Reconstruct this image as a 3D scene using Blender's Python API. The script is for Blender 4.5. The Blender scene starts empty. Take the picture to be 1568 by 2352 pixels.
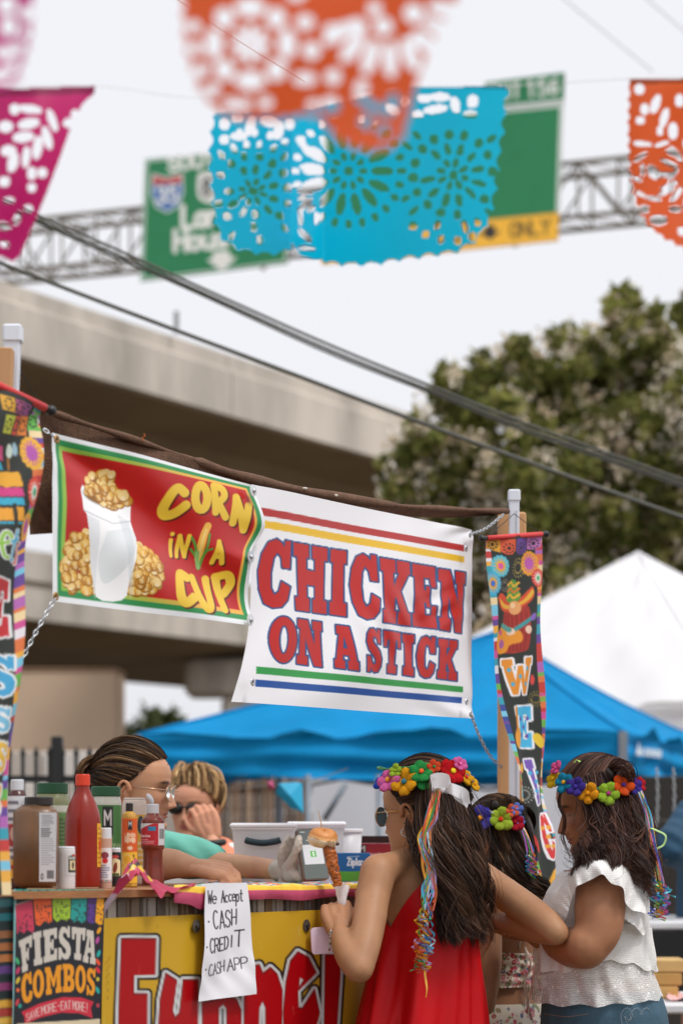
import bpy, math, random
import numpy as np
from mathutils import Vector, Matrix

S = bpy.context.scene
COL = S.collection
random.seed(7)
RNG = np.random.default_rng(11)

# ------------------------------------------------------------------ camera, sky, sun, exposure
FP = 85 / 24 * 1568          # focal length in photo pixels (1568 wide)
CX, HZ, CH = 784.0, 1905.0, 1.40
cam_d = bpy.data.cameras.new('camera')
cam = bpy.data.objects.new('camera', cam_d)
COL.objects.link(cam)
cam.location = (0, 0, CH)
cam.rotation_euler = (math.radians(90), 0, 0)
cam_d.sensor_fit = 'HORIZONTAL'
cam_d.sensor_width = 24
cam_d.lens = 85
cam_d.shift_y = (HZ - 1176) / 1568
cam_d.clip_start = 0.05
cam_d.clip_end = 2000
cam_d.dof.use_dof = True
cam_d.dof.focus_distance = 5.32
cam_d.dof.aperture_fstop = 3.9
S.camera = cam

W = bpy.data.worlds.new('World')
S.world = W
W.use_nodes = True
wn, wl = W.node_tree.nodes, W.node_tree.links
wn.clear()
sky = wn.new('ShaderNodeTexSky')
sky.sky_type = 'NISHITA'
sky.sun_disc = False
SUN_EL, SUN_AZ = math.radians(62), math.radians(125)   # high, behind the camera's right shoulder
sky.sun_elevation = SUN_EL
sky.sun_rotation = SUN_AZ
sky.air_density = 1.0
sky.dust_density = 6.0
sky.ozone_density = 1.0
hs = wn.new('ShaderNodeHueSaturation')
hs.inputs['Saturation'].default_value = 0.12          # overcast: the cloud sheet takes the blue out
mx = wn.new('ShaderNodeMix'); mx.data_type = 'RGBA'
mx.inputs['Factor'].default_value = 0.72
mx.inputs['B'].default_value = (9.2, 9.25, 9.75, 1)        # even cloud sheet
bg = wn.new('ShaderNodeBackground')
bg.inputs['Strength'].default_value = 0.100
wo = wn.new('ShaderNodeOutputWorld')
wl.new(sky.outputs[0], hs.inputs['Color'])
wl.new(hs.outputs[0], mx.inputs['A'])
wl.new(mx.outputs['Result'], bg.inputs['Color'])
wl.new(bg.outputs[0], wo.inputs[0])

sun_d = bpy.data.lights.new('sun', 'SUN')
sun_d.energy = 1.5
sun_d.angle = math.radians(14)
sun_d.color = (1.0, 0.96, 0.9)
sun = bpy.data.objects.new('sun', sun_d)
COL.objects.link(sun)
_sd = Vector((math.sin(SUN_AZ) * math.cos(SUN_EL), math.cos(SUN_AZ) * math.cos(SUN_EL), math.sin(SUN_EL)))
sun.rotation_euler = _sd.to_track_quat('Z', 'Y').to_euler()
sun.location = (6, -8, 14)

S.view_settings.view_transform = 'Standard'
S.view_settings.look = 'None'
S.view_settings.gamma = 1
S.view_settings.exposure = 0.27
S.render.engine = 'CYCLES'
S.cycles.use_denoising = True
S.cycles.max_bounces = 7
S.cycles.transparent_max_bounces = 12
S.cycles.caustics_reflective = False
S.cycles.caustics_refractive = False

# ------------------------------------------------------------------ helpers
def P(x, y, Y):
    """point whose distance is Y and that the photo shows at (x, y)"""
    return Vector(((x - CX) / FP * Y, Y, CH + (HZ - y) / FP * Y))

def proj(v):
    v = np.asarray(v)
    return CX + v[..., 0] / v[..., 1] * FP, HZ - (v[..., 2] - CH) / v[..., 1] * FP

# the stall front: a vertical plane running from the near left post to the far right post
S0 = Vector((-0.592, 4.35, 0)); SD = Vector((0.4966, 0.868, 0)); SN = Vector((-0.868, 0.4966, 0))
def stallY(x, off=0.0):
    """depth where the photo column x meets the plane 'off' metres behind the stall front"""
    k = (x - CX) / FP
    q = S0 + SN * off
    # (k*Y - qx)*SN.x + (Y - qy)*SN.y = 0
    return (q.x * SN.x + q.y * SN.y) / (k * SN.x + SN.y)
def Q(x, y, off=0.0):
    return P(x, y, stallY(x, off))

def lin(c):
    if isinstance(c, str):
        c = tuple(int(c[i:i + 2], 16) / 255 for i in (0, 2, 4))
    c = np.asarray(c, float)
    return np.where(c <= 0.04045, c / 12.92, ((c + 0.055) / 1.055) ** 2.4)
def hexc(c):
    return np.array([int(c[i:i + 2], 16) / 255 for i in (0, 2, 4)])

def tag(o, label=None, cat=None, group=None, kind=None):
    if label: o['label'] = label
    if cat: o['category'] = cat
    if group: o['group'] = group
    if kind: o['kind'] = kind
    return o
def empty(name, loc, label=None, cat=None, group=None, kind=None):
    o = bpy.data.objects.new(name, None)
    COL.objects.link(o)
    o.location = loc
    o.empty_display_size = 0.05
    return tag(o, label, cat, group, kind)

def link(name, me, parent=None, mat=None):
    o = bpy.data.objects.new(name, me)
    COL.objects.link(o)
    if mat is not None:
        me.materials.clear(); me.materials.append(mat)
    if parent is not None:
        o.parent = parent
        o.matrix_parent_inverse = Matrix.Translation(-parent.matrix_basis.translation) if parent.type == 'EMPTY' else Matrix.Identity(4)
        if parent.type == 'EMPTY':
            o.matrix_parent_inverse = parent.matrix_basis.inverted()
    return o

def mesh(name, verts, faces, mat=None, parent=None, smooth=True, cols=None):
    """one mesh object from vertex array and face list / quad array (world coordinates)"""
    me = bpy.data.meshes.new(name)
    verts = np.asarray(verts, dtype=np.float32).reshape(-1, 3)
    if isinstance(faces, np.ndarray):
        k = faces.shape[1]; n = faces.shape[0]
        me.vertices.add(len(verts)); me.vertices.foreach_set('co', verts.ravel())
        me.loops.add(n * k); me.loops.foreach_set('vertex_index', faces.astype(np.int32).ravel())
        me.polygons.add(n)
        me.polygons.foreach_set('loop_start', np.arange(0, n * k, k, dtype=np.int32))
        me.polygons.foreach_set('loop_total', np.full(n, k, dtype=np.int32))
    else:
        me.from_pydata([tuple(map(float, v)) for v in verts], [], [tuple(map(int, f)) for f in faces])
    me.update(calc_edges=True)
    me.validate()
    if smooth:
        me.polygons.foreach_set('use_smooth', np.ones(len(me.polygons), dtype=bool))
    if cols is not None:
        setcol(me, cols)
    return link(name, me, parent, mat)

def setcol(me, cols):
    a = me.attributes.new('Col', 'FLOAT_COLOR', 'POINT')
    c = np.ones((len(me.vertices), 4), np.float32)
    c[:, :3] = cols
    a.data.foreach_set('color', c.ravel())

def gridfaces(nv, nu, wrap=False):
    """quads of an (nv x nu) vertex grid"""
    i = np.arange(nv - 1)[:, None]; j = np.arange(nu if wrap else nu - 1)[None, :]
    j2 = (j + 1) % nu
    a = i * nu + j; b = i * nu + j2; c = (i + 1) * nu + j2; d = (i + 1) * nu + j
    return np.stack([a, b, c, d], -1).reshape(-1, 4)

class MB:
    """collects boxes, tubes, lathes into one mesh"""
    def __init__(s): s.v = []; s.f = []; s.c = []
    def add(s, V, Fc, col=None):
        o = len(s.v)
        s.v += [tuple(map(float, x)) for x in V]
        s.f += [tuple(int(i) + o for i in f) for f in Fc]
        s.c += [tuple(col) if col is not None else (1, 1, 1)] * len(V)
    def box(s, c, sx, sy, sz, ax=None, bevel=0.0, col=None):
        """box about c with full sizes along axes ax=(u,v,w); corners cut by bevel"""
        c = Vector(c); u, v, w = [Vector(a).normalized() for a in (ax or ((1, 0, 0), (0, 1, 0), (0, 0, 1)))]
        hx, hy, hz = sx / 2, sy / 2, sz / 2
        if bevel <= 0:
            V = [c + u * a * hx + v * b * hy + w * d * hz for a in (-1, 1) for b in (-1, 1) for d in (-1, 1)]
            s.add(V, [(0, 1, 3, 2), (4, 6, 7, 5), (0, 4, 5, 1), (2, 3, 7, 6), (0, 2, 6, 4), (1, 5, 7, 3)], col); return
        b = min(bevel, hx * .9, hy * .9, hz * .9)
        rings = []
        for d, ins in ((-hz, b), (-hz + b, 0), (hz - b, 0), (hz, b)):
            x, y = hx - ins, hy - ins
            rings.append([c + w * d + u * p + v * q for p, q in ((-x + b, -y), (x - b, -y), (x, -y + b), (x, y - b), (x - b, y), (-x + b, y), (-x, y - b), (-x, -y + b))])
        V = [p for r in rings for p in r]; Fc = []
        for k in range(3):
            for i in range(8): Fc.append((k * 8 + i, k * 8 + (i + 1) % 8, k * 8 + 8 + (i + 1) % 8, k * 8 + 8 + i))
        Fc.append(tuple(range(7, -1, -1))); Fc.append(tuple(range(24, 32)))
        s.add(V, Fc, col)
    def tube(s, pts, rad, n=8, caps=True, col=None):
        V, Fc = tubegeo(pts, rad, n, caps); s.add(V, Fc, col)
    def lathe(s, base, prof, n=20, up=(0, 0, 1), col=None, close=True):
        """profile [(r, z)...] turned about base"""
        base = Vector(base); up = Vector(up).normalized()
        u = up.orthogonal().normalized(); v = up.cross(u)
        V = []; Fc = []
        for r, z in prof:
            for i in range(n):
                a = 2 * math.pi * i / n
                V.append(base + up * z + (u * math.cos(a) + v * math.sin(a)) * r)
        for k in range(len(prof) - 1):
            for i in range(n): Fc.append((k * n + i, k * n + (i + 1) % n, (k + 1) * n + (i + 1) % n, (k + 1) * n + i))
        if close:
            Fc.append(tuple(range(n - 1, -1, -1))); Fc.append(tuple((len(prof) - 1) * n + i for i in range(n)))
        s.add(V, Fc, col)
    def sphere(s, c, rx, ry=None, rz=None, ax=None, n=12, m=8, col=None):
        c = Vector(c); ry = ry or rx; rz = rz or rx
        u, v, w = [Vector(a) for a in (ax or ((1, 0, 0), (0, 1, 0), (0, 0, 1)))]
        V = [c - w * rz]; Fc = []
        for k in range(1, m):
            t = -math.pi / 2 + math.pi * k / m
            for i in range(n):
                a = 2 * math.pi * i / n
                V.append(c + u * rx * math.cos(t) * math.cos(a) + v * ry * math.cos(t) * math.sin(a) + w * rz * math.sin(t))
        V.append(c + w * rz)
        for i in range(n): Fc.append((0, 1 + (i + 1) % n, 1 + i))
        for k in range(m - 2):
            for i in range(n): Fc.append((1 + k * n + i, 1 + k * n + (i + 1) % n, 1 + (k + 1) * n + (i + 1) % n, 1 + (k + 1) * n + i))
        L = len(V) - 1
        for i in range(n): Fc.append((L, 1 + (m - 2) * n + i, 1 + (m - 2) * n + (i + 1) % n))
        s.add(V, Fc, col)
    def build(s, name, mat, parent=None, smooth=False, usecol=False):
        return mesh(name, s.v, s.f, mat, parent, smooth, np.array(s.c) if usecol else None)

def catmull(pts, n):
    """n points along a Catmull-Rom curve through pts (numpy, any dim)"""
    p = np.asarray([tuple(q) for q in pts], float)
    if len(p) == 2:
        t = np.linspace(0, 1, n)[:, None]; return p[0] * (1 - t) + p[1] * t
    e = np.vstack([2 * p[0] - p[1], p, 2 * p[-1] - p[-2]])
    t = np.linspace(0, len(p) - 1 - 1e-9, n); i = t.astype(int); f = (t - i)[:, None]
    a, b, c, d = e[i], e[i + 1], e[i + 2], e[i + 3]
    return .5 * (2 * b + (c - a) * f + (2 * a - 5 * b + 4 * c - d) * f ** 2 + (3 * b - a - 3 * c + d) * f ** 3)

def tubegeo(pts, rad, n=8, caps=True):
    pts = [Vector(p) for p in pts]
    m = len(pts)
    rad = list(rad) if hasattr(rad, '__len__') else [rad] * m
    V = []; Fc = []
    t0 = (pts[1] - pts[0]).normalized(); u = t0.orthogonal().normalized()
    for k in range(m):
        t = (pts[min(k + 1, m - 1)] - pts[max(k - 1, 0)])
        t = t.normalized() if t.length > 1e-9 else t0
        u = (u - t * u.dot(t)); u = u.normalized() if u.length > 1e-6 else t.orthogonal().normalized()
        v = t.cross(u)
        for i in range(n):
            a = 2 * math.pi * i / n
            V.append(pts[k] + (u * math.cos(a) + v * math.sin(a)) * rad[k])
    for k in range(m - 1):
        for i in range(n): Fc.append((k * n + i, k * n + (i + 1) % n, (k + 1) * n + (i + 1) % n, (k + 1) * n + i))
    if caps:
        Fc.append(tuple(range(n - 1, -1, -1))); Fc.append(tuple((m - 1) * n + i for i in range(n)))
    return V, Fc

# ------------------------------------------------------------------ materials
MATS = {}
def mat(name, c, rough=0.6, var=0.12, vscale=6.0, bump=0.0, bscale=60.0, metal=0.0, coat=0.0, sss=0.0, attr=False,
        trans=0.0, spec=0.5, wave=None, translucent=0.0, stretch=None, dirt=0.0, sheen=0.0):
    if name in MATS: return MATS[name]
    m = bpy.data.materials.new(name); MATS[name] = m
    m.use_nodes = True
    nt = m.node_tree; N = nt.nodes; L = nt.links
    b = N['Principled BSDF']
    tc = N.new('ShaderNodeTexCoord')
    vec = tc.outputs['Object']
    if stretch:
        mp = N.new('ShaderNodeMapping'); mp.inputs['Scale'].default_value = stretch
        L.new(vec, mp.inputs['Vector']); vec = mp.outputs[0]
    no = N.new('ShaderNodeTexNoise'); no.inputs['Scale'].default_value = vscale; no.inputs['Detail'].default_value = 6
    L.new(vec, no.inputs['Vector'])
    if attr:
        at = N.new('ShaderNodeAttribute'); at.attribute_name = 'Col'; base = at.outputs['Color']
    else:
        rg = N.new('ShaderNodeRGB'); rg.outputs[0].default_value = (*lin(c), 1); base = rg.outputs[0]
    mr = N.new('ShaderNodeMapRange'); mr.inputs['From Min'].default_value = .3; mr.inputs['From Max'].default_value = .7
    mr.inputs['To Min'].default_value = 1 - var; mr.inputs['To Max'].default_value = 1 + var * .6
    L.new(no.outputs['Fac'], mr.inputs['Value'])
    mu = N.new('ShaderNodeMix'); mu.data_type = 'RGBA'; mu.blend_type = 'MULTIPLY'; mu.inputs['Factor'].default_value = 1
    L.new(base, mu.inputs['A']); L.new(mr.outputs[0], mu.inputs['B'])
    out = mu.outputs['Result']
    if dirt > 0:
        n2 = N.new('ShaderNodeTexNoise'); n2.inputs['Scale'].default_value = vscale * .35; n2.inputs['Detail'].default_value = 8; n2.inputs['Roughness'].default_value = .7
        L.new(vec, n2.inputs['Vector'])
        r2 = N.new('ShaderNodeMapRange'); r2.inputs['From Min'].default_value = .5; r2.inputs['From Max'].default_value = .72
        r2.inputs['To Max'].default_value = dirt
        L.new(n2.outputs['Fac'], r2.inputs['Value'])
        m2 = N.new('ShaderNodeMix'); m2.data_type = 'RGBA'; m2.inputs['B'].default_value = (*lin('4a4238'), 1)
        L.new(r2.outputs[0], m2.inputs['Factor']); L.new(out, m2.inputs['A']); out = m2.outputs['Result']
    L.new(out, b.inputs['Base Color'])
    b.inputs['Roughness'].default_value = rough
    b.inputs['Metallic'].default_value = metal
    b.inputs['Specular IOR Level'].default_value = spec
    if coat: b.inputs['Coat Weight'].default_value = coat; b.inputs['Coat Roughness'].default_value = .15
    if sheen: b.inputs['Sheen Weight'].default_value = sheen
    if trans: b.inputs['Transmission Weight'].default_value = trans
    if sss:
        b.inputs['Subsurface Weight'].default_value = sss
        b.inputs['Subsurface Radius'].default_value = (1, .35, .2)
        b.inputs['Subsurface Scale'].default_value = .008
    if bump:
        bn = N.new('ShaderNodeBump'); bn.inputs['Strength'].default_value = bump; bn.inputs['Distance'].default_value = .003
        if wave:
            wv = N.new('ShaderNodeTexWave'); wv.inputs['Scale'].default_value = wave; wv.inputs['Distortion'].default_value = 1.0
            wv.bands_direction = 'Z'
            L.new(tc.outputs['Object'], wv.inputs['Vector']); L.new(wv.outputs['Fac'], bn.inputs['Height'])
        else:
            nb = N.new('ShaderNodeTexNoise'); nb.inputs['Scale'].default_value = bscale; nb.inputs['Detail'].default_value = 4
            L.new(vec, nb.inputs['Vector']); L.new(nb.outputs['Fac'], bn.inputs['Height'])
        L.new(bn.outputs[0], b.inputs['Normal'])
    if translucent:
        tl = N.new('ShaderNodeBsdfTranslucent'); ms = N.new('ShaderNodeMixShader'); ms.inputs[0].default_value = translucent
        L.new(out, tl.inputs['Color']); L.new(b.outputs[0], ms.inputs[1]); L.new(tl.outputs[0], ms.inputs[2])
        L.new(ms.outputs[0], N['Material Output'].inputs['Surface'])
    return m

# ------------------------------------------------------------------ flat print: colours laid on a sheet's vertices
def dist_seg(X, Y, pts, closed):
    d = np.full(X.shape, 1e9)
    n = len(pts)
    for i in range(n if closed else n - 1):
        ax, ay = pts[i]; bx, by = pts[(i + 1) % n]
        dx, dy = bx - ax, by - ay; q = dx * dx + dy * dy + 1e-12
        t = np.clip(((X - ax) * dx + (Y - ay) * dy) / q, 0, 1)
        d = np.minimum(d, (X - ax - t * dx) ** 2 + (Y - ay - t * dy) ** 2)
    return np.sqrt(d)
def inside(X, Y, pts):
    r = np.zeros(X.shape, bool); n = len(pts)
    for i in range(n):
        ax, ay = pts[i]; bx, by = pts[(i + 1) % n]
        if ay == by: continue
        r ^= ((ay > Y) != (by > Y)) & (X < (bx - ax) * (Y - ay) / (by - ay) + ax)
    return r

class Sheet:
    """a printed sheet: vertex grid from two side edges, colours painted in traced coordinates"""
    def __init__(s, left, right, nu, nv, base, mid=None):
        A = catmull(left, nv + 1); B = catmull(right, nv + 1)
        t = np.linspace(0, 1, nu + 1)[None, :, None]
        s.V = A[:, None] * (1 - t) + B[:, None] * t
        s.nu, s.nv = nu, nv
        s.px, s.py = proj(s.V)
        s.s, s.t = np.meshgrid(np.linspace(0, 1, nu + 1), np.linspace(0, 1, nv + 1))
        s.C = np.empty(s.V.shape); s.C[:] = hexc(base)
        s.frame(0, 0, 1)
    def frame(s, x0, y0, k):
        """trace coordinates: photo = (x0 + k*x, y0 + k*y)"""
        s.X = (s.px - x0) / k; s.Y = (s.py - y0) / k; s.aa = 1.6 / k
        return s
    def _mix(s, m, a, c):
        if isinstance(c, str): c = hexc(c)
        a = np.clip(a, 0, 1)[..., None]
        s.C[m] = s.C[m] * (1 - a) + np.asarray(c) * a
    def _box(s, pts, g):
        p = np.asarray(pts); g = g + s.aa * 2
        return (s.X > p[:, 0].min() - g) & (s.X < p[:, 0].max() + g) & (s.Y > p[:, 1].min() - g) & (s.Y < p[:, 1].max() + g)
    def poly(s, pts, c, grow=0, holes=(), smooth=False, op=1.0):
        if smooth: pts = catmull(list(pts) + [pts[0]], len(pts) * 6)[:-1]
        pts = [tuple(p) for p in pts]
        m = s._box(pts, max(grow, 0)); X, Y = s.X[m], s.Y[m]
        if X.size == 0: return
        ins = inside(X, Y, pts); d = dist_seg(X, Y, pts, True)
        for h in holes:
            ins ^= inside(X, Y, h); d = np.minimum(d, dist_seg(X, Y, h, True))
        sd = np.where(ins, -d, d)
        s._mix(m, (.5 + (grow - sd) / s.aa) * op if op == 1 else np.clip(.5 + (grow - sd) / s.aa, 0, 1) * op, c)
    def stroke(s, pts, w, c, smooth=False, closed=False, op=1.0):
        if smooth: pts = catmull(pts, len(pts) * 5)
        pts = [tuple(p) for p in pts]
        m = s._box(pts, w / 2); X, Y = s.X[m], s.Y[m]
        if X.size == 0: return
        d = dist_seg(X, Y, pts, closed)
        s._mix(m, np.clip(.5 + (w / 2 - d) / s.aa, 0, 1) * op, c)
    def ell(s, x, y, rx, ry, c, rot=0, op=1.0):
        m = s._box([(x - max(rx, ry), y - max(rx, ry)), (x + max(rx, ry), y + max(rx, ry))], 0)
        X, Y = s.X[m] - x, s.Y[m] - y
        if X.size == 0: return
        ca, sa = math.cos(rot), math.sin(rot)
        u = (X * ca + Y * sa) / rx; v = (-X * sa + Y * ca) / ry
        r = np.sqrt(u * u + v * v)
        s._mix(m, np.clip(.5 + (1 - r) * min(rx, ry) / s.aa, 0, 1) * op, c)
    def band(s, mask, c):
        s._mix(np.ones(s.s.shape, bool), mask.ravel().reshape(s.s.shape).ravel(), c) if False else s._band(mask, c)
    def _band(s, mask, c):
        if isinstance(c, str): c = hexc(c)
        a = np.clip(mask, 0, 1)[..., None]
        s.C = s.C * (1 - a) + np.asarray(c) * a
    def normals(s):
        du = np.gradient(s.V, axis=1); dv = np.gradient(s.V, axis=0)
        n = np.cross(du, dv); return n / (np.linalg.norm(n, axis=-1, keepdims=True) + 1e-12)
    def push(s, h):
        n = s.normals()
        n = np.mean(n.reshape(-1, 3), 0); n /= np.linalg.norm(n)
        s.V = s.V + n * h[..., None]
    def build(s, name, m, parent=None, keep=None):
        Fc = gridfaces(s.nv + 1, s.nu + 1)
        if keep is not None:
            k = keep.ravel()[Fc].all(1); Fc = Fc[k]
            used = np.zeros(s.V.shape[0] * s.V.shape[1], bool); used[Fc.ravel()] = True
            idx = np.cumsum(used) - 1
            return mesh(name, s.V.reshape(-1, 3)[used], idx[Fc], m, parent, True, lin(s.C.reshape(-1, 3)[used]))
        return mesh(name, s.V.reshape(-1, 3), Fc, m, parent, True, lin(s.C.reshape(-1, 3)))

def quadmap(q, p):
    """unit square point -> quad TL,TR,BR,BL"""
    (a, b), (c, d), (e, f), (g, h) = q
    x, y = p
    return ((1 - y) * ((1 - x) * a + x * c) + y * ((1 - x) * g + x * e), (1 - y) * ((1 - x) * b + x * d) + y * ((1 - x) * h + x * f))

# slab letters, unit box, y down
SLAB = {
 'H': [[(0,0),(.45,0),(.45,.2),(.37,.2),(.37,.38),(.63,.38),(.63,.2),(.55,.2),(.55,0),(1,0),(1,.2),(.9,.2),(.9,.8),(1,.8),(1,1),(.55,1),(.55,.8),(.63,.8),(.63,.6),(.37,.6),(.37,.8),(.45,.8),(.45,1),(0,1),(0,.8),(.1,.8),(.1,.2),(0,.2)]],
 'I': [[(0,0),(1,0),(1,.2),(.83,.2),(.83,.8),(1,.8),(1,1),(0,1),(0,.8),(.17,.8),(.17,.2),(0,.2)]],
 'K': [[(0,0),(.5,0),(.5,.2),(.42,.2),(.42,.42),(.62,.2),(.55,.2),(.55,0),(1,0),(1,.2),(.93,.2),(.66,.48),(.92,.8),(1,.8),(1,1),(.56,1),(.56,.8),(.62,.8),(.46,.58),(.42,.62),(.42,.8),(.5,.8),(.5,1),(0,1),(0,.8),(.08,.8),(.08,.2),(0,.2)]],
 'E': [[(0,0),(1,0),(1,.34),(.8,.34),(.76,.2),(.5,.2),(.5,.4),(.6,.4),(.6,.33),(.75,.33),(.75,.67),(.6,.67),(.6,.6),(.5,.6),(.5,.8),(.76,.8),(.8,.64),(1,.64),(1,1),(0,1),(0,.8),(.1,.8),(.1,.2),(0,.2)]],
 'F': [[(0,0),(1,0),(1,.36),(.8,.36),(.76,.2),(.5,.2),(.5,.42),(.6,.42),(.6,.34),(.75,.34),(.75,.7),(.6,.7),(.6,.62),(.5,.62),(.5,.8),(.64,.8),(.64,1),(0,1),(0,.8),(.1,.8),(.1,.2),(0,.2)]],
 'N': [[(0,0),(.42,0),(.7,.52),(.7,.2),(.62,.2),(.62,0),(1,0),(1,.2),(.93,.2),(.93,1),(.66,1),(.33,.42),(.33,.8),(.42,.8),(.42,1),(0,1),(0,.8),(.1,.8),(.1,.2),(0,.2)]],
 'A': [[(.14,0),(.74,0),(.93,.8),(1,.8),(1,1),(.55,1),(.55,.8),(.63,.8),(.6,.68),(.36,.68),(.33,.8),(.42,.8),(.42,1),(0,1),(0,.8),(.07,.8),(.25,.2),(.14,.2)],[(.45,.24),(.56,.52),(.39,.52)]],
 'T': [[(0,0),(1,0),(1,.38),(.82,.38),(.78,.2),(.67,.2),(.67,.8),(.82,.8),(.82,1),(.18,1),(.18,.8),(.33,.8),(.33,.2),(.22,.2),(.18,.38),(0,.38)]],
 'M': [[(0,0),(.3,0),(.5,.45),(.7,0),(1,0),(1,.2),(.93,.2),(.93,.8),(1,.8),(1,1),(.62,1),(.62,.8),(.69,.8),(.69,.4),(.55,.75),(.45,.75),(.31,.4),(.31,.8),(.38,.8),(.38,1),(0,1),(0,.8),(.07,.8),(.07,.2),(0,.2)]],
 'B': [[(0,0),(.65,0),(.9,.08),(.97,.25),(.9,.42),(.8,.48),(.95,.58),(1,.75),(.92,.92),(.65,1),(0,1),(0,.8),(.1,.8),(.1,.2),(0,.2)],[(.42,.2),(.58,.2),(.63,.3),(.58,.4),(.42,.4)],[(.42,.6),(.6,.6),(.66,.7),(.6,.8),(.42,.8)]],
 'L': [[(0,0),(.62,0),(.62,.2),(.48,.2),(.48,.8),(.76,.8),(.8,.62),(1,.62),(1,1),(0,1),(0,.8),(.14,.8),(.14,.2),(0,.2)]],
 'W': [[(0,0),(.32,0),(.32,.18),(.27,.18),(.34,.62),(.45,.2),(.6,.2),(.68,.62),(.75,.18),(.7,.18),(.7,0),(1,0),(1,.18),(.95,.18),(.8,1),(.62,1),(.51,.58),(.38,1),(.2,1),(.05,.18),(0,.18)]],
}
def _ring(rx, ry, n=28): return [(.5 + rx * math.cos(2 * math.pi * i / n), .5 + ry * math.sin(2 * math.pi * i / n)) for i in range(n)]
SLAB['O'] = [_ring(.5, .5), _ring(.17, .31)]
_Cp = [(.95,0),(.97,.4),(.72,.4),(.67,.26),(.54,.19),(.43,.28),(.38,.5),(.42,.72),(.53,.81),(.66,.75),(.72,.6),(1,.66),(.93,.86),(.76,.97),(.5,1),(.25,.95),(.08,.76),(0,.5),(.07,.24),(.24,.06),(.48,0),(.65,.04),(.74,.1),(.76,0)]
_Sp = [(.95,0),(.95,.33),(.74,.33),(.67,.23),(.52,.18),(.39,.22),(.4,.31),(.6,.4),(.86,.5),(1,.66),(.97,.84),(.8,.97),(.55,1),(.38,.96),(.27,.9),(.24,1),(.02,1),(.02,.64),(.25,.64),(.34,.77),(.5,.83),(.62,.79),(.6,.69),(.4,.6),(.15,.49),(.03,.32),(.08,.14),(.25,.02),(.5,0),(.66,.05),(.74,.1),(.76,0)]
SLAB['C'] = [_Cp]; SLAB['S'] = [_Sp]
def slab(sh, ch, q, layers):
    cs = [[quadmap(q, p) for p in c] for c in SLAB[ch]]
    for grow, colr in layers: sh.poly(cs[0], colr, grow, cs[1:])

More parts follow.
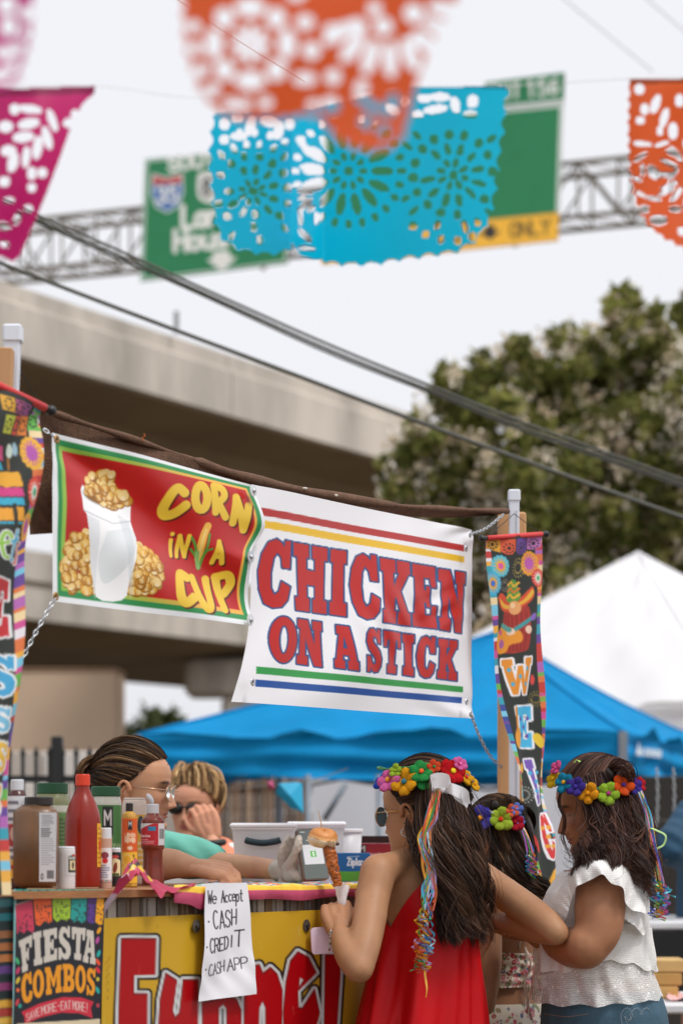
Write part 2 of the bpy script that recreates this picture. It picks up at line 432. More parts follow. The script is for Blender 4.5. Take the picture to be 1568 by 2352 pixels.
# single-stroke letters, unit box, y down
def _arc(cx, cy, rx, ry, a0, a1, n=9): return [(cx + rx * math.cos(math.radians(a0 + (a1 - a0) * i / (n - 1))), cy + ry * math.sin(math.radians(a0 + (a1 - a0) * i / (n - 1)))) for i in range(n)]
SF = {
 'A': [[(0,1),(.5,0),(1,1)],[(.2,.65),(.8,.65)]], 'B': [[(0,1),(0,0),(.6,0),(.85,.12),(.85,.35),(.6,.48),(0,.48)],[(.6,.48),(.95,.62),(.95,.85),(.65,1),(0,1)]],
 'C': [_arc(.55,.5,.55,.5,-50,-310,12)], 'D': [[(0,0),(0,1),(.5,1),(.9,.75),(.95,.5),(.9,.25),(.5,0),(0,0)]], 'E': [[(1,0),(0,0),(0,1),(1,1)],[(0,.5),(.8,.5)]],
 'F': [[(1,0),(0,0),(0,1)],[(0,.5),(.8,.5)]], 'G': [_arc(.55,.5,.55,.5,-50,-360,12)+[(.6,.55)]], 'H': [[(0,0),(0,1)],[(1,0),(1,1)],[(0,.5),(1,.5)]], 'I': [[(.5,0),(.5,1)]],
 'K': [[(0,0),(0,1)],[(1,0),(0,.55),(1,1)]], 'L': [[(0,0),(0,1),(1,1)]], 'M': [[(0,1),(0,0),(.5,.6),(1,0),(1,1)]], 'N': [[(0,1),(0,0),(1,1),(1,0)]],
 'O': [_arc(.5,.5,.5,.5,0,360,16)], 'P': [[(0,1),(0,0),(.7,0),(1,.15),(1,.4),(.7,.55),(0,.55)]], 'R': [[(0,1),(0,0),(.7,0),(1,.15),(1,.38),(.7,.5),(0,.5)],[(.5,.5),(1,1)]],
 'S': [[(.95,.15),(.7,0),(.3,0),(.05,.18),(.15,.4),(.8,.58),(1,.8),(.75,1),(.3,1),(.02,.85)]], 'T': [[(0,0),(1,0)],[(.5,0),(.5,1)]], 'U': [[(0,0),(0,.7),(.2,1),(.8,1),(1,.7),(1,0)]],
 'V': [[(0,0),(.5,1),(1,0)]], 'W': [[(0,0),(.25,1),(.5,.3),(.75,1),(1,0)]], 'X': [[(0,0),(1,1)],[(1,0),(0,1)]], 'Y': [[(0,0),(.5,.5),(1,0)],[(.5,.5),(.5,1)]], 'Z': [[(0,0),(1,0),(0,1),(1,1)]],
 'a': [_arc(.45,.7,.42,.3,0,360,12),[(.9,.4),(.9,1)]], 'c': [_arc(.5,.7,.5,.3,-50,-310,10)], 'd': [_arc(.45,.7,.42,.3,0,360,12),[(.9,0),(.9,1)]], 'e': [[(.05,.68),(.95,.68)]+_arc(.5,.7,.47,.3,0,-310,12)],
 'i': [[(.5,.4),(.5,1)],[(.5,.1),(.5,.16)]], 'l': [[(.5,0),(.5,1)]], 'n': [[(.05,.4),(.05,1)],[(.05,.6),(.4,.4),(.8,.45),(.95,.65),(.95,1)]], 'o': [_arc(.5,.7,.48,.3,0,360,12)],
 'p': [_arc(.5,.7,.45,.3,0,360,12),[(.05,.4),(.05,1.35)]], 'r': [[(.1,.4),(.1,1)],[(.1,.65),(.45,.42),(.85,.42)]], 's': [[(.9,.48),(.5,.4),(.1,.52),(.5,.7),(.9,.85),(.5,1),(.08,.9)]],
 't': [[(.45,.1),(.45,.85),(.6,1),(.9,.97)],[(.1,.4),(.9,.4)]], 'u': [[(.05,.4),(.05,.85),(.3,1),(.7,.97),(.95,.8)],[(.95,.4),(.95,1)]], 'y': [[(.05,.4),(.5,1)],[(.95,.4),(.3,1.35)]], 'f': [[(.9,.05),(.55,.05),(.45,.25),(.45,1)],[(.1,.42),(.85,.42)]],
 '1': [[(.2,.2),(.55,0),(.55,1)]], '3': [[(.05,.1),(.4,0),(.85,.1),(.85,.38),(.45,.48),(.9,.6),(.95,.85),(.5,1),(.05,.88)]], '5': [[(.9,0),(.15,0),(.1,.45),(.6,.4),(.95,.6),(.9,.88),(.5,1),(.05,.9)]],
 '6': [[(.85,.05),(.4,.15),(.08,.6),(.15,.9),(.5,1),(.9,.85),(.9,.6),(.5,.48),(.1,.65)]], '8': [_arc(.5,.25,.38,.25,0,360,12),_arc(.5,.74,.48,.26,0,360,12)], '7': [[(0,0),(1,0),(.4,1)]],
 '.': [[(.5,.5),(.5,.52)]], '!': [[(.5,0),(.5,.7)],[(.5,.95),(.5,1)]], '$': [[(.9,.25),(.5,.12),(.1,.3),(.5,.5),(.9,.7),(.5,.88),(.1,.75)],[(.5,0),(.5,1)]], '%': [[(1,0),(0,1)]],
}
def text(sh, st, q, w, c, gap=.28, jit=0.0):
    """stroke text filling quad q (TL,TR,BR,BL)"""
    n = len(st); adv = 1 / (n + gap * (n - 1))
    for i, ch in enumerate(st):
        x0 = i * adv * (1 + gap)
        for pl in SF.get(ch, []):
            jx, jy = random.uniform(-jit, jit), random.uniform(-jit, jit)
            sh.stroke([quadmap(q, (x0 + (p[0] + jx) * adv, p[1] + jy)) for p in pl], w, c)
def rectq(x0, y0, x1, y1): return [(x0, y0), (x1, y0), (x1, y1), (x0, y1)]

# ================================================================== the setting
def structure(o): o['kind'] = 'structure'; return o
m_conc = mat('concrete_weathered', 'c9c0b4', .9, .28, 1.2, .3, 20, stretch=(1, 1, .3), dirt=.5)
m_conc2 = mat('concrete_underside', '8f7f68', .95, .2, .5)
m_asph = mat('asphalt', '6d6152', .95, .2, 3, .4, 80)
structure(mesh('ground', [(-500, -60, 0), (500, -60, 0), (500, 900, 0), (-500, 900, 0)], [(0, 1, 2, 3)], m_asph, smooth=False))

def deck(name, A, B, prof, ext0, ext1, label, soffit=None):
    """bridge deck: cross profile (back, up) swept along A->B; joints cut the fascia into castings"""
    d = (B - A); d.z = 0; d.normalize(); n = Vector((-d.y, d.x, 0))
    root = empty(name, A - d * ext0 * 0, label, 'overpass')
    segs = 14; L0 = -ext0; L1 = (B - A).length + ext1; g = .012
    full = MB(); 
    for k in range(segs):
        a = L0 + (L1 - L0) * k / segs + g; b = L0 + (L1 - L0) * (k + 1) / segs - g
        m = MB(); V = []
        for q in (a, b):
            for s_, z in prof: V.append(A + d * q + n * s_ + Vector((0, 0, z)))
        N = len(prof)
        Fc = [(i, (i + 1) % N, N + (i + 1) % N, N + i) for i in range(N)] + [tuple(range(N - 1, -1, -1)), tuple(range(N, 2 * N))]
        m.add(V, Fc); m.build('deck_segment', m_conc, root)
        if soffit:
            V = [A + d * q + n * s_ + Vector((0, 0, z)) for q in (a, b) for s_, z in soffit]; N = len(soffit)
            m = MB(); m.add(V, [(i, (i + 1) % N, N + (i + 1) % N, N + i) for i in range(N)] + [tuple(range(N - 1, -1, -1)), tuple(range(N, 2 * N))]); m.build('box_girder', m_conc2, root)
    return root, d, n
A1, B1 = P(0, 805, 28), P(945, 1057, 37)
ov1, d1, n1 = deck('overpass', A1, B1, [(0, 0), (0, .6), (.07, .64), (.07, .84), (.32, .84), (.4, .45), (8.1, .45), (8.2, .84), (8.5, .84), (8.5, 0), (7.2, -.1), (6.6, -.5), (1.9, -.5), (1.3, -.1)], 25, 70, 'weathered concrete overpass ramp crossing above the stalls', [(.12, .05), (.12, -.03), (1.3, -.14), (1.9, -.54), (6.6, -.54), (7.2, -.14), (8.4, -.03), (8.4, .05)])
A2, B2 = P(60, 1421, 60), P(540, 1477, 68)
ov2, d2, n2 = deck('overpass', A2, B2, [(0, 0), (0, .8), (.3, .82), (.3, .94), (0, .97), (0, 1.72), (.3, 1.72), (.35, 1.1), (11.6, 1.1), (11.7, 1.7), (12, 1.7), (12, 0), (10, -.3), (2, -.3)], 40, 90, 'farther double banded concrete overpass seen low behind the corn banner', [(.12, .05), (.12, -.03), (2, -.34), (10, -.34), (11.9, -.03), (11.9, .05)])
def pier(ov, x, Y, z1, w=1.3):
    b = P(x, 1905, Y); m = MB()
    m.box((b.x, b.y, (z1 - 1.1) / 2), w, w, z1 - 1.1, bevel=.12); m.build('column', m_conc, ov)
    m = MB(); m.box((b.x, b.y, z1 - .55), 3.4, 1.5, 1.1, bevel=.15); m.build('pier_cap', m_conc, ov)
pier(ov2, 562, 70, 6.3)
pier(ov1, -500, 36, 6.4); pier(ov1, 1500, 44, 6.4)
m = MB(); m.tube([P(405, 715, 31.2), P(405, 765, 31.2)], .035, 6); m.build('marker_post', mat('grey_post', '8f9296', .7), ov1)

# beige building, low wall and far trees at the left
bl = empty('building', P(120, 1905, 52), 'plain beige building beyond the iron fence', 'building')
m_beige = mat('beige_stucco', 'ecd0b4', .95, .08, .6, .2, 8)
c = P(40, 1905, 50)
zt = CH + (HZ - 1541) / FP * 47
xr, xl = P(268, 0, 47).x, P(-420, 0, 47).x
m = MB(); m.box(((xr + xl) / 2, 47.9, zt / 2), xr - xl, 1.8, zt, bevel=.05); m.build('wall', m_beige, bl)
m = MB(); m.box(((xr + xl) / 2, 47.9, zt + .03), xr - xl + .02, 1.84, .05); m.build('roof_edge', mat('roof_trim', 'b08f75', .9), bl)
for k in range(3):
    m = MB(); m.box((xl + .9 + k * 2.0, 46.98, 1.2), .9, .06, 1.1, bevel=.01); m.build('window', mat('dark_glass', '3b4046', .2), bl)
lw = empty('wall', P(60, 1905, 21), 'low pale block wall behind the iron fence', 'wall')
for r in range(8):
    for k in range(9):
        X0 = P(-120, 0, 21).x + k * .42 + (.2 if r % 2 else 0)
        m = MB(); m.box((X0, 21, .13 + r * .26), .405, .2, .245, bevel=.012)
        m.build('block', mat('pale_block_%d' % ((r * 3 + k) % 3), ('cfc5bb', 'b8aea4', 'ddd6cf')[(r * 3 + k) % 3], .95, .15, 3), lw)

def foliage(name, centres, Y, leaf, nleaf, tones, parent, seed, sq=1.0, spread=1.1, bloom=None):
    """leaf-sized faces through clumps; centres = (px, py, rad px)"""
    r = np.random.default_rng(seed)
    V = []; C = []; BV = []; BC = []
    tn = [lin(t) for t in tones]
    for (x, y, rp) in centres:
        c0 = np.array(P(x, y, Y + r.uniform(-spread, spread))); R = rp / FP * Y
        n = int(nleaf * (rp / 100) ** 2)
        d = r.normal(size=(n, 3)); d /= np.linalg.norm(d, axis=1)[:, None]
        # twigs inside the clump gather the leaves
        tw = r.normal(size=(18, 3)); tw /= np.linalg.norm(tw, axis=1)[:, None]; tw *= r.uniform(.45, 1.08, 18)[:, None]
        p = tw[r.integers(0, 18, n)] + d * r.uniform(0, .38, n)[:, None]
        p = c0 + p * R * np.array([1, 1, sq])
        u = r.normal(size=(n, 3)); u /= np.linalg.norm(u, axis=1)[:, None]
        w = np.cross(u, r.normal(size=(n, 3))); w /= np.linalg.norm(w, axis=1)[:, None]
        s = leaf * r.uniform(.6, 1.3, n)[:, None]
        quad = np.stack([p - u * s, p + w * s * .45, p + u * s, p - w * s * .45], 1)
        V.append(quad.reshape(-1, 3))
        cc = np.array([tn[i] for i in r.integers(0, len(tn), n)]) * r.uniform(.7, 1.25, n)[:, None]
        C.append(np.repeat(cc, 4, 0))
        if bloom:
            nb = int(bloom[0] * (rp / 100) ** 2)
            for _ in range(nb):
                e = r.normal(size=3); e /= np.linalg.norm(e)
                e[1] = -abs(e[1]) * .8 if r.random() < .7 else e[1]
                b0 = c0 + e * R * r.uniform(.75, 1.08)
                k = bloom[1]; q = b0 + r.normal(size=(k, 3)) * bloom[2]
                u = r.normal(size=(k, 3)); u /= np.linalg.norm(u, axis=1)[:, None]
                w = np.cross(u, r.normal(size=(k, 3))); w /= np.linalg.norm(w, axis=1)[:, None]
                s = bloom[2] * .55
                BV.append(np.stack([q - u * s, q + w * s, q + u * s, q - w * s], 1).reshape(-1, 3))
                BC.append(np.tile(lin(bloom[3][r.integers(0, len(bloom[3]))]) * r.uniform(.85, 1.1), (k * 4, 1)))
    V = np.concatenate(V); mesh('crown', V, np.arange(len(V)).reshape(-1, 4), mat('leaves', 'ffffff', .6, .1, attr=True, translucent=.55, spec=.2), parent, False, np.concatenate(C))
    if BV:
        BV = np.concatenate(BV); mesh('blossoms', BV, np.arange(len(BV)).reshape(-1, 4), mat('blossom', 'ffffff', .7, .1, attr=True, translucent=.3), parent, False, np.concatenate(BC))

m_bark = mat('bark', '6d5a48', .9, .3, 8, .6, 30)
TY = 26.0
tr = empty('flowering_tree', Vector((P(1390, 0, TY).x, TY, 0)), 'large dark green tree covered in cream blossom clusters behind the tents', 'tree')
cl = [(930, 1085, 60), (985, 1010, 75), (1035, 900, 50), (1075, 950, 85), (950, 1180, 70), (1060, 1090, 110), (1150, 890, 85), (1170, 1040, 120), (1255, 860, 80), (1280, 1000, 130),
      (1345, 820, 75), (1400, 920, 120), (1425, 740, 50), (1475, 790, 75), (1520, 890, 120), (1400, 1090, 140), (1540, 1050, 130), (1590, 790, 85), (1640, 930, 140), (1250, 1170, 140),
      (1090, 1210, 110), (1400, 1240, 140), (1550, 1220, 140), (1660, 1130, 140), (1200, 1330, 130), (1330, 1390, 120), (1000, 1290, 90), (1500, 1380, 120), (1200, 1480, 120), (1050, 1400, 100), (1640, 1330, 130), (1022, 848, 20), (1100, 832, 28), (1190, 800, 30), (1436, 684, 30), (1415, 700, 26), (1496, 725, 26), (905, 1130, 40), (1310, 770, 30), (1570, 715, 35)]
foliage('tree', cl, TY, .095, 1300, ('949650', 'a2a05e', '7c8246', 'b0ac70', '687038'), tr, 3, bloom=(32, 14, .052, ('f4e8d4', 'ecdcc2', 'fbf3e6', 'e0ccae')))
m = MB()
tb = Vector((P(1390, 0, TY).x, TY, 0))
m.tube([tb, tb + Vector((.1, 0, 1)), tb + Vector((.05, .1, 2.2)), tb + Vector((.2, .1, 3.4))], [.22, .17, .14, .1], 9)
for x, y, rp in cl[::2]:
    e = P(x, y, TY); s_ = tb + Vector((.05, .1, random.uniform(1.2, 2.8)))
    m.tube([s_, (s_ + e) / 2 + Vector((random.uniform(-.2, .2), 0, -.15)), e], [.07, .045, .015], 6)
m.build('trunk', m_bark, tr, True)
ft = empty('tree', Vector((P(350, 0, 64).x, 64, 0)), 'small hazy tree in the gap left of the blue canopy', 'tree')
foliage('far', [(300, 1690, 40), (340, 1660, 45), (385, 1665, 45), (425, 1700, 40), (350, 1730, 60), (420, 1750, 50)], 64, .16, 900, ('6f7a4e', '5d6a42', '818a60'), ft, 5, spread=.5)
m = MB(); m.tube([Vector((P(350, 0, 64).x, 64, 0)), P(352, 1740, 64)], [.2, .12], 7); m.build('trunk', m_bark, ft)

# ------------------------------------------------------------------ highway gantry and its signs
m_steel = mat('galvanised_steel', '7b7468', .6, .25, 2, metal=.2)
GA, GB = P(200, 548, 60), P(1430, 424, 55)
gd = (GB - GA).normalized(); gz = Vector((0, 0, 1)); gb = Vector((-gd.y, gd.x, 0)).normalized()
gan = empty('sign_gantry', GA, 'grey steel lattice gantry carrying the green highway signs', 'gantry')
gl = (GB - GA).length
def gp(s_, u, v): return GA + gd * s_ + gz * u + gb * v
hh = .62; m = MB()
for u, v in ((hh, 0), (-hh, 0), (hh, 1.2), (-hh, 1.2)):
    m.tube([gp(-14, u, v), gp(gl + 12, u, v)], .058, 6)
m.build('chords', m_steel, gan)
m = MB(); k = -14; i = 0
while k < gl + 12:
    for v in (0, 1.2):
        m.tube([gp(k, -hh, v), gp(k, hh, v)], .032, 5, False)
        a = 1 if i % 2 else -1
        m.tube([gp(k, -hh * a, v), gp(k + .95, hh * a, v)], .032, 5, False)
    for u in (hh, -hh):
        m.tube([gp(k, u, 0), gp(k, u, 1.2)], .028, 5, False); m.tube([gp(k, u, 0), gp(k + .95, u, 1.2)], .026, 5, False)
    k += .95; i += 1
m.build('bracing', m_steel, gan)
for e in (-14, gl + 12):
    m = MB(); b = gp(e, 0, .6); m.tube([Vector((b.x, b.y, 0)), b + gz * .7], .35, 12); m.build('support_post', m_steel, gan)

def road_sign(name, tl, tr_, br, bl_, label, nu, nv, paint):
    YL, YR = tl[2], tr_[2]
    sh = Sheet([P(*tl), P(*bl_)], [P(*tr_), P(*br)], nu, nv, '1b8350')
    paint(sh)
    o = sh.build(name, mat('sign_print', 'ffffff', .45, .05, 2, attr=True))
    tag(o, label, 'sign')
    V = sh.V; q = [V[0, 0], V[0, -1], V[-1, -1], V[-1, 0]]
    nrm = np.cross(q[1] - q[0], q[3] - q[0]); nrm /= np.linalg.norm(nrm)
    if nrm[1] < 0: nrm = -nrm
    bk = [p + nrm * .06 for p in q]; fr = [p + nrm * .012 for p in q]
    mesh('backing_panel', fr + bk, [(0, 1, 2, 3), (7, 6, 5, 4), (0, 4, 5, 1), (1, 5, 6, 2), (2, 6, 7, 3), (3, 7, 4, 0)], m_steel, o, False)
    c = np.mean(q, 0)
    for f in (-.3, .3):
        m = MB(); p = Vector(c + (q[1] - q[0]) * f + nrm * .35); m.box(p, .1, .55, abs(q[0][2] - q[3][2]) * .9)
        m.build('bracket', m_steel, o)
    return o
def paint1(sh):
    w = 'f2f2ec'
    e = .012
    bd = np.maximum.reduce([(sh.s < .02), (sh.s > .98), (sh.t < .025), (sh.t > .975)]).astype(float)
    inn = np.maximum.reduce([(sh.s < .008), (sh.s > .992), (sh.t < .01), (sh.t > .99)]).astype(float)
    sh._band(bd, 'd9e6dc'); sh._band(inn, '1b8350')
    text(sh, 'SOUTH', [(386, 362), (520, 345), (522, 374), (388, 391)], 9, w)
    sh.poly([(352, 402), (384, 410), (416, 400), (418, 440), (408, 470), (384, 484), (360, 472), (350, 442)], 'e8ecec', 4)
    sh.poly([(352, 402), (384, 410), (416, 400), (418, 440), (408, 470), (384, 484), (360, 472), (350, 442)], '3b6fb4')
    sh.poly([(352, 402), (384, 410), (416, 400), (417, 420), (351, 424)], 'c8574e')
    text(sh, '35', [(360, 430), (408, 426), (408, 462), (360, 466)], 7, w)
    sh.poly([(455, 398), (480, 392), (520, 390), (522, 450), (490, 466), (458, 456), (452, 425)], w, smooth=True)
    text(sh, '87', [(464, 410), (510, 406), (510, 446), (464, 450)], 7, '2a2a26')
    text(sh, 'Laredo', [(420, 474), (590, 458), (590, 506), (420, 523)], 12, w)
    text(sh, 'Houston', [(402, 530), (620, 510), (620, 556), (402, 576)], 12, w)
    sh.poly([(488, 578), (528, 575), (528, 590), (545, 590), (510, 622), (474, 596), (489, 592)], w)
road_sign('highway_sign', (333, 365, 58.1), (662, 332, 56.9), (660, 604, 56.9), (322, 646, 58.1), 'green highway sign with SOUTH 35 and a white down arrow', 170, 150, paint1)
def paint2(sh):
    bd = np.maximum.reduce([(sh.s < .012), (sh.s > .985), (sh.t < .02)]).astype(float); sh._band(bd, 'd9e6dc')
    sh.band((sh.t > .79).astype(float), 'ffc23a'); 
    sh.band(((sh.t > .785) & (sh.t < .797)).astype(float), '8a7a3a')
    text(sh, 'EXIT', [(1000, 512), (1085, 506), (1085, 554), (1000, 560)], 8, '4a3d22')
    text(sh, 'ONLY', [(1172, 512), (1262, 503), (1262, 535), (1172, 545)], 7, '8a6a24')
    sh.poly([(1113, 518), (1136, 516), (1136, 530), (1150, 530), (1126, 550), (1098, 534), (1113, 532)], '2c2c2a')
    sh.poly([(900, 530), (925, 528), (925, 545), (940, 545), (912, 568), (884, 548), (900, 546)], '2c2c2a')
road_sign('highway_sign', (745, 292, 56.5), (1292, 238, 54.7), (1281, 552, 54.7), (738, 606, 56.5), 'larger green highway sign with yellow ONLY strip', 200, 130, paint2)
def paint3(sh):
    text(sh, 'EXIT', [(1124, 196), (1192, 190), (1192, 222), (1124, 228)], 7, 'f2f2ec'); text(sh, '156', [(1208, 186), (1282, 177), (1282, 213), (1208, 222)], 7, 'f2f2ec')
    sh.band((sh.t > .86).astype(float), 'dfe6e2')
road_sign('highway_sign', (1114, 188, 55.5), (1295, 165, 54.7), (1293, 236, 54.7), (1114, 254, 55.5), 'small green exit number plate on top of a highway sign', 90, 40, paint3)

# ------------------------------------------------------------------ utility cables
m_cable = mat('cable_rubber', '55564f', .6, .15, 4)
def cable(pts, r, label):
    p = catmull([P(*q) for q in pts], 40); m = MB(); m.tube(p, r, 6); o = m.build('utility_cable', m_cable, smooth=True)
    tag(o, label, 'cable', 'utility cables across the sky')
up = [(-60, 430), (83, 499), (260, 577), (442, 658), (752, 798), (1012, 902), (1219, 985), (1566, 1109), (1640, 1136)]
for dy, r, lb in ((-7, .0062, 'thin top strand of the upper cable pair crossing the sky'), (3, .0068, 'middle strand of the upper cables crossing the sky'), (10, .0046, 'lowest strand of the upper cables crossing the sky')):
    cable([(x, y + dy + (0 if i % 2 else dy * .2), 10) for i, (x, y) in enumerate(up)], r, lb)
lo = [(-60, 578), (0, 603), (120, 650), (364, 743), (676, 860), (815, 913), (960, 968), (1168, 1045), (1566, 1188), (1640, 1214)]
cable([(x, y, 9.6) for x, y in lo], .0085, 'single thick lower cable running below the others')
for a, b, lb in (((1250, -40), (1500, 165), 'faint thin wire high at the upper right'), ((1420, -60), (1640, 130), 'faint thin wire at the top right corner')):
    p = [P(a[0], a[1], 30), P(b[0], b[1], 30)]; m = MB(); m.tube(p, .008, 5); o = m.build('utility_wire', mat('pale_wire', 'b9bcc4', .6)); tag(o, lb, 'wire')

# ------------------------------------------------------------------ canopies
def canopy(name, corners, peak, drop, mt, label, parts=True, n=26, sag=.16, legm=None, seed=1):
    root = empty(name, Vector((sum(c.x for c in corners) / 4, sum(c.y for c in corners) / 4, 0)), label, 'canopy tent')
    r = np.random.default_rng(seed)
    for k in range(4):
        a, b = corners[k], corners[(k + 1) % 4]
        V = []
        for i in range(n + 1):
            f = i / n
            for j in range(n + 1):
                g = j / n
                e = a.lerp(b, g); p = e.lerp(peak, f)
                p = p + Vector((0, 0, -sag * math.sin(math.pi * f) * (.35 + .65 * math.sin(math.pi * g))))
                w = .028 * math.sin(g * 23 + f * 9 + k) * (1 - f) + .018 * math.sin(g * 41 - f * 17) * (1 - f) + .022 * math.sin(f * 15 + 4 * math.sin(g * 5 + k))
                edge = min(1, 5 * g, 5 * (1 - g))
                V.append(p + Vector((0, 0, w * edge)))
        mesh('roof_panel', V, gridfaces(n + 1, n + 1), mt, root)
        V = []; out = (b - a).normalized(); out = Vector((out.y, -out.x, 0))
        for i in range(13):
            f = i / 12
            for j in range(61):
                g = j / 60; p = a.lerp(b, g)
                edge = min(1, 8 * g, 8 * (1 - g))
                w = (.035 * math.sin(g * 19 + k) + .02 * math.sin(g * 47 + 2 * k + 3 * f) + .018 * math.sin(g * 11 - 9 * f)) * f * edge
                fold = .016 * math.sin(f * 11 + 3 * g + 2 * math.sin(5 * g)) * edge
                sg = -.06 * math.sin(math.pi * g) * f
                V.append(p + out * (w + fold) + Vector((0, 0, -drop * f + sg - .03 * math.sin(math.pi * g))))
        mesh('valance', V, gridfaces(13, 61), mt, root)
        m = MB(); m.box((a.x, a.y, (a.z) / 2), .05, .05, a.z); m.build('leg', legm, root)
        m = MB(); m.tube([a.lerp(peak, i / 12) + Vector((0, 0, -sag * .35 * math.sin(math.pi * i / 12) + .004)) for i in range(13)], .011, 6); m.build('hip_seam', mt, root, True)
        q = a.lerp(b, .5)
        for e0, e1, z0, z1 in ((a, q, -.05, -.32), (a, q, -.32, -.05), (q, b, -.05, -.32), (q, b, -.32, -.05)):
            m = MB(); m.tube([e0 + Vector((0, 0, z0)) - out * .05, e1 + Vector((0, 0, z1)) - out * .05], .012, 6); m.build('truss_bar', legm, root)
    return root
m_blue = mat('blue_canopy_cloth', '0c8eca', .8, .12, 2.5, .25, 12, translucent=.15, spec=.2)
m_white = mat('white_canopy_cloth', 'fdfdff', .6, .02, 2, translucent=.25)
m_leg = mat('tent_frame', '8f949a', .45, .1, metal=.4)
C0 = P(315, 1684, 15.4); C1 = P(1430, 1686, 14.8)
C0.z = C1.z = (C0.z + C1.z) / 2
C2 = C1 + Vector((.85, 2.2, 0)); C3 = C0 + Vector((.85, 2.2, 0))
blue = canopy('canopy_tent', [C0, C1, C2, C3], P(1140, 1452, 16.2), .2, m_blue, 'blue pop-up canopy behind the chicken banner', legm=m_leg, sag=.1)
# brand mark on the right valance
mk = C1.lerp(C2, .17); du = (C2 - C1).normalized(); od = Vector((du.y, -du.x, 0)); m = MB()
def mkp(u, z): return mk + du * u + od * .05 + Vector((0, 0, -.11 + z))
m.add([mkp(-.28, -.03), mkp(-.2, .055), mkp(-.17, .0), mkp(-.12, .03), mkp(-.08, -.03)], [(0, 1, 2), (0, 2, 3, 4)])
for k in range(5): m.add([mkp(-.05 + k * .09, -.03), mkp(.02 + k * .09, -.03), mkp(.03 + k * .09, .018), mkp(-.04 + k * .09, .018)], [(0, 1, 2, 3)])
m.build('maker_mark', mat('mark_white', 'dfe9f2', .6), blue)
wc = P(1465, 1270, 22.0); ex = CH + (HZ - 1640) / FP * 22.0
wcs = [Vector((wc.x + 2.8 * math.cos(a), wc.y + 2.1 * math.sin(a), ex)) for a in (math.radians(190), math.radians(280), math.radians(10), math.radians(100))]
canopy('canopy_tent', wcs, wc, .25, m_white, 'bright white peaked canopy at the right edge', legm=m_leg, sag=-.06, seed=4)

# sidewall, slat fence, iron fence under and beside the canopies
def cloth(name, x0, x1, y0, y1, Y0, Y1, mt, amp, freq, nu=40, nv=20, parent=None):
    V = []
    for i in range(nv + 1):
        for j in range(nu + 1):
            g = j / nu; f = i / nv; Yb = Y0 + (Y1 - Y0) * g
            V.append(P(x0 + (x1 - x0) * g, y0 + (y1 - y0) * f, Yb) + Vector((0, amp * math.sin(freq * g + 2 * f) * (.3 + .7 * f), 0)))
    return mesh(name, V, gridfaces(nv + 1, nu + 1), mt, parent)
sw = cloth('tent_sidewall', 716, 1330, 1786, 2330, 19.0, 19.3, mat('white_tarp', 'eceef5', .7, .05, 1, translucent=.5), .05, 22)
tag(sw, 'white sheet sidewall hanging under the blue canopy', 'sidewall')
for x0, y0, x1, y1, lb in ((794, 1800, 744, 1884, 'slanting grey brace in front of the white sidewall'), (707, 1780, 707, 2000, 'upright grey pole at the left edge of the white sidewall'), (870, 1780, 872, 2000, 'upright grey pole in front of the middle of the white sidewall')):
    m = MB(); a, b = P(x0, y0, 13.5), P(x1, y1, 13.5)
    if x0 == x1 or abs(x0 - x1) < 5: b.z = 0
    m.tube([a, b], .016, 8); o = m.build('frame_pole', mat('grey_pole', '77808a', .5, metal=.3), smooth=True); tag(o, lb, 'pole')
sf = empty('slat_fence', P(590, 1905, 19.5), 'brown slat fence behind the blond woman under the blue canopy', 'fence')
for k in range(19):
    x = 470 + k * 12.6; b = P(x, 1905, 19.5); m = MB(); zt = 2.05
    m.box((b.x, 19.5 + (.03 if k % 2 else 0), zt / 2), .036, .02, zt, bevel=.003)
    m.build('slat', mat('fence_wood_%d' % (k % 3), ('7a5a40', '4a382c', '97795a')[k % 3], .8, .2, 6, stretch=(1, 1, .1)), sf)
for z in (1.72, .5):
    m = MB(); m.box((P(584, 0, 19.5).x, 19.55, z), .95, .04, .07); m.build('rail', mat('fence_rail', '5b5f66', .7), sf)
m_iron = mat('black_iron', '191b1c', .45, .1)
fe = empty('iron_fence', P(130, 1905, 12), 'black iron picket fence behind the vendor', 'fence')
for k in range(15):
    x = -70 + k * 30.6; b = P(x, 1905, 12); top = CH + (HZ - 1716) / FP * 12; m = MB()
    m.box((b.x, 12, top / 2 - .02), .018, .018, top - .04); m.lathe((b.x, 12, top - .045), [(.0125, 0), (.016, .012), (.001, .05)], 6); m.build('picket', m_iron, fe)
for px in (131,):
    b = P(px, 1905, 12); m = MB(); m.box((b.x, 12, .93), .055, .055, 1.86, bevel=.004); m.build('post', m_iron, fe)
for z in (CH + (HZ - 1790) / FP * 12, .25):
    m = MB(); m.box((P(200, 0, 12).x, 12.015, z), 1.35, .02, .035); m.build('rail', m_iron, fe)

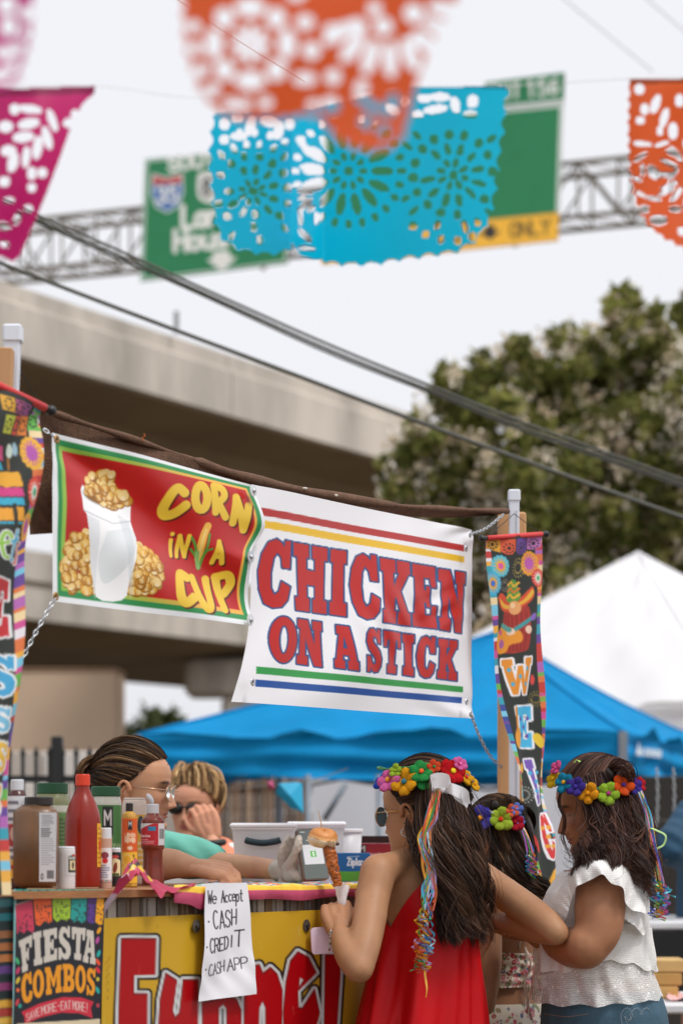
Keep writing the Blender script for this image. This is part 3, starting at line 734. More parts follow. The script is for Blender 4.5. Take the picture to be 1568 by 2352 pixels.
# dark stall and its tables at the right edge
m_dark = mat('shadow_toned_timber', '2d2925', .8, .25, 3)  # plank colour carries the shadow inside the stall
ds = empty('shadow_toned_stall_wall', P(1560, 1905, 13.2), 'dark timber stall back behind the girl in white', 'stall')
for k in range(7):
    z = .13 + k * .24; X0, X1 = P(1445, 0, 13.2).x, P(1760, 0, 13.2).x
    m = MB(); m.box(((X0 + X1) / 2, 13.2, z), X1 - X0, .04, .238, bevel=.006); m.build('plank', m_dark, ds)
def table(px0, px1, Y, ytop, dep, cloth_c, label, drop=.0):
    a, b = P(px0, ytop, Y), P(px1, ytop, Y); z = a.z; t = empty('folding_table', Vector(((a.x + b.x) / 2, Y + dep / 2, 0)), label, 'table')
    m = MB(); m.box(((a.x + b.x) / 2, Y + dep / 2, z - .015), b.x - a.x, dep, .03, bevel=.006); m.build('table_top', mat('table_white', 'd9d9dc', .6), t)
    if drop:
        m = MB(); m.box(((a.x + b.x) / 2, Y - .012, z - .035 - drop / 2), b.x - a.x, .01, drop); m.build('table_skirt', mat('skirt_black', '141416', .8), t)
    for sx in (a.x + .05, b.x - .05):
        for sy in (Y + .08, Y + dep - .08):
            m = MB(); m.tube([Vector((sx, sy, 0)), Vector((sx, sy, z - .03))], .014, 8); m.build('leg', m_leg, t)
    return t, z
t1, tz = table(1482, 1760, 9.0, 2118, .7, None, 'black skirted table behind the girl in white', drop=.25)
t2, tz2 = table(1485, 1760, 7.6, 2308, .6, None, 'plain white table at the lower right corner')
for k in range(3):
    a = P(1524, 2285, 7.9); m = MB(); m.box((a.x + .012 * (k - 1), 7.9, tz2 + .022 + k * .043), .098, .15, .041, bevel=.004)
    o = m.build('wooden_box', mat('box_wood_%d' % k, ('c39a5a', 'b78d4e', 'c9a468')[k], .7, .12, 12)); tag(o, ('bottom', 'middle', 'topmost')[k] + ' tan box of the stack on the white table', 'box', 'stacked tan boxes')
a = P(1560, 2300, 7.75); sh = Sheet([P(1536, 2286, 7.95), P(1530, 2306, 7.7)], [P(1620, 2286, 7.95), P(1626, 2306, 7.7)], 40, 24, 'e9e2e0')
ck = ((np.floor(sh.s * 14) + np.floor(sh.t * 8)) % 2); sh._band(ck, 'c8443c'); sh.V[..., 2] = tz2 + .012 + .006 * np.sin(sh.s * 9 + 3 * sh.t)
o = sh.build('paper_tray_liner', mat('checked_paper', 'ffffff', .7, attr=True)); tag(o, 'red and white checked paper liner on the white table', 'paper')

def links_along(root, pts, r=.0017, L=.0165, Wd=.0105, mt=None):
    """chain of separate oval links along a polyline"""
    pts = [Vector(p) for p in catmull(pts, 60)]
    seg = [0]
    for i in range(1, 60): seg.append(seg[-1] + (pts[i] - pts[i - 1]).length)
    step = L - 2.6 * r; n = max(2, int(seg[-1] / step))
    m = MB(); q = []
    for i in range(15):
        a = 2 * math.pi * i / 14; q.append(Vector(((Wd / 2 - r) * math.cos(a), 0, (L / 2 - r) * math.sin(a))))
    m.tube(q, r, 6, False); proto = None
    for k in range(n):
        s_ = seg[-1] * (k + .5) / n; i = max(1, np.searchsorted(seg, s_)); i = min(i, 59)
        f = (s_ - seg[i - 1]) / max(1e-9, seg[i] - seg[i - 1]); p = pts[i - 1].lerp(pts[i], f); t = (pts[i] - pts[i - 1]).normalized()
        if proto is None: proto = m.build('link', mt, root, True); o = proto
        else:
            o = bpy.data.objects.new('link', proto.data); COL.objects.link(o); o.parent = root; o.matrix_parent_inverse = root.matrix_basis.inverted()
        rot = t.to_track_quat('Z', 'Y').to_matrix().to_4x4() @ Matrix.Rotation(math.radians(90 * (k % 2) + 25), 4, 'Z')
        o.matrix_basis = Matrix.Translation(p) @ rot
m_chain = mat('chain_zinc', 'b9bdc0', .35, .1, metal=.85)
for x, lb in ((1508, 'left of two hanging chains in the dark stall'), (1546, 'right of two hanging chains in the dark stall')):
    c = empty('chain', P(x, 1905, 9.6), lb, 'chain'); links_along(c, [P(x, 1765, 9.6), P(x + 2, 1830, 9.6), P(x, 1900, 9.6)], .0025, .026, .016, m_chain)
# pennants tied under the canopy
for q, c_, lb in (([(640, 1800), (694, 1796), (697, 1868), (668, 1856), (632, 1822)], '23b4dc', 'turquoise plastic pennant tied under the blue canopy'), ([(613, 1796), (627, 1793), (630, 1812), (618, 1816)], 'c34a78', 'small pink pennant scrap tied under the blue canopy')):
    n = len(q); V = [P(x, y, 9.5 + .03 * math.sin(i * 2.1)) for i, (x, y) in enumerate(q)]; ce = sum(V, Vector()) / n + Vector((0, -.04, 0))
    V2 = V + [ce] + [v + Vector((0, .006, 0)) for v in V] + [ce + Vector((0, .006, 0))]
    Fc = [(i, (i + 1) % n, n) for i in range(n)] + [(n + 1 + (i + 1) % n, n + 1 + i, 2 * n + 1) for i in range(n)] + [(i, n + 1 + i, n + 1 + (i + 1) % n, (i + 1) % n) for i in range(n)]
    o = mesh('pennant', V2, Fc, mat('pennant_' + c_, c_, .5, .1, translucent=.3), None, False); tag(o, lb, 'pennant')
m = MB(); m.tube(catmull([P(470, 1818, 9.52), P(620, 1805, 9.52), P(720, 1792, 9.52), P(800, 1765, 9.52)], 12), .002, 5); o = m.build('pennant_string', mat('string_grey', '777777', .8)); tag(o, 'thin string with pennants under the blue canopy', 'string')

# ================================================================== the stall
m_wood = mat('pine_post', 'c99a6b', .7, .18, 14, .2, 40, stretch=(1, 1, .08))
m_pvc = mat('white_plastic_pole', 'dfe4ee', .35, .04, 5)
UP = Vector((0, 0, 1))
def post(name, x, w, ytop, Y, mt, label, cap=None, depth=None, cat='post', lean=0.0):
    t = P(x, ytop, Y); wd = w / FP * Y; root = empty(name, Vector((t.x, t.y, 0)), label, cat)
    m = MB(); ln = Vector((-lean, 0, t.z)); m.box((t.x + lean / 2, t.y, t.z / 2), wd, depth or wd, ln.length, ax=((1, 0, lean / t.z), (0, 1, 0), ln), bevel=wd * .06); m.build('shaft', mt, root)
    if cap:
        h = cap / FP * Y; m = MB(); m.box((t.x, t.y, t.z - h / 2 + .004), wd * 1.22, wd * 1.22, h, bevel=wd * .12); m.build('cap', mt, root)
        m = MB(); m.box((t.x + lean / 2 + wd * .2, t.y - wd * .5 - .0008, t.z / 2), wd * .12, .0012, t.z - .1, ax=((1, 0, lean / t.z), (0, 1, 0), ln)); m.build('slot_strip', mat('slot_grey', 'c3c9d4', .5), root)
    return root
post('plastic_pole', 30, 36, 752, 4.335, m_pvc, 'white plastic pole with cap at the near left corner of the stall', cap=41, lean=-.09)
post('wooden_post', 10, 42, 801, 4.28, m_wood, 'pine post in front of the near left plastic pole', depth=.035, lean=-.075)
post('plastic_pole', 1180, 23, 1129, 6.20, m_pvc, 'white plastic pole with cap at the far right corner of the stall', cap=27)
post('wooden_post', 1175, 64, 1178, 6.27, m_wood, 'pine post behind the far right plastic pole', depth=.04)

# shade mesh rolled over a line along the stall front
m_mesh = mat('brown_shade_mesh', '6a4c39', .9, .3, 60, .9, 260)
rp = [(96, 940), (180, 968), (330, 1017), (450, 1060), (560, 1095), (700, 1128), (900, 1160), (1050, 1170), (1165, 1174)]
sm = empty('shade_mesh', Q(560, 1100, .03), 'brown woven shade mesh strung along the top of the stall', 'shade cloth')
m = MB(); m.tube(catmull([Q(x, y, .03) for x, y in rp], 60), [.0045 + .0035 * math.sin(i * .35) ** 2 + (.004 if 22 < i < 45 else 0) for i in range(60)], 8); m.build('rolled_edge', m_mesh, sm, True)
top = catmull([Q(x, y, .035) for x, y in rp], 121); bot = catmull([Q(x, y, .05) for x, y in ((70, 1228), (180, 1222), (330, 1216), (450, 1195), (560, 1170), (700, 1172), (900, 1184), (1050, 1188), (1165, 1180))], 121)
t_ = np.linspace(0, 1, 30)[:, None, None]; V = top[None] * (1 - t_) + bot[None] * t_
V = V + np.array(SN)[None, None] * (.006 * np.sin(np.arange(121) * .5)[None, :, None] * t_ + .012 * np.sin(3 * t_ + np.arange(121)[None, :, None] * .11))
mesh('hanging_mesh', V.reshape(-1, 3), gridfaces(30, 121), m_mesh, sm)
m = MB(); m.tube(catmull([P(48, 852, 4.33), P(75, 900, 4.36), Q(98, 938, .03)], 8), .0012, 5); m.build('tie_cord', mat('black_cord', '26221f', .8), sm)
for x, y, k in ((330, 1012, 0), (700, 1122, 1), (770, 1138, 1)):
    c = Q(x, y, .02); m = MB()
    if k == 0: m.tube([c, c + Vector((-.003, 0, .006)), c + Vector((.003, 0, .009)), c + Vector((0, 0, .014))], .0009, 5)
    else: m.sphere(c, .006, .004, .003)
    m.build('snag' if k == 0 else 'lint', mat('orange_thread' if k == 0 else 'pale_lint', 'd8752c' if k == 0 else 'd8d3ca', .8), sm)

m_vinyl = mat('printed_vinyl', 'ffffff', .25, .03, 3, .035, 0, attr=True, wave=210, spec=.28)
# ------------------------------------------------------------------ corn banner
def lerp_l(a, b, n): return [a.lerp(b, i / (n - 1)) for i in range(n)]
redge = [(585, 1114), (590, 1140), (603, 1198), (600, 1232), (580, 1268), (571, 1292), (572, 1340), (576, 1395), (580, 1438)]
sh = Sheet(lerp_l(Q(120, 993), Q(121, 1381), 9), [Q(x, y, .0) for x, y in redge], 280, 210, 'eef1f5')
s_, t_ = sh.s, sh.t
ax, ay = 1 / 280, 1 / 210
def inner(l, r, tp, b): return np.minimum.reduce([np.clip((s_ - l) / ax, 0, 1), np.clip((r - s_) / ax, 0, 1), np.clip((t_ - tp) / ay, 0, 1), np.clip((b - t_) / ay, 0, 1)])
sh._band(inner(.020, .985, .026, .968), '2f8f50')
og = hexc('93c24e')[None, None] * (1 - np.clip((s_ - .25) / .45, 0, 1))[..., None] + hexc('f0b14a')[None, None] * np.clip((s_ - .25) / .45, 0, 1)[..., None]
a = inner(.037, .962, .062, .932)[..., None]; sh.C = sh.C * (1 - a) + og * a
sh._band(inner(.055, .948, .088, .902), 'bb1512')
sh.frame(0, 940.8, .4)
def kernels(x0, y0, x1, y1, n, r, shape, seed):
    rr = random.Random(seed)
    for _ in range(n):
        x, y = rr.uniform(x0, x1), rr.uniform(y0, y1)
        if not inside(np.array([x]), np.array([y]), shape)[0]: continue
        ro = rr.uniform(-1.3, 1.3); R = r * rr.uniform(.72, 1.12)
        sh.ell(x + 2, y + 4, R * 1.02, R * 1.25, '8f5a14', ro); sh.ell(x, y, R * .95, R * 1.15, rr.choice(('d99f35', 'e5b04a', 'c98a26', 'eabf68', 'f0cf8a', 'b87a1e')), ro)
        sh.ell(x - R * .15, y - R * .25, R * .5, R * .6, 'f3d48c', ro, .8); sh.ell(x + R * .05, y + R * .55, R * .45, R * .4, 'f7ecd2', ro, .55)
kernels(355, 690, 560, 1050, 130, 27, [(365, 830), (400, 720), (480, 690), (560, 760), (560, 1040), (420, 1055), (360, 960)], 1)
kernels(720, 740, 915, 1070, 120, 26, [(760, 760), (850, 770), (910, 900), (905, 1040), (760, 1065), (715, 1000)], 2)
cup = [(468, 455), (480, 432), (560, 470), (680, 520), (770, 500), (782, 530), (778, 600), (772, 640), (786, 740), (770, 850), (740, 960), (728, 1070), (700, 1096), (650, 1104), (590, 1098), (553, 1075), (520, 900), (488, 600), (472, 575)]
sh.poly(cup, 'f8f9fb')
for x0, x1, c_, op in ((488, 560, 'd4d9df', .5), (690, 760, 'cfd6dc', .6)): sh.poly([(x0, 600), (x1, 640), (x1 - 10, 1090), (x0 + 55, 1080)], c_, op=op)
sh.poly([(600, 700), (760, 680), (780, 760), (720, 900), (600, 1000), (560, 860)], 'ccd6da', smooth=True, op=.5)
sh.stroke([(470, 575), (540, 610), (650, 655), (772, 640)], 5, 'b6bcc4'); sh.stroke([(472, 560), (540, 592), (650, 634), (772, 620)], 4, 'ffffff')
sh.ell(625, 500, 150, 62, 'c9ccd0', .2); sh.ell(625, 500, 140, 54, '8d5f22', .2)
kernels(490, 340, 770, 560, 170, 27, [(500, 420), (560, 370), (610, 345), (660, 370), (720, 450), (765, 520), (740, 550), (640, 550), (540, 510), (498, 470)], 3)
Yl, Sh = 'eec63c', '5d1512'
def fat(pl, w, closed=False, smooth=True):
    for p_ in pl: sh.stroke([(x + 9, y + 9) for x, y in p_], w, Sh, smooth=smooth, closed=closed)
    for p_ in pl: sh.stroke(p_, w, Yl, smooth=smooth, closed=closed)
fat([[(1045, 478), (1010, 452), (975, 480), (945, 560), (960, 605), (1005, 595), (1055, 550)]], 54)
fat([_arc(1143, 505, 36, 70, 0, 360, 20)], 50, True, False)
fat([[(1222, 440), (1228, 590)], [(1222, 440), (1268, 455), (1280, 495), (1255, 525), (1236, 530)], [(1240, 530), (1288, 618)]], 42)
fat([[(1332, 650), (1350, 505)], [(1350, 505), (1398, 690)], [(1398, 690), (1418, 555)]], 44, smooth=False)
fat([[(1009, 748), (1004, 838)], [(1014, 712), (1014, 714)], [(1040, 842), (1052, 724)], [(1052, 724), (1086, 842)], [(1086, 842), (1098, 724)]], 23, smooth=False)
fat([[(1232, 878), (1252, 758)], [(1252, 758), (1280, 882)], [(1240, 842), (1272, 848)]], 25, smooth=False)
fat([[(1078, 962), (1040, 945), (1022, 1000), (1022, 1075), (1050, 1110), (1100, 1080)]], 56)
fat([[(1118, 965), (1142, 1080), (1178, 1145), (1206, 1115), (1206, 975)]], 48)
fat([[(1292, 1148), (1262, 962)], [(1262, 960), (1320, 950), (1342, 1000), (1312, 1052), (1284, 1062)]], 46)
sh.stroke([(1188, 668), (1170, 720), (1160, 790), (1163, 860)], 40, 'f0b84a', smooth=True); sh.stroke([(1180, 690), (1164, 760), (1160, 840)], 14, 'f6d07a', smooth=True)
for p_ in ([(1112, 735), (1140, 800), (1160, 905)], [(1200, 715), (1190, 800), (1172, 905)], [(1115, 800), (1150, 850), (1165, 915)], [(1218, 800), (1190, 820), (1172, 910)]): sh.stroke(p_, 13, '5c9a3c', smooth=True)
sh.stroke([(1150, 820), (1165, 905)], 22, '8cb86a')
# folds: pulled diagonally from the top corner, curling at the pinned edge
fold = .013 * np.sin(9 * (t_ * .9 - s_ * .75) + 1.2) * np.exp(-((t_ - .9 * s_ - .05) / .5) ** 2) * np.sin(np.pi * np.clip(s_, 0, 1)) ** .6
fold += .004 * np.sin(24 * t_ - 15 * s_) * np.exp(-((s_ - .15) ** 2 + (t_ - .12) ** 2) / .02)
fold += .006 * np.sin(16 * t_ - 6 * s_ + .5) * np.clip((s_ - .55) * 2, 0, 1) + .002 * np.sin(31 * s_ + 12 * t_) * np.exp(-((s_ - .42) ** 2 + (t_ - .7) ** 2) / .03)
sh.push(fold)
corn = sh.build('corn_banner', m_vinyl); tag(corn, 'red vinyl banner reading CORN IN A CUP with a white cup of corn', 'banner')

# ------------------------------------------------------------------ chicken banner
sh = Sheet([Q(x, y, .012) for x, y in ((583, 1112), (583, 1240), (583, 1370), (577, 1450), (562, 1520), (548, 1570), (536, 1612))],
           [Q(x, y, .012) for x, y in ((1087, 1217), (1084, 1250), (1083, 1330), (1085, 1420), (1085, 1520), (1085, 1600), (1086, 1651))], 310, 265, 'f2f2f7')
sh.frame(533.1, 1066.2, .4); s_, t_ = sh.s, sh.t
for pts, c_ in (([(135, 240), (700, 347), (1325, 465), (1325, 502), (700, 388), (135, 284)], 'b7302d'), ([(135, 311), (700, 412), (1328, 530), (1328, 566), (700, 455), (135, 355)], 'eebf2b'),
                ([(140, 1162), (1330, 1278), (1330, 1312), (139, 1204)], '2f9a48'), ([(135, 1237), (1327, 1340), (1325, 1375), (133, 1278)], '1a4f9f')): sh.poly(pts, c_)
L = [(9, '174a86'), (0, 'bf1a12')]
for ch, q in (('C', [(180, 415), (352, 445), (325, 838), (150, 812)]), ('H', [(357, 448), (560, 482), (546, 862), (362, 838)]), ('I', [(578, 486), (670, 498), (654, 876), (564, 862)]), ('C', [(688, 502), (838, 525), (835, 902), (676, 882)]),
              ('K', [(850, 536), (1016, 566), (1016, 930), (848, 908)]), ('E', [(1030, 570), (1160, 592), (1162, 946), (1030, 930)]), ('N', [(1178, 600), (1333, 624), (1322, 973), (1178, 950)]),
              ('O', [(222, 864), (372, 888), (358, 1152), (202, 1132)]), ('N', [(372, 888), (516, 908), (518, 1168), (365, 1146)]), ('A', [(580, 922), (692, 938), (708, 1188), (575, 1170)]), ('S', [(746, 938), (836, 952), (842, 1202), (756, 1190)]),
              ('T', [(852, 956), (962, 970), (952, 1208), (868, 1198)]), ('I', [(974, 974), (1036, 982), (1037, 1220), (978, 1210)]), ('C', [(1055, 980), (1160, 996), (1152, 1234), (1050, 1222)]), ('K', [(1172, 1002), (1288, 1016), (1292, 1244), (1172, 1230)])):
    slab(sh, ch, q, L)
f2 = .007 * np.sin(5 * t_ + 3.2 * s_) * np.sin(np.pi * s_) + .0035 * np.sin(17 * s_ + 5 * t_) * np.exp(-((t_ - .55) / .3) ** 2)
f2 += .005 * np.sin(26 * (t_ + s_)) * np.exp(-((s_ - 1) ** 2 + t_ ** 2) / .02) + .006 * np.cos(14 * s_) * np.exp(-(s_ / .12) ** 2)
f2 += .0018 * np.sin(60 * s_ - 33 * t_) * np.exp(-((s_ - .6) ** 2 + (t_ - .5) ** 2) / .03) + .0016 * np.sin(70 * t_ + 22 * s_) * np.exp(-((s_ - .85) ** 2 + (t_ - .45) ** 2) / .015)
f2 += .004 * np.sin(21 * (t_ * 1.2 - s_)) * np.exp(-((s_ - 1) ** 2 + (t_ - 1) ** 2) / .03)
sh.push(f2)
chick = sh.build('chicken_banner', m_vinyl); tag(chick, 'white vinyl banner reading CHICKEN ON A STICK in red letters', 'banner')

m_zinc = mat('zinc_washer', 'c8cbd0', .35, .08, metal=.75); m_brass = mat('brass_eyelet', 'a8814c', .4, .1, metal=.7)
FRONT = -SN
def washer(x, y, parent, off, col):
    c = Q(x, y, off); m = MB(); m.lathe(c, [(.0035, 0), (.0125, 0), (.0125, .0016), (.0035, .0022)], 18, up=FRONT); o = m.build('washer', col, parent, False)
    m = MB(); m.lathe(c, [(.0048, .001), (.005, .004), (.003, .0058), (.001, .006)], 10, up=FRONT); m.build('screw', m_zinc, o, True)
m_zw = mat('pale_washer', 'd9dee2', .5, .05)
for x, y in ((581, 1127), (575, 1279), (574, 1424)): washer(x, y, corn, -.012, m_zinc if y == 1279 else m_zw)
def eyelet(x, y, parent, off, mt):
    c = Q(x, y, off); m = MB(); m.lathe(c, [(.003, .001), (.0055, .0022), (.0078, .0015), (.0082, 0)], 16, up=FRONT, close=False); o = m.build('eyelet', mt, parent, True)
    m = MB(); m.lathe(c, [(.0032, .0006), (.0001, .0006)], 12, up=FRONT, close=False); m.build('eyelet_hole', mat('hole_dark', '2a241f', .9), o)
for x, y in ((130, 1009), (128, 1370)): eyelet(x, y, corn, -.012, m_brass)
for x, y in ((580, 1567), (1070, 1260), (1071, 1612), (1079, 1228), (1080, 1640)): eyelet(x, y, chick, -.006, m_zinc)
def chain(pts, label, r=.0016):
    c = empty('chain', pts[0], label, 'chain'); links_along(c, pts, r, .0155, .0098, m_chain)
chain([Q(130, 1006, -.012), Q(114, 996, 0), Q(98, 984, .01)], 'short chain holding the top left of the corn banner')
chain([Q(127, 1374, -.012), Q(100, 1420, -.01), Q(70, 1476, -.005), Q(44, 1530, .0)], 'long slanting chain below the left end of the corn banner')
chain([Q(1080, 1227, -.006), Q(1115, 1214, 0), Q(1156, 1182, .0)], 'short chain tying the chicken banner to the right post')
chain([Q(1081, 1641, -.006), Q(1100, 1690, 0), Q(1124, 1735, 0), Q(1152, 1764, -.01)], 'slack chain under the right end of the chicken banner')

# ------------------------------------------------------------------ tall fabric porch banners
def porch(left, right, nu, nv): return Sheet(left, right, nu, nv, '2b302c')
def serape(sh, lo, hi, seed, n=38):
    rr = random.Random(seed); cs = ['c9423e', 'e27a48', 'f0b24a', '6fb657', '3aa3b8', '7ec9e6', '6a4a9c', 'b56bb8', 'e9e6ee', 'd4559a', '3b4f9a', 'f0d9a8']
    t = 0
    while t < 1:
        d = rr.uniform(.006, .022); m = ((sh.s >= lo) & (sh.s <= hi) & (sh.t >= t) & (sh.t < t + d)).astype(float); sh._band(m, rr.choice(cs)); t += d
def rosette(sh, x, y, rx, ry, c1, c2, c3, n=14):
    for i in range(n):
        a = 2 * math.pi * i / n; sh.ell(x + rx * .85 * math.cos(a), y + ry * .85 * math.sin(a), rx * .24, ry * .24, c1)
    sh.ell(x, y, rx * .86, ry * .86, c1)
    for i in range(n):
        a = 2 * math.pi * i / n; sh.stroke([(x + rx * .4 * math.cos(a), y + ry * .4 * math.sin(a)), (x + rx * .8 * math.cos(a), y + ry * .8 * math.sin(a))], rx * .1, c2)
    sh.ell(x, y, rx * .5, ry * .5, c2); sh.ell(x, y, rx * .3, ry * .3, c3)
def burst(sh, x, y, r, c, n=18):
    for k in (.55, .95):
        for i in range(n):
            a = 2 * math.pi * i / n; sh.stroke([(x + r * .8 * k * math.cos(a), y + r * k * math.sin(a)), (x + r * .8 * (k + .12) * math.cos(a), y + r * (k + .12) * math.sin(a))], r * .08, c)
m_fab = mat('printed_polyester', 'ffffff', .65, .06, 5, .1, 90, attr=True, translucent=.08)
lp = [(1115, 1232), (1119, 1337), (1131, 1477), (1151, 1597), (1171, 1721), (1195, 1817), (1215, 1917), (1243, 2037), (1275, 2180)]
rp_ = [(1246, 1228), (1245, 1330), (1244, 1450), (1245, 1590), (1251, 1737), (1257, 1850), (1266, 1920), (1280, 2010), (1300, 2160)]
n_ = len(lp)
sh = porch([P(x, y, 5.90 + .02 * i) for i, (x, y) in enumerate(lp)], [P(x, y, 6.08 + .008 * i) for i, (x, y) in enumerate(rp_)], 74, 410)
serape(sh, 0, .1, 4); serape(sh, .9, 1, 9)
sh.frame(1034.9, 1097.6, .4)
for q, c_ in (([(208, 345), (292, 348), (282, 430), (206, 400)], 'e0a02e'), ([(288, 355), (362, 352), (360, 420), (340, 442), (310, 442), (284, 425)], 'dd5a38'), ([(368, 350), (442, 345), (444, 420), (420, 438), (385, 438), (366, 420)], '6f4aa0'), ([(446, 340), (528, 322), (522, 395), (490, 410), (450, 408)], 'c77cc4')):
    sh.poly(q, c_)
    cx_, cy_ = np.mean(q, 0)
    for i in range(9): sh.ell(cx_ + 24 * math.cos(i * .7), cy_ + 26 * math.sin(i * .7), 4, 6, '2b302c', i)
    sh.ell(cx_, cy_, 9, 10, '2b302c')
rosette(sh, 275, 508, 42, 60, '57bfd6', 'f0a838', 'd85ea8'); rosette(sh, 462, 490, 42, 68, 'f0a23a', 'c25fb4', 'c25fb4'); rosette(sh, 232, 608, 36, 62, '4fb0d8', 'f0a838', '3f6fc4'); rosette(sh, 500, 576, 30, 50, 'e04a3e', 'f3efe6', '5fb878')
burst(sh, 395, 515, 52, 'e9cf6a'); burst(sh, 296, 620, 32, 'b9b098')
# sombrero figure with red beard and guitar
sh.poly([(300, 760), (330, 720), (420, 720), (448, 780), (440, 960), (400, 1000), (320, 1005), (300, 960)], 'a8322a', smooth=True)
for i in range(6): sh.stroke([(318 + i * 22, 770), (322 + i * 20, 900), (335 + i * 14, 995)], 5, '7e2420', smooth=True)
sh.poly([(252, 690), (275, 665), (330, 700), (400, 690), (450, 640), (470, 625), (472, 680), (430, 730), (350, 768), (280, 760)], 'd8502e', smooth=True)
sh.poly([(260, 692), (300, 725), (360, 730), (420, 700), (466, 640), (468, 672), (420, 722), (350, 752), (285, 745)], 'e8b33c', smooth=True)
sh.poly([(312, 705), (320, 640), (340, 590), (365, 583), (390, 600), (408, 690), (360, 720)], '5f9a3e', smooth=True)
for k in range(3): sh.stroke([(318, 690 - k * 36), (345, 672 - k * 36), (370, 690 - k * 34), (404, 668 - k * 34)], 13, ('f0b83c', 'e07a32', 'f0b83c')[k], smooth=True)
sh.ell(374, 745, 34, 40, 'e8a66a'); sh.ell(366, 732, 14, 16, 'f6cf9e')
sh.poly([(262, 900), (290, 858), (330, 870), (395, 880), (400, 940), (350, 960), (330, 1000), (285, 1012), (264, 970)], 'e8972e', smooth=True); sh.ell(300, 955, 18, 26, 'a860a0'); sh.ell(286, 890, 12, 16, 'c85a8a')
sh.stroke([(345, 895), (460, 800)], 20, '3f9aa0'); sh.ell(468, 798, 16, 26, '8a6ac0', .7)
sh.ell(352, 882, 22, 22, 'eecdb8'); sh.ell(436, 872, 18, 24, 'eecdb8'); sh.stroke([(300, 850), (345, 872)], 30, '5a9a90')
def big(sh, ch, q, c_, dots):
    slab(sh, ch, q, [(10, 'f4f4fa'), (0, c_)])
    for u, v in ((.2, .3), (.5, .5), (.8, .3), (.25, .7), (.75, .72)):
        x, y = quadmap(q, (u, v)); sh.ell(x, y, 8, 12, dots)
big(sh, 'W', [(306, 1045), (462, 1030), (458, 1240), (330, 1250)], 'e8932e', '49b4e0'); big(sh, 'E', [(368, 1318), (466, 1308), (470, 1550), (388, 1548)], '49b8e6', '6a4aa8')
big(sh, 'L', [(428, 1620), (488, 1616), (520, 1870), (492, 1880)], '7a5ab8', '49b8e6'); big(sh, 'C', [(514, 1935), (548, 1930), (590, 2185), (556, 2200)], 'd83a3a', 'f0a838')
sh.ell(500, 1510, 22, 46, 'eecb3a', -.4); sh.ell(405, 1668, 18, 30, 'f0b03a'); burst(sh, 430, 1822, 46, 'd8d8d0'); burst(sh, 487, 1270, 40, 'c0a040'); sh.ell(378, 1495, 20, 60, 'e8a038'); sh.stroke([(368, 1320), (374, 1460)], 10, 'd88a30')
sh.ell(472, 1160, 12, 30, 'e04a4a'); sh.stroke([(470, 2060), (510, 2145)], 20, 'd83a30'); sh.poly([(575, 2260), (592, 2232), (604, 2340), (560, 2345)], 'f0b03a')
sh.push(.006 * np.sin(9 * sh.s + 20 * sh.t) + .012 * np.sin(14 * sh.t) * (sh.s - .5))
root = empty('porch_banner', P(1180, 1228, 6.0), 'tall dark printed fabric banner with a sombrero figure, hung on the far right post', 'banner')
sh.build('fabric', m_fab, root)
def rod(a, b, r, mt, root, tipm):
    a, b = Vector(a), Vector(b); m = MB(); m.tube([a, b], r, 10); m.build('roller_sleeve', mt, root, True)
    d = (b - a).normalized()
    for p, sg in ((a, -1), (b, 1)):
        m = MB(); m.tube([p, p + d * sg * .02], r * .9, 10); m.sphere(p + d * sg * .02, r * 1.3); m.build('rod_end', tipm, root, True)
m_tip = mat('black_rod_end', '17191c', .4); m_redfab = mat('red_sleeve', 'd6393a', .6)
a, b = P(1117, 1236, 5.90), P(1243, 1227, 6.08); rod(a, b, .0065, m_redfab, root, m_tip)
m = MB(); hk = P(1180, 1180, 6.15); m.tube([a, hk], .001, 5); m.tube([hk, b], .001, 5); m.build('hanging_cord', mat('black_cord', '26221f', .8), root)
# near left banner
lp = [(-90, 850), (-92, 1000), (-95, 1200), (-98, 1400), (-100, 1600), (-100, 1800), (-100, 2060)]
rp_ = [(103, 940), (96, 1010), (80, 1150), (63, 1310), (42, 1530), (29, 1780), (17, 2056)]
sh = porch([P(x, y, 4.05) for x, y in lp], [P(x, y, 4.26 - .015 * i) for i, (x, y) in enumerate(rp_)], 70, 310)
serape(sh, .88, 1, 21); serape(sh, 0, .12, 22)
sh.frame(0, 940.8, .4)
for q, c_ in (([(-10, -90), (60, -65), (66, 20), (-10, 0)], 'e0a83a'), ([(66, -60), (120, -45), (112, 30), (70, 20)], 'b85a8a'), ([(124, -40), (178, -22), (170, 60), (116, 40)], 'a85a9a'), ([(10, 30), (80, 36), (74, 140), (4, 135)], 'c8cf4a'), ([(84, 36), (122, 38), (118, 146), (80, 140)], 'd85a4a'), ([(126, 36), (180, 36), (176, 146), (124, 146)], 'e8863a'), ([(190, 30), (246, 20), (240, 105), (184, 120)], '6fbf5a')):
    sh.poly(q, c_)
    cx_, cy_ = np.mean(q, 0)
    for i in range(7): sh.ell(cx_ + 18 * math.cos(i * .9), cy_ + 30 * math.sin(i * .9), 5, 8, '2b302c', i)
rosette(sh, 180, 250, 46, 92, 'f2b63c', 'b85ab0', 'b85ab0'); rosette(sh, 174, 476, 36, 82, 'e0503f', 'eef0ea', '4fb07a'); rosette(sh, 152, 672, 38, 76, 'f2b63c', 'c25fb4', 'b85ab0')
sh.ell(78, 235, 18, 42, 'cfe0d2'); sh.ell(108, 225, 14, 40, '9fc0d0'); sh.stroke([(72, 280), (70, 340)], 8, 'c9822e')
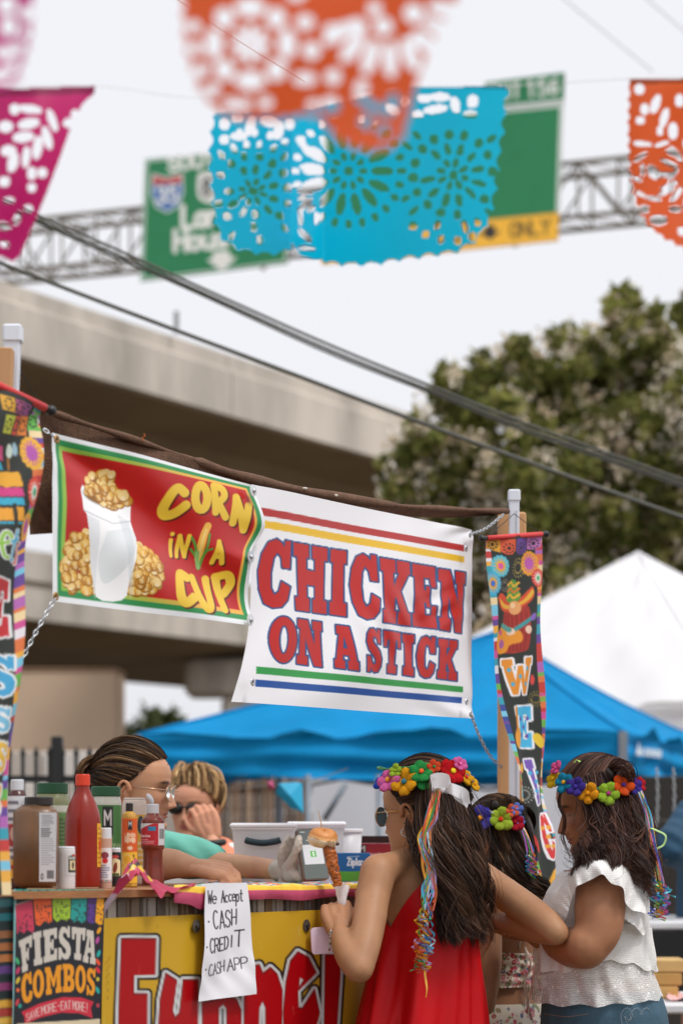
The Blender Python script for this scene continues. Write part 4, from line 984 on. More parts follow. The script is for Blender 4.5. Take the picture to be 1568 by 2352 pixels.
for y0, y1, c_ in ((200, 290, 'd8558a'), (290, 345, '3fb0d0'), (350, 440, 'f0b03a'), (440, 500, 'd8448a'), (500, 550, '3fb0d0'), (560, 640, 'f0a838'), (640, 660, '3fb0d0')): sh.poly([(-60, y0), (30 if y0 < 340 else 112, y0 + 8), (44 if y0 < 340 else 118, y1), (-60, y1 - 6)], c_)
sh.poly([(40, 370), (110, 380), (116, 440), (40, 446)], 'f0b03a'); sh.poly([(75, 560), (108, 560), (106, 640), (82, 640)], 'f0a838'); sh.poly([(60, 540), (76, 540), (78, 680), (56, 660)], '2b302c')
def script(pl, w, c_):
    for p_ in pl: sh.stroke(p_, w + 14, 'eef2f4', smooth=True)
    for p_ in pl: sh.stroke(p_, w, c_, smooth=True)
script([[(-20, 770), (30, 760), (40, 730), (15, 705), (-10, 760), (0, 840), (30, 850)]], 17, '8fc24a'); script([[(78, 700), (62, 800), (58, 860), (78, 865)], [(45, 760), (95, 745)]], 16, '49b4dc'); script([[(118, 770), (98, 790), (112, 830), (108, 880), (92, 880)]], 13, 'e0574a')
for q, c_ in (([(-60, 960), (76, 985), (60, 1300), (-60, 1320)], 'c8343a'), ([(-60, 1400), (70, 1420), (56, 1640), (-60, 1660)], '49a8d8'), ([(-60, 1900), (46, 1920), (40, 2080), (-60, 2090)], 'eec048'), ([(-60, 2140), (30, 2160), (24, 2340), (-60, 2350)], 'f0b03a'), ([(-60, 1700), (40, 1720), (36, 1850), (-60, 1860)], '7ec0e0')):
    slab(sh, 'E' if c_ == 'c8343a' else 'S', q, [(12, 'eef2f4'), (0, c_)])
sh.push(.01 * np.sin(7 * sh.s + 16 * sh.t))
root = empty('porch_banner', P(40, 900, 4.2), 'tall dark printed fabric banner hung on the near left post, cut by the photo edge', 'banner')
sh.build('fabric', m_fab, root)
a, b = P(-95, 842, 4.05), P(102, 936, 4.26); rod(a, b, .0075, m_redfab, root, m_tip)

# ------------------------------------------------------------------ the counter
def along(p): return (p - S0).dot(SD)
_a, _b = Q(30, 2045), Q(820, 2037)
def ctz(p): return _a.z + (_b.z - _a.z) * (along(p) - along(_a)) / (along(_b) - along(_a))
def onctr(x, off, dz=0.0):
    Y = stallY(x, off); p = Vector(((x - CX) / FP * Y, Y, 0)); p.z = ctz(p) + dz; return p
def atctr(x, Y, dz=0.0):
    p = Vector(((x - CX) / FP * Y, Y, 0)); p.z = ctz(p) + dz; return p
def sp(al, off, z): v = S0 + SD * al + SN * off; return Vector((v.x, v.y, z))
AL0, AL1 = along(Q(28, 2045)), along(Q(1190, 2045))
ctr = empty('food_counter', sp((AL0 + AL1) / 2, .3, 0), 'stall counter with wooden top and ribbed board front', 'counter')
m_top = mat('counter_plywood', 'a06c42', .6, .25, 10, .2, 50, stretch=(1, 1, 6))
z0, z1 = ctz(sp(AL0, 0, 0)), ctz(sp(AL1, 0, 0))
V = [sp(a_, o_, z_ - dz) for a_, z_ in ((AL0 - .12, z0), (AL1, z1)) for o_ in (-.03, .62) for dz in (0, .014)]
mesh('counter_top', V, [(0, 2, 3, 1), (4, 5, 7, 6), (0, 1, 5, 4), (2, 6, 7, 3), (0, 4, 6, 2), (1, 3, 7, 5)], m_top, ctr, False)
bw = .045; k = 0; a_ = AL0 + .004
cs = ['8e7f74', 'a08972', 'aaa096', '7a6d62', 'b8aa9a', '94795f', 'c4b8aa']
while a_ < AL1 - bw:
    zt = ctz(sp(a_, 0, 0)) - .016; m = MB(); c = sp(a_ + bw / 2, .012, zt / 2)
    rise = .008 if k % 3 == 0 else 0
    m.box(c - SN * rise / 2, bw - .003, .02 + rise, zt, ax=(SD, SN, UP), bevel=.003)
    m.box(sp(a_ + bw * .25, -.0005 - rise, zt / 2), .006, .006, zt - .01, ax=(SD, SN, UP), bevel=.002)
    m.build('front_board', mat('board_%d' % (k % 7), cs[k % 7], .7, .35, 9, .3, 40, stretch=(1, 1, .15), dirt=.2), ctr); a_ += bw; k += 1
for al_ in (AL0, AL1):
    m = MB(); zt = ctz(sp(al_, 0, 0)) - .016; m.box(sp(al_ + (.01 if al_ == AL0 else -.01), .32, zt / 2), .02, .56, zt, ax=(SD, SN, UP)); m.build('end_panel', mat('end_panel', '4a4540', .8), ctr)

# funnel banner
fq = [(238, 2110), (236, 2352), (232, 2600)]
sh = Sheet([Q(x, y, -.022) for x, y in fq], [Q(x, y, -.022) for x, y in ((1010, 2080), (1010, 2330), (1010, 2600))], 290, 160, 'c89e2a')
sh.frame(188.2, 1975.7, .4); sh.aa = 7
gl_ = [[(232, 452), (430, 452), (426, 658), (306, 658), (303, 770), (380, 770), (374, 1150), (212, 1150)],
       [(488, 652), (548, 692), (522, 870), (536, 905), (562, 880), (586, 690), (668, 690), (655, 1150), (432, 1150), (455, 800)],
       [(690, 820), (760, 800), (820, 780), (880, 800), (905, 860), (905, 1150), (826, 1150), (826, 850), (805, 826), (780, 850), (776, 1150), (692, 1150)],
       [(985, 606), (1012, 602), (1032, 652), (1075, 618), (1112, 655), (1142, 750), (1140, 1150), (1050, 1150), (1048, 850), (1030, 806), (1008, 850), (1002, 1150), (922, 1150), (926, 800), (950, 640)],
       [(1232, 528), (1292, 560), (1338, 648), (1232, 752), (1236, 850), (1262, 850), (1330, 745), (1362, 880), (1330, 1000), (1200, 1150), (1160, 1050), (1150, 880), (1165, 700), (1190, 580)],
       [(1392, 545), (1472, 545), (1480, 650), (1456, 1150), (1392, 1150)]]
hol = {4: [[(1242, 672), (1272, 684), (1236, 742)]]}
for i, g_ in enumerate(gl_): sh.poly(g_, '1d1a1a', 32, smooth=False)
for i, g_ in enumerate(gl_): sh.poly(g_, 'c9cccd', 20)
for i, g_ in enumerate(gl_): sh.poly(g_, '7a1216', 3, hol.get(i, ())); sh.poly([(x + 1, y + 6) for x, y in g_], 'a80a12', -2, [[(x + 1, y + 6) for x, y in h] for h in hol.get(i, ())])
rr = random.Random(2)
for _ in range(26):
    x, y = rr.uniform(130, 1450), rr.uniform(360, 940); sh.stroke([(x, y), (x + rr.uniform(-8, 8), y + rr.uniform(10, 60))], rr.uniform(1, 2.5), rr.choice(('8a7a3a', 'd8c070', '6a5a2a')), op=.5)
for _ in range(6):
    sh.stroke([(140 + _ * 3, 600 + _ * 40), (165 - _ * 2, 560 + _ * 45)], 4, '5a4a22', op=.45)
sh.push(.003 * np.sin(8 * sh.s + 3 * sh.t))
fb = sh.build('funnel_banner', m_vinyl); tag(fb, 'yellow banner with big red Funnel lettering on the counter front', 'banner')
def bolt(x, y):
    c = Q(x, y, -.026); m = MB(); m.lathe(c, [(.003, 0), (.0135, .0), (.0135, .002), (.003, .003)], 18, up=FRONT); o = m.build('washer', mat('rusty_washer', '6b6258', .5, .3, 40, metal=.6), fb)
    m = MB(); m.lathe(c, [(.0062, .002), (.0062, .007), (.003, .008), (.0005, .008)], 6, up=FRONT); m.build('bolt_head', mat('bolt_steel', '5b5a58', .4, .2, metal=.8), o)
bolt(450, 2128); bolt(703, 2127)

# fiesta combos poster
sh = Sheet([Q(x, y, -.02) for x, y in ((31, 2043), (28, 2200), (24, 2352), (20, 2520))], [Q(x, y, -.022) for x, y in ((240, 2044), (236, 2200), (229, 2352), (222, 2520))], 140, 215, '1a1d26')
sh.frame(0, 1975.7, .28)
sh._band((sh.s < .03).astype(float), '7fb6b8')
for i in range(40):
    x = 130 + i * 18; sh.poly([(x, 240), (x + 30, 240), (x + 10, 268 + 18 * math.sin(i * 1.7))], '1e9e90')
for q, c_ in (([(128, 372), (272, 335), (288, 575), (270, 600), (230, 575), (200, 605), (165, 585), (140, 615)], 'c93a58'), ([(280, 325), (425, 275), (432, 505), (400, 525), (370, 500), (335, 545), (300, 530)], 'e8602a'), ([(432, 258), (578, 262), (572, 480), (540, 505), (505, 485), (470, 512), (440, 480)], '9cbf2e'),
              ([(584, 275), (708, 300), (695, 500), (665, 520), (630, 495), (600, 515), (576, 480)], '1f9a92'), ([(716, 300), (785, 310), (770, 520), (740, 525), (706, 500)], '5a3488'), ([(790, 310), (856, 320), (840, 530), (810, 535), (775, 510)], 'eda21e')):
    sh.poly(q, c_); cx_, cy_ = np.mean(q, 0); r2 = random.Random(int(cx_))
    for i in range(34):
        u, v = r2.uniform(-55, 55), r2.uniform(-90, 70); sh.ell(cx_ + u, cy_ + v, r2.uniform(3, 6), r2.uniform(5, 10), '2a2430', r2.uniform(0, 3), .7)
sh.stroke([(128, 370), (280, 322), (430, 256), (580, 262), (710, 298), (858, 318)], 6, 'cfc6b0')
for ch, q in (('F', [(155, 668), (272, 612), (262, 895), (188, 930)]), ('I', [(276, 600), (346, 582), (356, 855), (286, 872)]), ('E', [(360, 580), (470, 556), (470, 820), (366, 848)]), ('S', [(480, 550), (574, 545), (578, 820), (478, 820)]), ('T', [(584, 550), (698, 562), (672, 828), (588, 815)]), ('A', [(690, 570), (786, 588), (778, 862), (672, 838)])):
    slab(sh, ch, q, [(0, 'cdc5ba')])
for ch, q in (('C', [(175, 940), (268, 915), (280, 1165), (180, 1188)]), ('O', [(275, 910), (368, 890), (370, 1130), (275, 1140)]), ('M', [(374, 885), (506, 860), (506, 1085), (382, 1112)]), ('B', [(513, 855), (606, 855), (606, 1085), (513, 1088)]), ('O', [(610, 860), (698, 866), (698, 1090), (610, 1096)]), ('S', [(702, 880), (785, 895), (772, 1120), (702, 1110)])):
    slab(sh, ch, q, [(0, 'e8961c')])
sh.poly([(180, 1250), (330, 1180), (520, 1125), (660, 1130), (765, 1165), (740, 1215), (755, 1300), (640, 1260), (500, 1255), (340, 1295), (210, 1350), (205, 1290)], 'c8283e')
text(sh, 'SAVE', [(220, 1270), (330, 1215), (335, 1275), (228, 1325)], 8, 'd8b8b0'); text(sh, 'MORE', [(345, 1205), (462, 1172), (465, 1238), (350, 1270)], 8, 'd8b8b0'); sh.ell(482, 1200, 7, 7, 'd8b8b0'); text(sh, 'EAT', [(500, 1165), (575, 1158), (575, 1225), (500, 1230)], 8, 'd8b8b0'); text(sh, 'MORE!', [(592, 1158), (718, 1180), (715, 1250), (592, 1226)], 8, 'd8b8b0')
for x, y, c_, r_ in ((805, 770, '1fa8a0', .4), (800, 840, 'e8502a', -.5), (145, 830, '3fb070', -.4), (150, 910, 'c83a6a', .4), (150, 990, 'd8b83a', .5), (150, 1070, 'e86a3a', 0), (800, 905, 'd8283a', -.5), (798, 980, 'c8b83a', 0), (797, 1070, '1fa8a0', -.4), (145, 1170, 'c83a4a', .4), (168, 1200, '1fa090', 0), (808, 580, 'eda21e', .5), (795, 660, 'b84a9a', .3), (800, 1195, 'b83a4a', 0)):
    sh.ell(x, y, 15, 32 if r_ else 18, c_, r_)
sh.poly([(140, 1345), (820, 1305), (820, 1420), (140, 1420)], 'd8c8a8', smooth=False)
sh.push(.002 * np.sin(6 * sh.s))
o = sh.build('combo_poster', mat('poster_print', 'ffffff', .5, .06, 6, attr=True)); tag(o, 'dark poster reading FIESTA COMBOS at the left end of the counter', 'poster')

# handwritten paper
lp = [(473, 2030), (471, 2090), (470, 2156), (464, 2236), (461, 2302)]; rp_ = [(567, 2028), (574, 2096), (578, 2150), (582, 2216), (586, 2284)]
sh = Sheet([Q(x, y, -.045) for x, y in lp], [Q(x, y, -.045) for x, y in rp_], 110, 240, 'ececf2')
sh.frame(188.2, 1975.7, .4); K = '201c24'
text(sh, 'We', [(726, 178), (778, 178), (778, 250), (726, 252)], 6, K, .15, .03); text(sh, 'Accept', [(806, 178), (922, 165), (922, 236), (806, 244)], 6, K, .22, .04)
sh.ell(731, 356, 5, 5, K); text(sh, 'CASH', [(757, 298), (888, 284), (888, 370), (762, 404)], 7, K, .3, .04)
sh.ell(717, 503, 5, 5, K); text(sh, 'CREDI', [(736, 455), (878, 436), (880, 500), (740, 540)], 7, K, .3, .04); text(sh, 'T', [(882, 408), (934, 402), (934, 494), (882, 500)], 8, K)
sh.ell(720, 632, 5, 5, K); text(sh, 'CASH', [(738, 605), (832, 578), (836, 640), (742, 672)], 5, K, .25, .04); text(sh, 'APP', [(848, 572), (950, 556), (950, 618), (852, 640)], 5, K, .25, .04)
sh.push(.004 * np.sin(3.1 * sh.s + .3) * (.3 + sh.t) + .0035 * np.sin(8 * sh.t + 4 * sh.s) * sh.t + .0015 * np.sin(21 * sh.t - 17 * sh.s) * np.exp(-((sh.t - .8) / .15) ** 2))
o = sh.build('paper_sign', mat('white_paper', 'ffffff', .8, .03, 8, attr=True)); tag(o, 'handwritten paper listing CASH CREDIT CASH APP taped over the counter edge', 'paper sign')

# printed tablecloth with pink edge
nu, nv = 220, 80; V = []; C = []
rr = np.random.default_rng(5); pal = [lin(c) for c in ('e0503e', 'f0c040', '3f9ac8', '5fae62', 'e9e4dc', 'd04a86', '2f4f8a', 'f08a3a', '88c8d8')]
cell = rr.integers(0, 9, (60, 60)); xs = np.linspace(400, 1150, nu + 1)
for i in range(nv + 1):
    f = i / nv
    for j, x in enumerate(xs):
        hang = .027 + .005 * math.sin(j * .045 + 1) ** 2 + .0015 * math.sin(j * .16) - .006 * j / nu
        if j < 30: hang += .014 * math.exp(-((j - 20) / 7) ** 2)
        if f < .8:
            o_ = .6 - f / .8 * .635
            if j < 26: o_ = min(o_, .30 * j / 26 - .02)
            p = onctr(x, o_, .003 + .0025 * (1 + math.sin(j * .21 + f * 9) * math.sin(f * 17 + j * .05)))
        else:
            g = (f - .8) / .2; p = onctr(x, -.035 - .004 * math.sin(g * 3), .003 - hang * g)
            p = p - SN * (.003 * math.sin(j * .25) * g)
        V.append(p)
        if f > .86: c_ = lin('c04a6c')
        elif f > .77: c_ = lin('eec23c')
        else: c_ = pal[cell[int(f * 46 + j * .12) % 60, int(j * .33 - f * 12) % 60]]
        C.append(c_)
o = mesh('tablecloth', V, gridfaces(nv + 1, nu + 1), mat('printed_cloth', 'ffffff', .7, .12, 40, attr=True), cols=np.array(C)); tag(o, 'bright multicoloured tablecloth with pink edge on the counter', 'tablecloth')

# crumpled pennant left on the counter edge
nu, nv = 60, 16; V = []; C = []
path = catmull([onctr(252, -.035, -.012), onctr(285, -.04, .004), onctr(305, -.03, .036), onctr(330, -.035, .03), onctr(352, -.04, .008), onctr(395, -.035, .0), onctr(445, -.03, .004)], nu + 1)
for i in range(nv + 1):
    f = i / nv - .5
    for j in range(nu + 1):
        p = Vector(path[j]); w = .085 * (1 - .6 * (j / nu)) + .01 * math.sin(j * .5)
        p = p + SN * f * w * .5 + Vector((0, 0, -f * w * .8 * math.cos(j * .09) + .004 * math.sin(j * .8 + f * 6))); V.append(p)
        C.append(lin('e8c23a') if .12 < f < .3 and 16 < j < 44 else lin('2a2420') if .3 <= f < .4 and 20 < j < 44 else lin('d8c4d8') if f > .05 and j < 17 else lin('c03a5c'))
o = mesh('crumpled_pennant', V, gridfaces(nv + 1, nu + 1), mat('pennant_plastic', 'ffffff', .35, .1, attr=True, translucent=.2), cols=np.array(C)); tag(o, 'crumpled pink and yellow pennant lying on the counter edge', 'pennant')
# striped blanket hanging left of the counter
sh = Sheet([P(-70, 2062, 4.2), P(-70, 2520, 4.2)], [P(31, 2060, 4.24), P(25, 2520, 4.24)], 40, 160, '1c2a2c')
for k, (y, c_) in enumerate(((2068, '2a5a60'), (2100, '1f6f78'), (2140, '8a5a3a'), (2168, 'a0643a'), (2195, 'b0703e'), (2222, '5a3a78'), (2260, '8a3a70'), (2300, 'd0a03a'), (2320, 'a83a34'), (2340, 'd8b04a'))): sh.poly([(-90, y), (60, y - 2), (60, y + 16), (-90, y + 18)], c_)
sh.V[..., 1] += .02 * np.sin(sh.s * 9)
o = sh.build('striped_blanket', mat('woven_blanket', 'ffffff', .9, .25, 30, .4, 120, attr=True)); tag(o, 'dark striped blanket hanging at the left edge below the bottles', 'blanket')

# ================================================================== papel picado flags
def scallop(pl, r=17, sm=4):
    pl = catmull(pl, 120); out = []; acc = 0
    d = np.r_[0, np.cumsum(np.linalg.norm(np.diff(pl, axis=0), axis=1))]; n = max(2, int(d[-1] / (2 * r)))
    for k in range(n):
        for i in range(sm * 2):
            s_ = (k + i / (sm * 2)) / n * d[-1]; p = np.array([np.interp(s_, d, pl[:, 0]), np.interp(s_, d, pl[:, 1])])
            q = np.array([np.interp(s_ + 1, d, pl[:, 0]), np.interp(s_ + 1, d, pl[:, 1])]); t = q - p; t /= np.linalg.norm(t) + 1e-9
            out.append(p + np.array([-t[1], t[0]]) * -r * .55 * (1 - abs(math.sin(math.pi * i / (sm * 2)))) )
    return [tuple(p) for p in out]
def flag(outline, box, Y, color, holes, label, n=(230, 200), wob=.02, seed=1, fold=None, hem=None):
    x0, y0, x1, y1 = box
    sh = Sheet(lerp_l(P(x0, y0, Y), P(x0, y1, Y), 3), lerp_l(P(x1, y0, Y), P(x1, y1, Y), 3), n[0], n[1], color)
    keep = inside(sh.px, sh.py, [tuple(p) for p in outline])
    for h in holes:
        x, y, rx, ry = h[:4]; ro = h[4] if len(h) > 4 else 0; X, Yy = sh.px - x, sh.py - y; ca, sa = math.cos(ro), math.sin(ro)
        u, v = X * ca + Yy * sa, -X * sa + Yy * ca
        keep &= ~((u / rx) ** 2 + (v / ry) ** 2 < 1)
    if hem is not None: sh._band((sh.py < np.interp(sh.px, [x0, x1], hem)).astype(float), sh.C[0, 0] * .72)
    dY = wob * (np.sin(sh.s * 7 + seed) + .6 * np.sin(sh.t * 5 + sh.s * 3 + seed))
    if fold: dY = dY + np.interp(sh.px, fold[0], fold[1])
    k = (Y + dY) / Y          # bend the sheet in depth
    rel = sh.V - np.array([0, 0, CH]); sh.V = rel * k[..., None] + np.array([0, 0, CH])
    o = sh.build('papel_picado_flag', mat('picado_plastic', 'ffffff', .4, .06, 8, attr=True, translucent=.58), keep=keep)
    return tag(o, label, 'flag', 'cut plastic festival flags')
def ringh(x, y, R, n, rx, ry, a0=0, a1=2 * math.pi): return [(x + R * math.cos(a0 + (a1 - a0) * i / n), y + R * math.sin(a0 + (a1 - a0) * i / n), rx, ry, a0 + (a1 - a0) * i / n) for i in range(n)]
# near orange flag
ol = [(1090, -90), (1062, -20), (1020, 50), (985, 120), (955, 200), (938, 270)] + scallop([(938, 270), (915, 322), (870, 342), (820, 338), (770, 312), (735, 268), (690, 262), (640, 270), (580, 272), (530, 268), (495, 245), (462, 205), (440, 150), (425, 80), (420, -90)], 20)
H_ = [(575, 100, 10, 10)] + ringh(575, 100, 30, 8, 15, 8) + [(575 + 84 * math.cos(a), 100 + 84 * math.sin(a), 20, 22) for a in np.arange(0, 6.28, .785)] + [(575 + 84 * math.cos(a), 100 + 84 * math.sin(a), 17, 34, a) for a in np.arange(0, 6.28, 1.571)]
H_ += ringh(890, 0, 135, 8, 40, 15, .15, 2.9) + [(445, 60, 13, 13), (448, 110, 14, 14), (462, 160, 14, 14), (488, 205, 14, 14), (530, 238, 13, 13), (610, 235, 13, 13), (560, 240, 12, 12), (700, 180, 24, 14), (715, 115, 18, 18), (765, 175, 16, 16), (700, 50, 18, 16), (760, 70, 14, 14), (680, -20, 20, 20), (760, 240, 17, 17), (830, 200, 14, 14), (840, 280, 13, 13), (850, 240, 40, 9, .5), (900, 240, 12, 26, .3), (820, 60, 20, 17), (880, 60, 20, 18), (960, 90, 16, 16), (950, 30, 20, 20), (860, 20, 14, 14), (720, 240, 11, 11), (880, 300, 12, 12)]
flag(ol, (400, -100, 1110, 362), 1.9, 'fa6a34', H_, 'large blurred orange cut-out flag at the top centre, nearest the camera', (190, 132), .012, 2)
# near magenta scrap at the top left
flag([(-120, -80), (78, -80), (74, 40)] + scallop([(74, 40), (64, 100), (48, 150), (20, 195), (-120, 220)][::1], 16), (-130, -90, 100, 240), 1.95, 'e4409a', [(20, 60, 18, 22), (60, 30, 14, 16), (40, 110, 13, 13), (10, 120, 22, 14), (0, 170, 26, 14), (55, 75, 10, 10), (15, 10, 22, 20), (30, 150, 9, 14)], 'blurred magenta cut-out flag in the top left corner', (120, 120), .01, 3)
# magenta flag at the left
ol = [(-140, 208), (218, 195), (220, 212), (190, 240), (165, 290), (140, 360), (110, 440), (85, 500), (62, 555), (46, 590), (28, 604), (5, 590), (-140, 560)]
H_ = [(34, 250, 11, 11), (70, 250, 26, 9, .15), (120, 275, 8, 26, -.35), (66, 283, 24, 11, -.2), (13, 290, 16, 12), (54, 314, 24, 11, -.1), (108, 316, 9, 26, -.3), (20, 346, 17, 12), (86, 338, 10, 26, .15), (30, 372, 11, 22, .3), (60, 360, 8, 24, .1), (97, 396, 10, 11), (10, 416, 12, 11), (73, 398, 10, 14), (160, 282, 14, 10), (172, 262, 8, 10), (73, 430, 9, 9), (20, 460, 12, 6), (65, 480, 9, 9), (10, 520, 14, 8, .4), (40, 500, 6, 16, .4), (10, 560, 10, 6, .3)]
flag(ol, (-150, 185, 230, 612), 3.2, 'e02a80', H_, 'magenta cut-out flag tapering down at the left', (150, 165), .025, 1, hem=(226, 214))
# turquoise flag, folded in the middle
ol = [(1163, 196)] + scallop([(1160, 215), (1152, 290), (1142, 360), (1132, 440), (1112, 520), (1060, 568), (990, 582), (930, 590), (860, 602), (800, 603), (742, 600)], 21) + [(736, 596), (720, 596), (690, 588), (670, 560)] + scallop([(668, 566), (640, 578), (580, 576), (530, 560), (500, 520), (490, 440), (484, 360), (490, 300), (492, 262)], 20) + [(495, 258), (720, 246), (940, 198)]
H_ = ringh(800, 392, 78, 14, 24, 9) + ringh(800, 392, 34, 10, 8, 5) + [(800, 392, 9, 9)] + ringh(800, 392, 122, 24, 9, 6)
H_ += [(720, 350, 26, 11, .4), (716, 385, 26, 9, .1), (720, 420, 26, 9, -.3), (700, 470, 22, 6, -.8), (700, 540, 20, 6, .8), (705, 570, 18, 5, .1), (690, 500, 5, 16), (690, 320, 10, 8), (700, 440, 18, 6, .2), (726, 500, 5, 14)]
H_ += [(515, 285, 11, 12), (545, 272, 14, 9), (575, 290, 10, 22, .3), (620, 280, 22, 10, .2), (640, 300, 10, 20, .3), (515, 320, 10, 10), (548, 312, 18, 8), (665, 285, 10, 11)]
H_ += [(975, 225, 16, 9), (1010, 222, 22, 9), (1000, 250, 26, 9, -.15), (1045, 240, 10, 18, -.3), (1085, 232, 12, 14, .3), (1080, 262, 14, 8), (930, 232, 12, 12), (960, 262, 12, 8), (900, 250, 16, 9, .6)]
rr = random.Random(8)
for cx_, cy_, xm, xM, rs in ((580, 440, 500, 662, ((0, 1, 9, 9), (24, 8, 9, 4), (52, 11, 12, 6), (82, 15, 9, 8), (110, 22, 10, 5), (138, 24, 8, 7))), (1040, 400, 925, 1135, ((0, 1, 10, 10), (28, 8, 10, 5), (60, 12, 15, 6), (92, 16, 10, 9), (122, 24, 12, 5), (150, 26, 8, 7)))):
    for R_, n_h, a_h, b_h in rs:
        for h in ringh(cx_, cy_, R_, n_h, a_h, b_h, .3, 6.58):
            if xm < h[0] < xM and 300 < h[1] < 555 and rr.random() < .93: H_.append((h[0] + rr.uniform(-2, 2), h[1] + rr.uniform(-2, 2), a_h * rr.uniform(.8, 1.15), b_h * rr.uniform(.8, 1.15), h[4]))
flag(ol, (478, 186, 1176, 622), 3.6, '0ad8ff', H_, 'turquoise cut-out flag folded in the middle, hanging before the highway signs', (250, 160), .015, 5, fold=([478, 668, 742, 960, 1176], [.05, -.05, .07, .0, -.06]), hem=(170, 206))
# orange flag at the right
ol = [(1446, 180), (1700, 176), (1700, 600)] + scallop([(1600, 585), (1555, 560), (1515, 538), (1482, 505), (1458, 450), (1447, 380), (1444, 300), (1446, 200)], 13)
H_ = [(1468, 204, 11, 11), (1505, 238, 9, 22, .35), (1525, 270, 8, 22, .3), (1480, 250, 9, 12), (1470, 275, 10, 8), (1545, 300, 10, 18), (1500, 395, 18, 11, .8), (1512, 505, 20, 11), (1480, 480, 10, 9), (1500, 540, 8, 8), (1475, 330, 20, 5, .1), (1520, 330, 16, 4, -.3), (1470, 360, 18, 4, -.6), (1545, 350, 16, 6, .3), (1462, 410, 12, 4, .4), (1530, 440, 20, 4, -.4), (1500, 455, 18, 4, .2), (1470, 445, 12, 3, .5), (1545, 400, 18, 4, -.9), (1550, 480, 14, 6), (1565, 530, 9, 9), (1515, 300, 7, 9), (1560, 230, 10, 14), (1475, 390, 5, 12)] + ringh(1590, 400, 60, 14, 22, 5)
flag(ol, (1430, 168, 1710, 612), 3.45, 'fc7038', H_, 'orange cut-out flag at the right edge', (140, 175), .02, 4, hem=(192, 188))
def string(pts, r, c_, lb):
    m = MB(); m.tube(catmull([P(*p) for p in pts], 24), r, 5); o = m.build('flag_string', mat('string_' + c_, c_, .7), smooth=True); tag(o, lb, 'string')
string([(-160, 206, 3.2), (218, 197, 3.22), (480, 225, 3.5), (942, 199, 3.6), (1160, 197, 3.58), (1446, 180, 3.46), (1720, 172, 3.44)], .0004, 'd9d6d8', 'thin pale string carrying the middle row of flags')
string([(-200, -95, 1.95), (400, -100, 1.9), (1300, -110, 1.9)], .0007, 'd0cccc', 'thin string above the picture carrying the nearest flags')
string([(380, -20, 4.6), (540, 88, 4.7), (700, 187, 4.8)], .0006, 'c8602f', 'thin orange string slanting through the top flag')

# ================================================================== things on the counter
def zpx(y, Y): return CH + (HZ - y) / FP * Y
def wrap_label(parent, c, r, z0, z1, a0, a1, base, paint=None, nu=60, nv=60, name='label', mt=None):
    """printed label bent round a jar; angles in degrees, 0 faces the camera, + to the right"""
    sh = Sheet([Vector((0, 1, 1)), Vector((0, 1, 0))], [Vector((1, 1, 1)), Vector((1, 1, 0))], nu, nv, base)
    a = np.radians(a0 + (a1 - a0) * sh.s)
    sh.V = np.stack([c.x + (r + .0006) * np.sin(a), c.y - (r + .0006) * np.cos(a), z1 + (z0 - z1) * sh.t], -1)
    sh.X, sh.Y, sh.aa = sh.s * 100, sh.t * 100, 2.0
    if paint: paint(sh)
    return sh.build(name, mt or mat('label_print', 'ffffff', .45, .04, 20, attr=True), parent)
def turned(name, x, off, prof, mt, label, cat, cap=None, capm=None, seg=26):
    """bottle: prof = [(radius px, photo y)...] from the bottom up"""
    Y = stallY(x, off); c = atctr(x, Y); k = Y / FP
    root = empty(name, c, label, cat)
    zb = c.z + .002
    pr = [(r * k, max(zpx(y, Y), zb) - c.z) for r, y in prof]; pr[0] = (pr[0][0], .002)
    rr = catmull(pr, len(pr) * 4); rr = [(max(.0005, a), b) for a, b in rr]
    m = MB(); m.lathe(c, rr, seg); m.build('body', mt, root, True)
    if cap:
        m = MB(); m.lathe(c, [(r * k, zpx(y, Y) - c.z) for r, y in cap], seg); m.build('cap', capm, root, False)
    return root, c, Y, k
def lines(sh, x0, x1, y0, y1, n, c='3a3a3c', w=1.4, seed=1):
    r = random.Random(seed)
    for i in range(n):
        y = y0 + (y1 - y0) * i / max(1, n - 1); sh.stroke([(x0, y), (x0 + (x1 - x0) * r.uniform(.5, 1), y)], w, c, op=.7)
def barcode(sh, x0, y0, x1, y1, seed=1):
    r = random.Random(seed); x = x0
    while x < x1:
        w = r.uniform(1.2, 3.5); sh.poly([(x, y0), (x + w, y0), (x + w, y1), (x, y1)], '2a2a2c'); x += w + r.uniform(1.5, 3.5)

m_powder = mat('brown_spice_powder', '6e4c2e', .4, .25, 18, coat=.15)
# big square jar of brown spice
Y = stallY(83, .07); c = atctr(83, Y); k = Y / FP
jar = empty('spice_jar', c, 'large square brown spice jar with black lid at the front left', 'spice jar')
m = MB(); zt = zpx(1853, Y); m.box((c.x, c.y, (c.z + .002 + zt) / 2), 97 * k, 90 * k, zt - c.z - .002, bevel=.011); m.build('body', m_powder, jar, True)
m = MB(); m.lathe((c.x, c.y, zt - .002), [(34 * k, 0), (33 * k, 6 * k)], 24); m.build('neck', m_powder, jar)
m = MB(); m.lathe((c.x + 6 * k, c.y, zt + 2 * k), [(32 * k, 0), (33 * k, 2 * k), (33 * k, 18 * k), (31 * k, 20 * k)], 28); m.build('lid', mat('black_lid', '2a2220', .4), jar, False)
f = c.y - 45 * k - .0012
sh = Sheet([P(90, 1867, f), P(90, 2026, f)], [P(130, 1867, f), P(128, 2026, f)], 50, 130, 'd2d4d8'); sh.frame(0, 1630.7, .28)
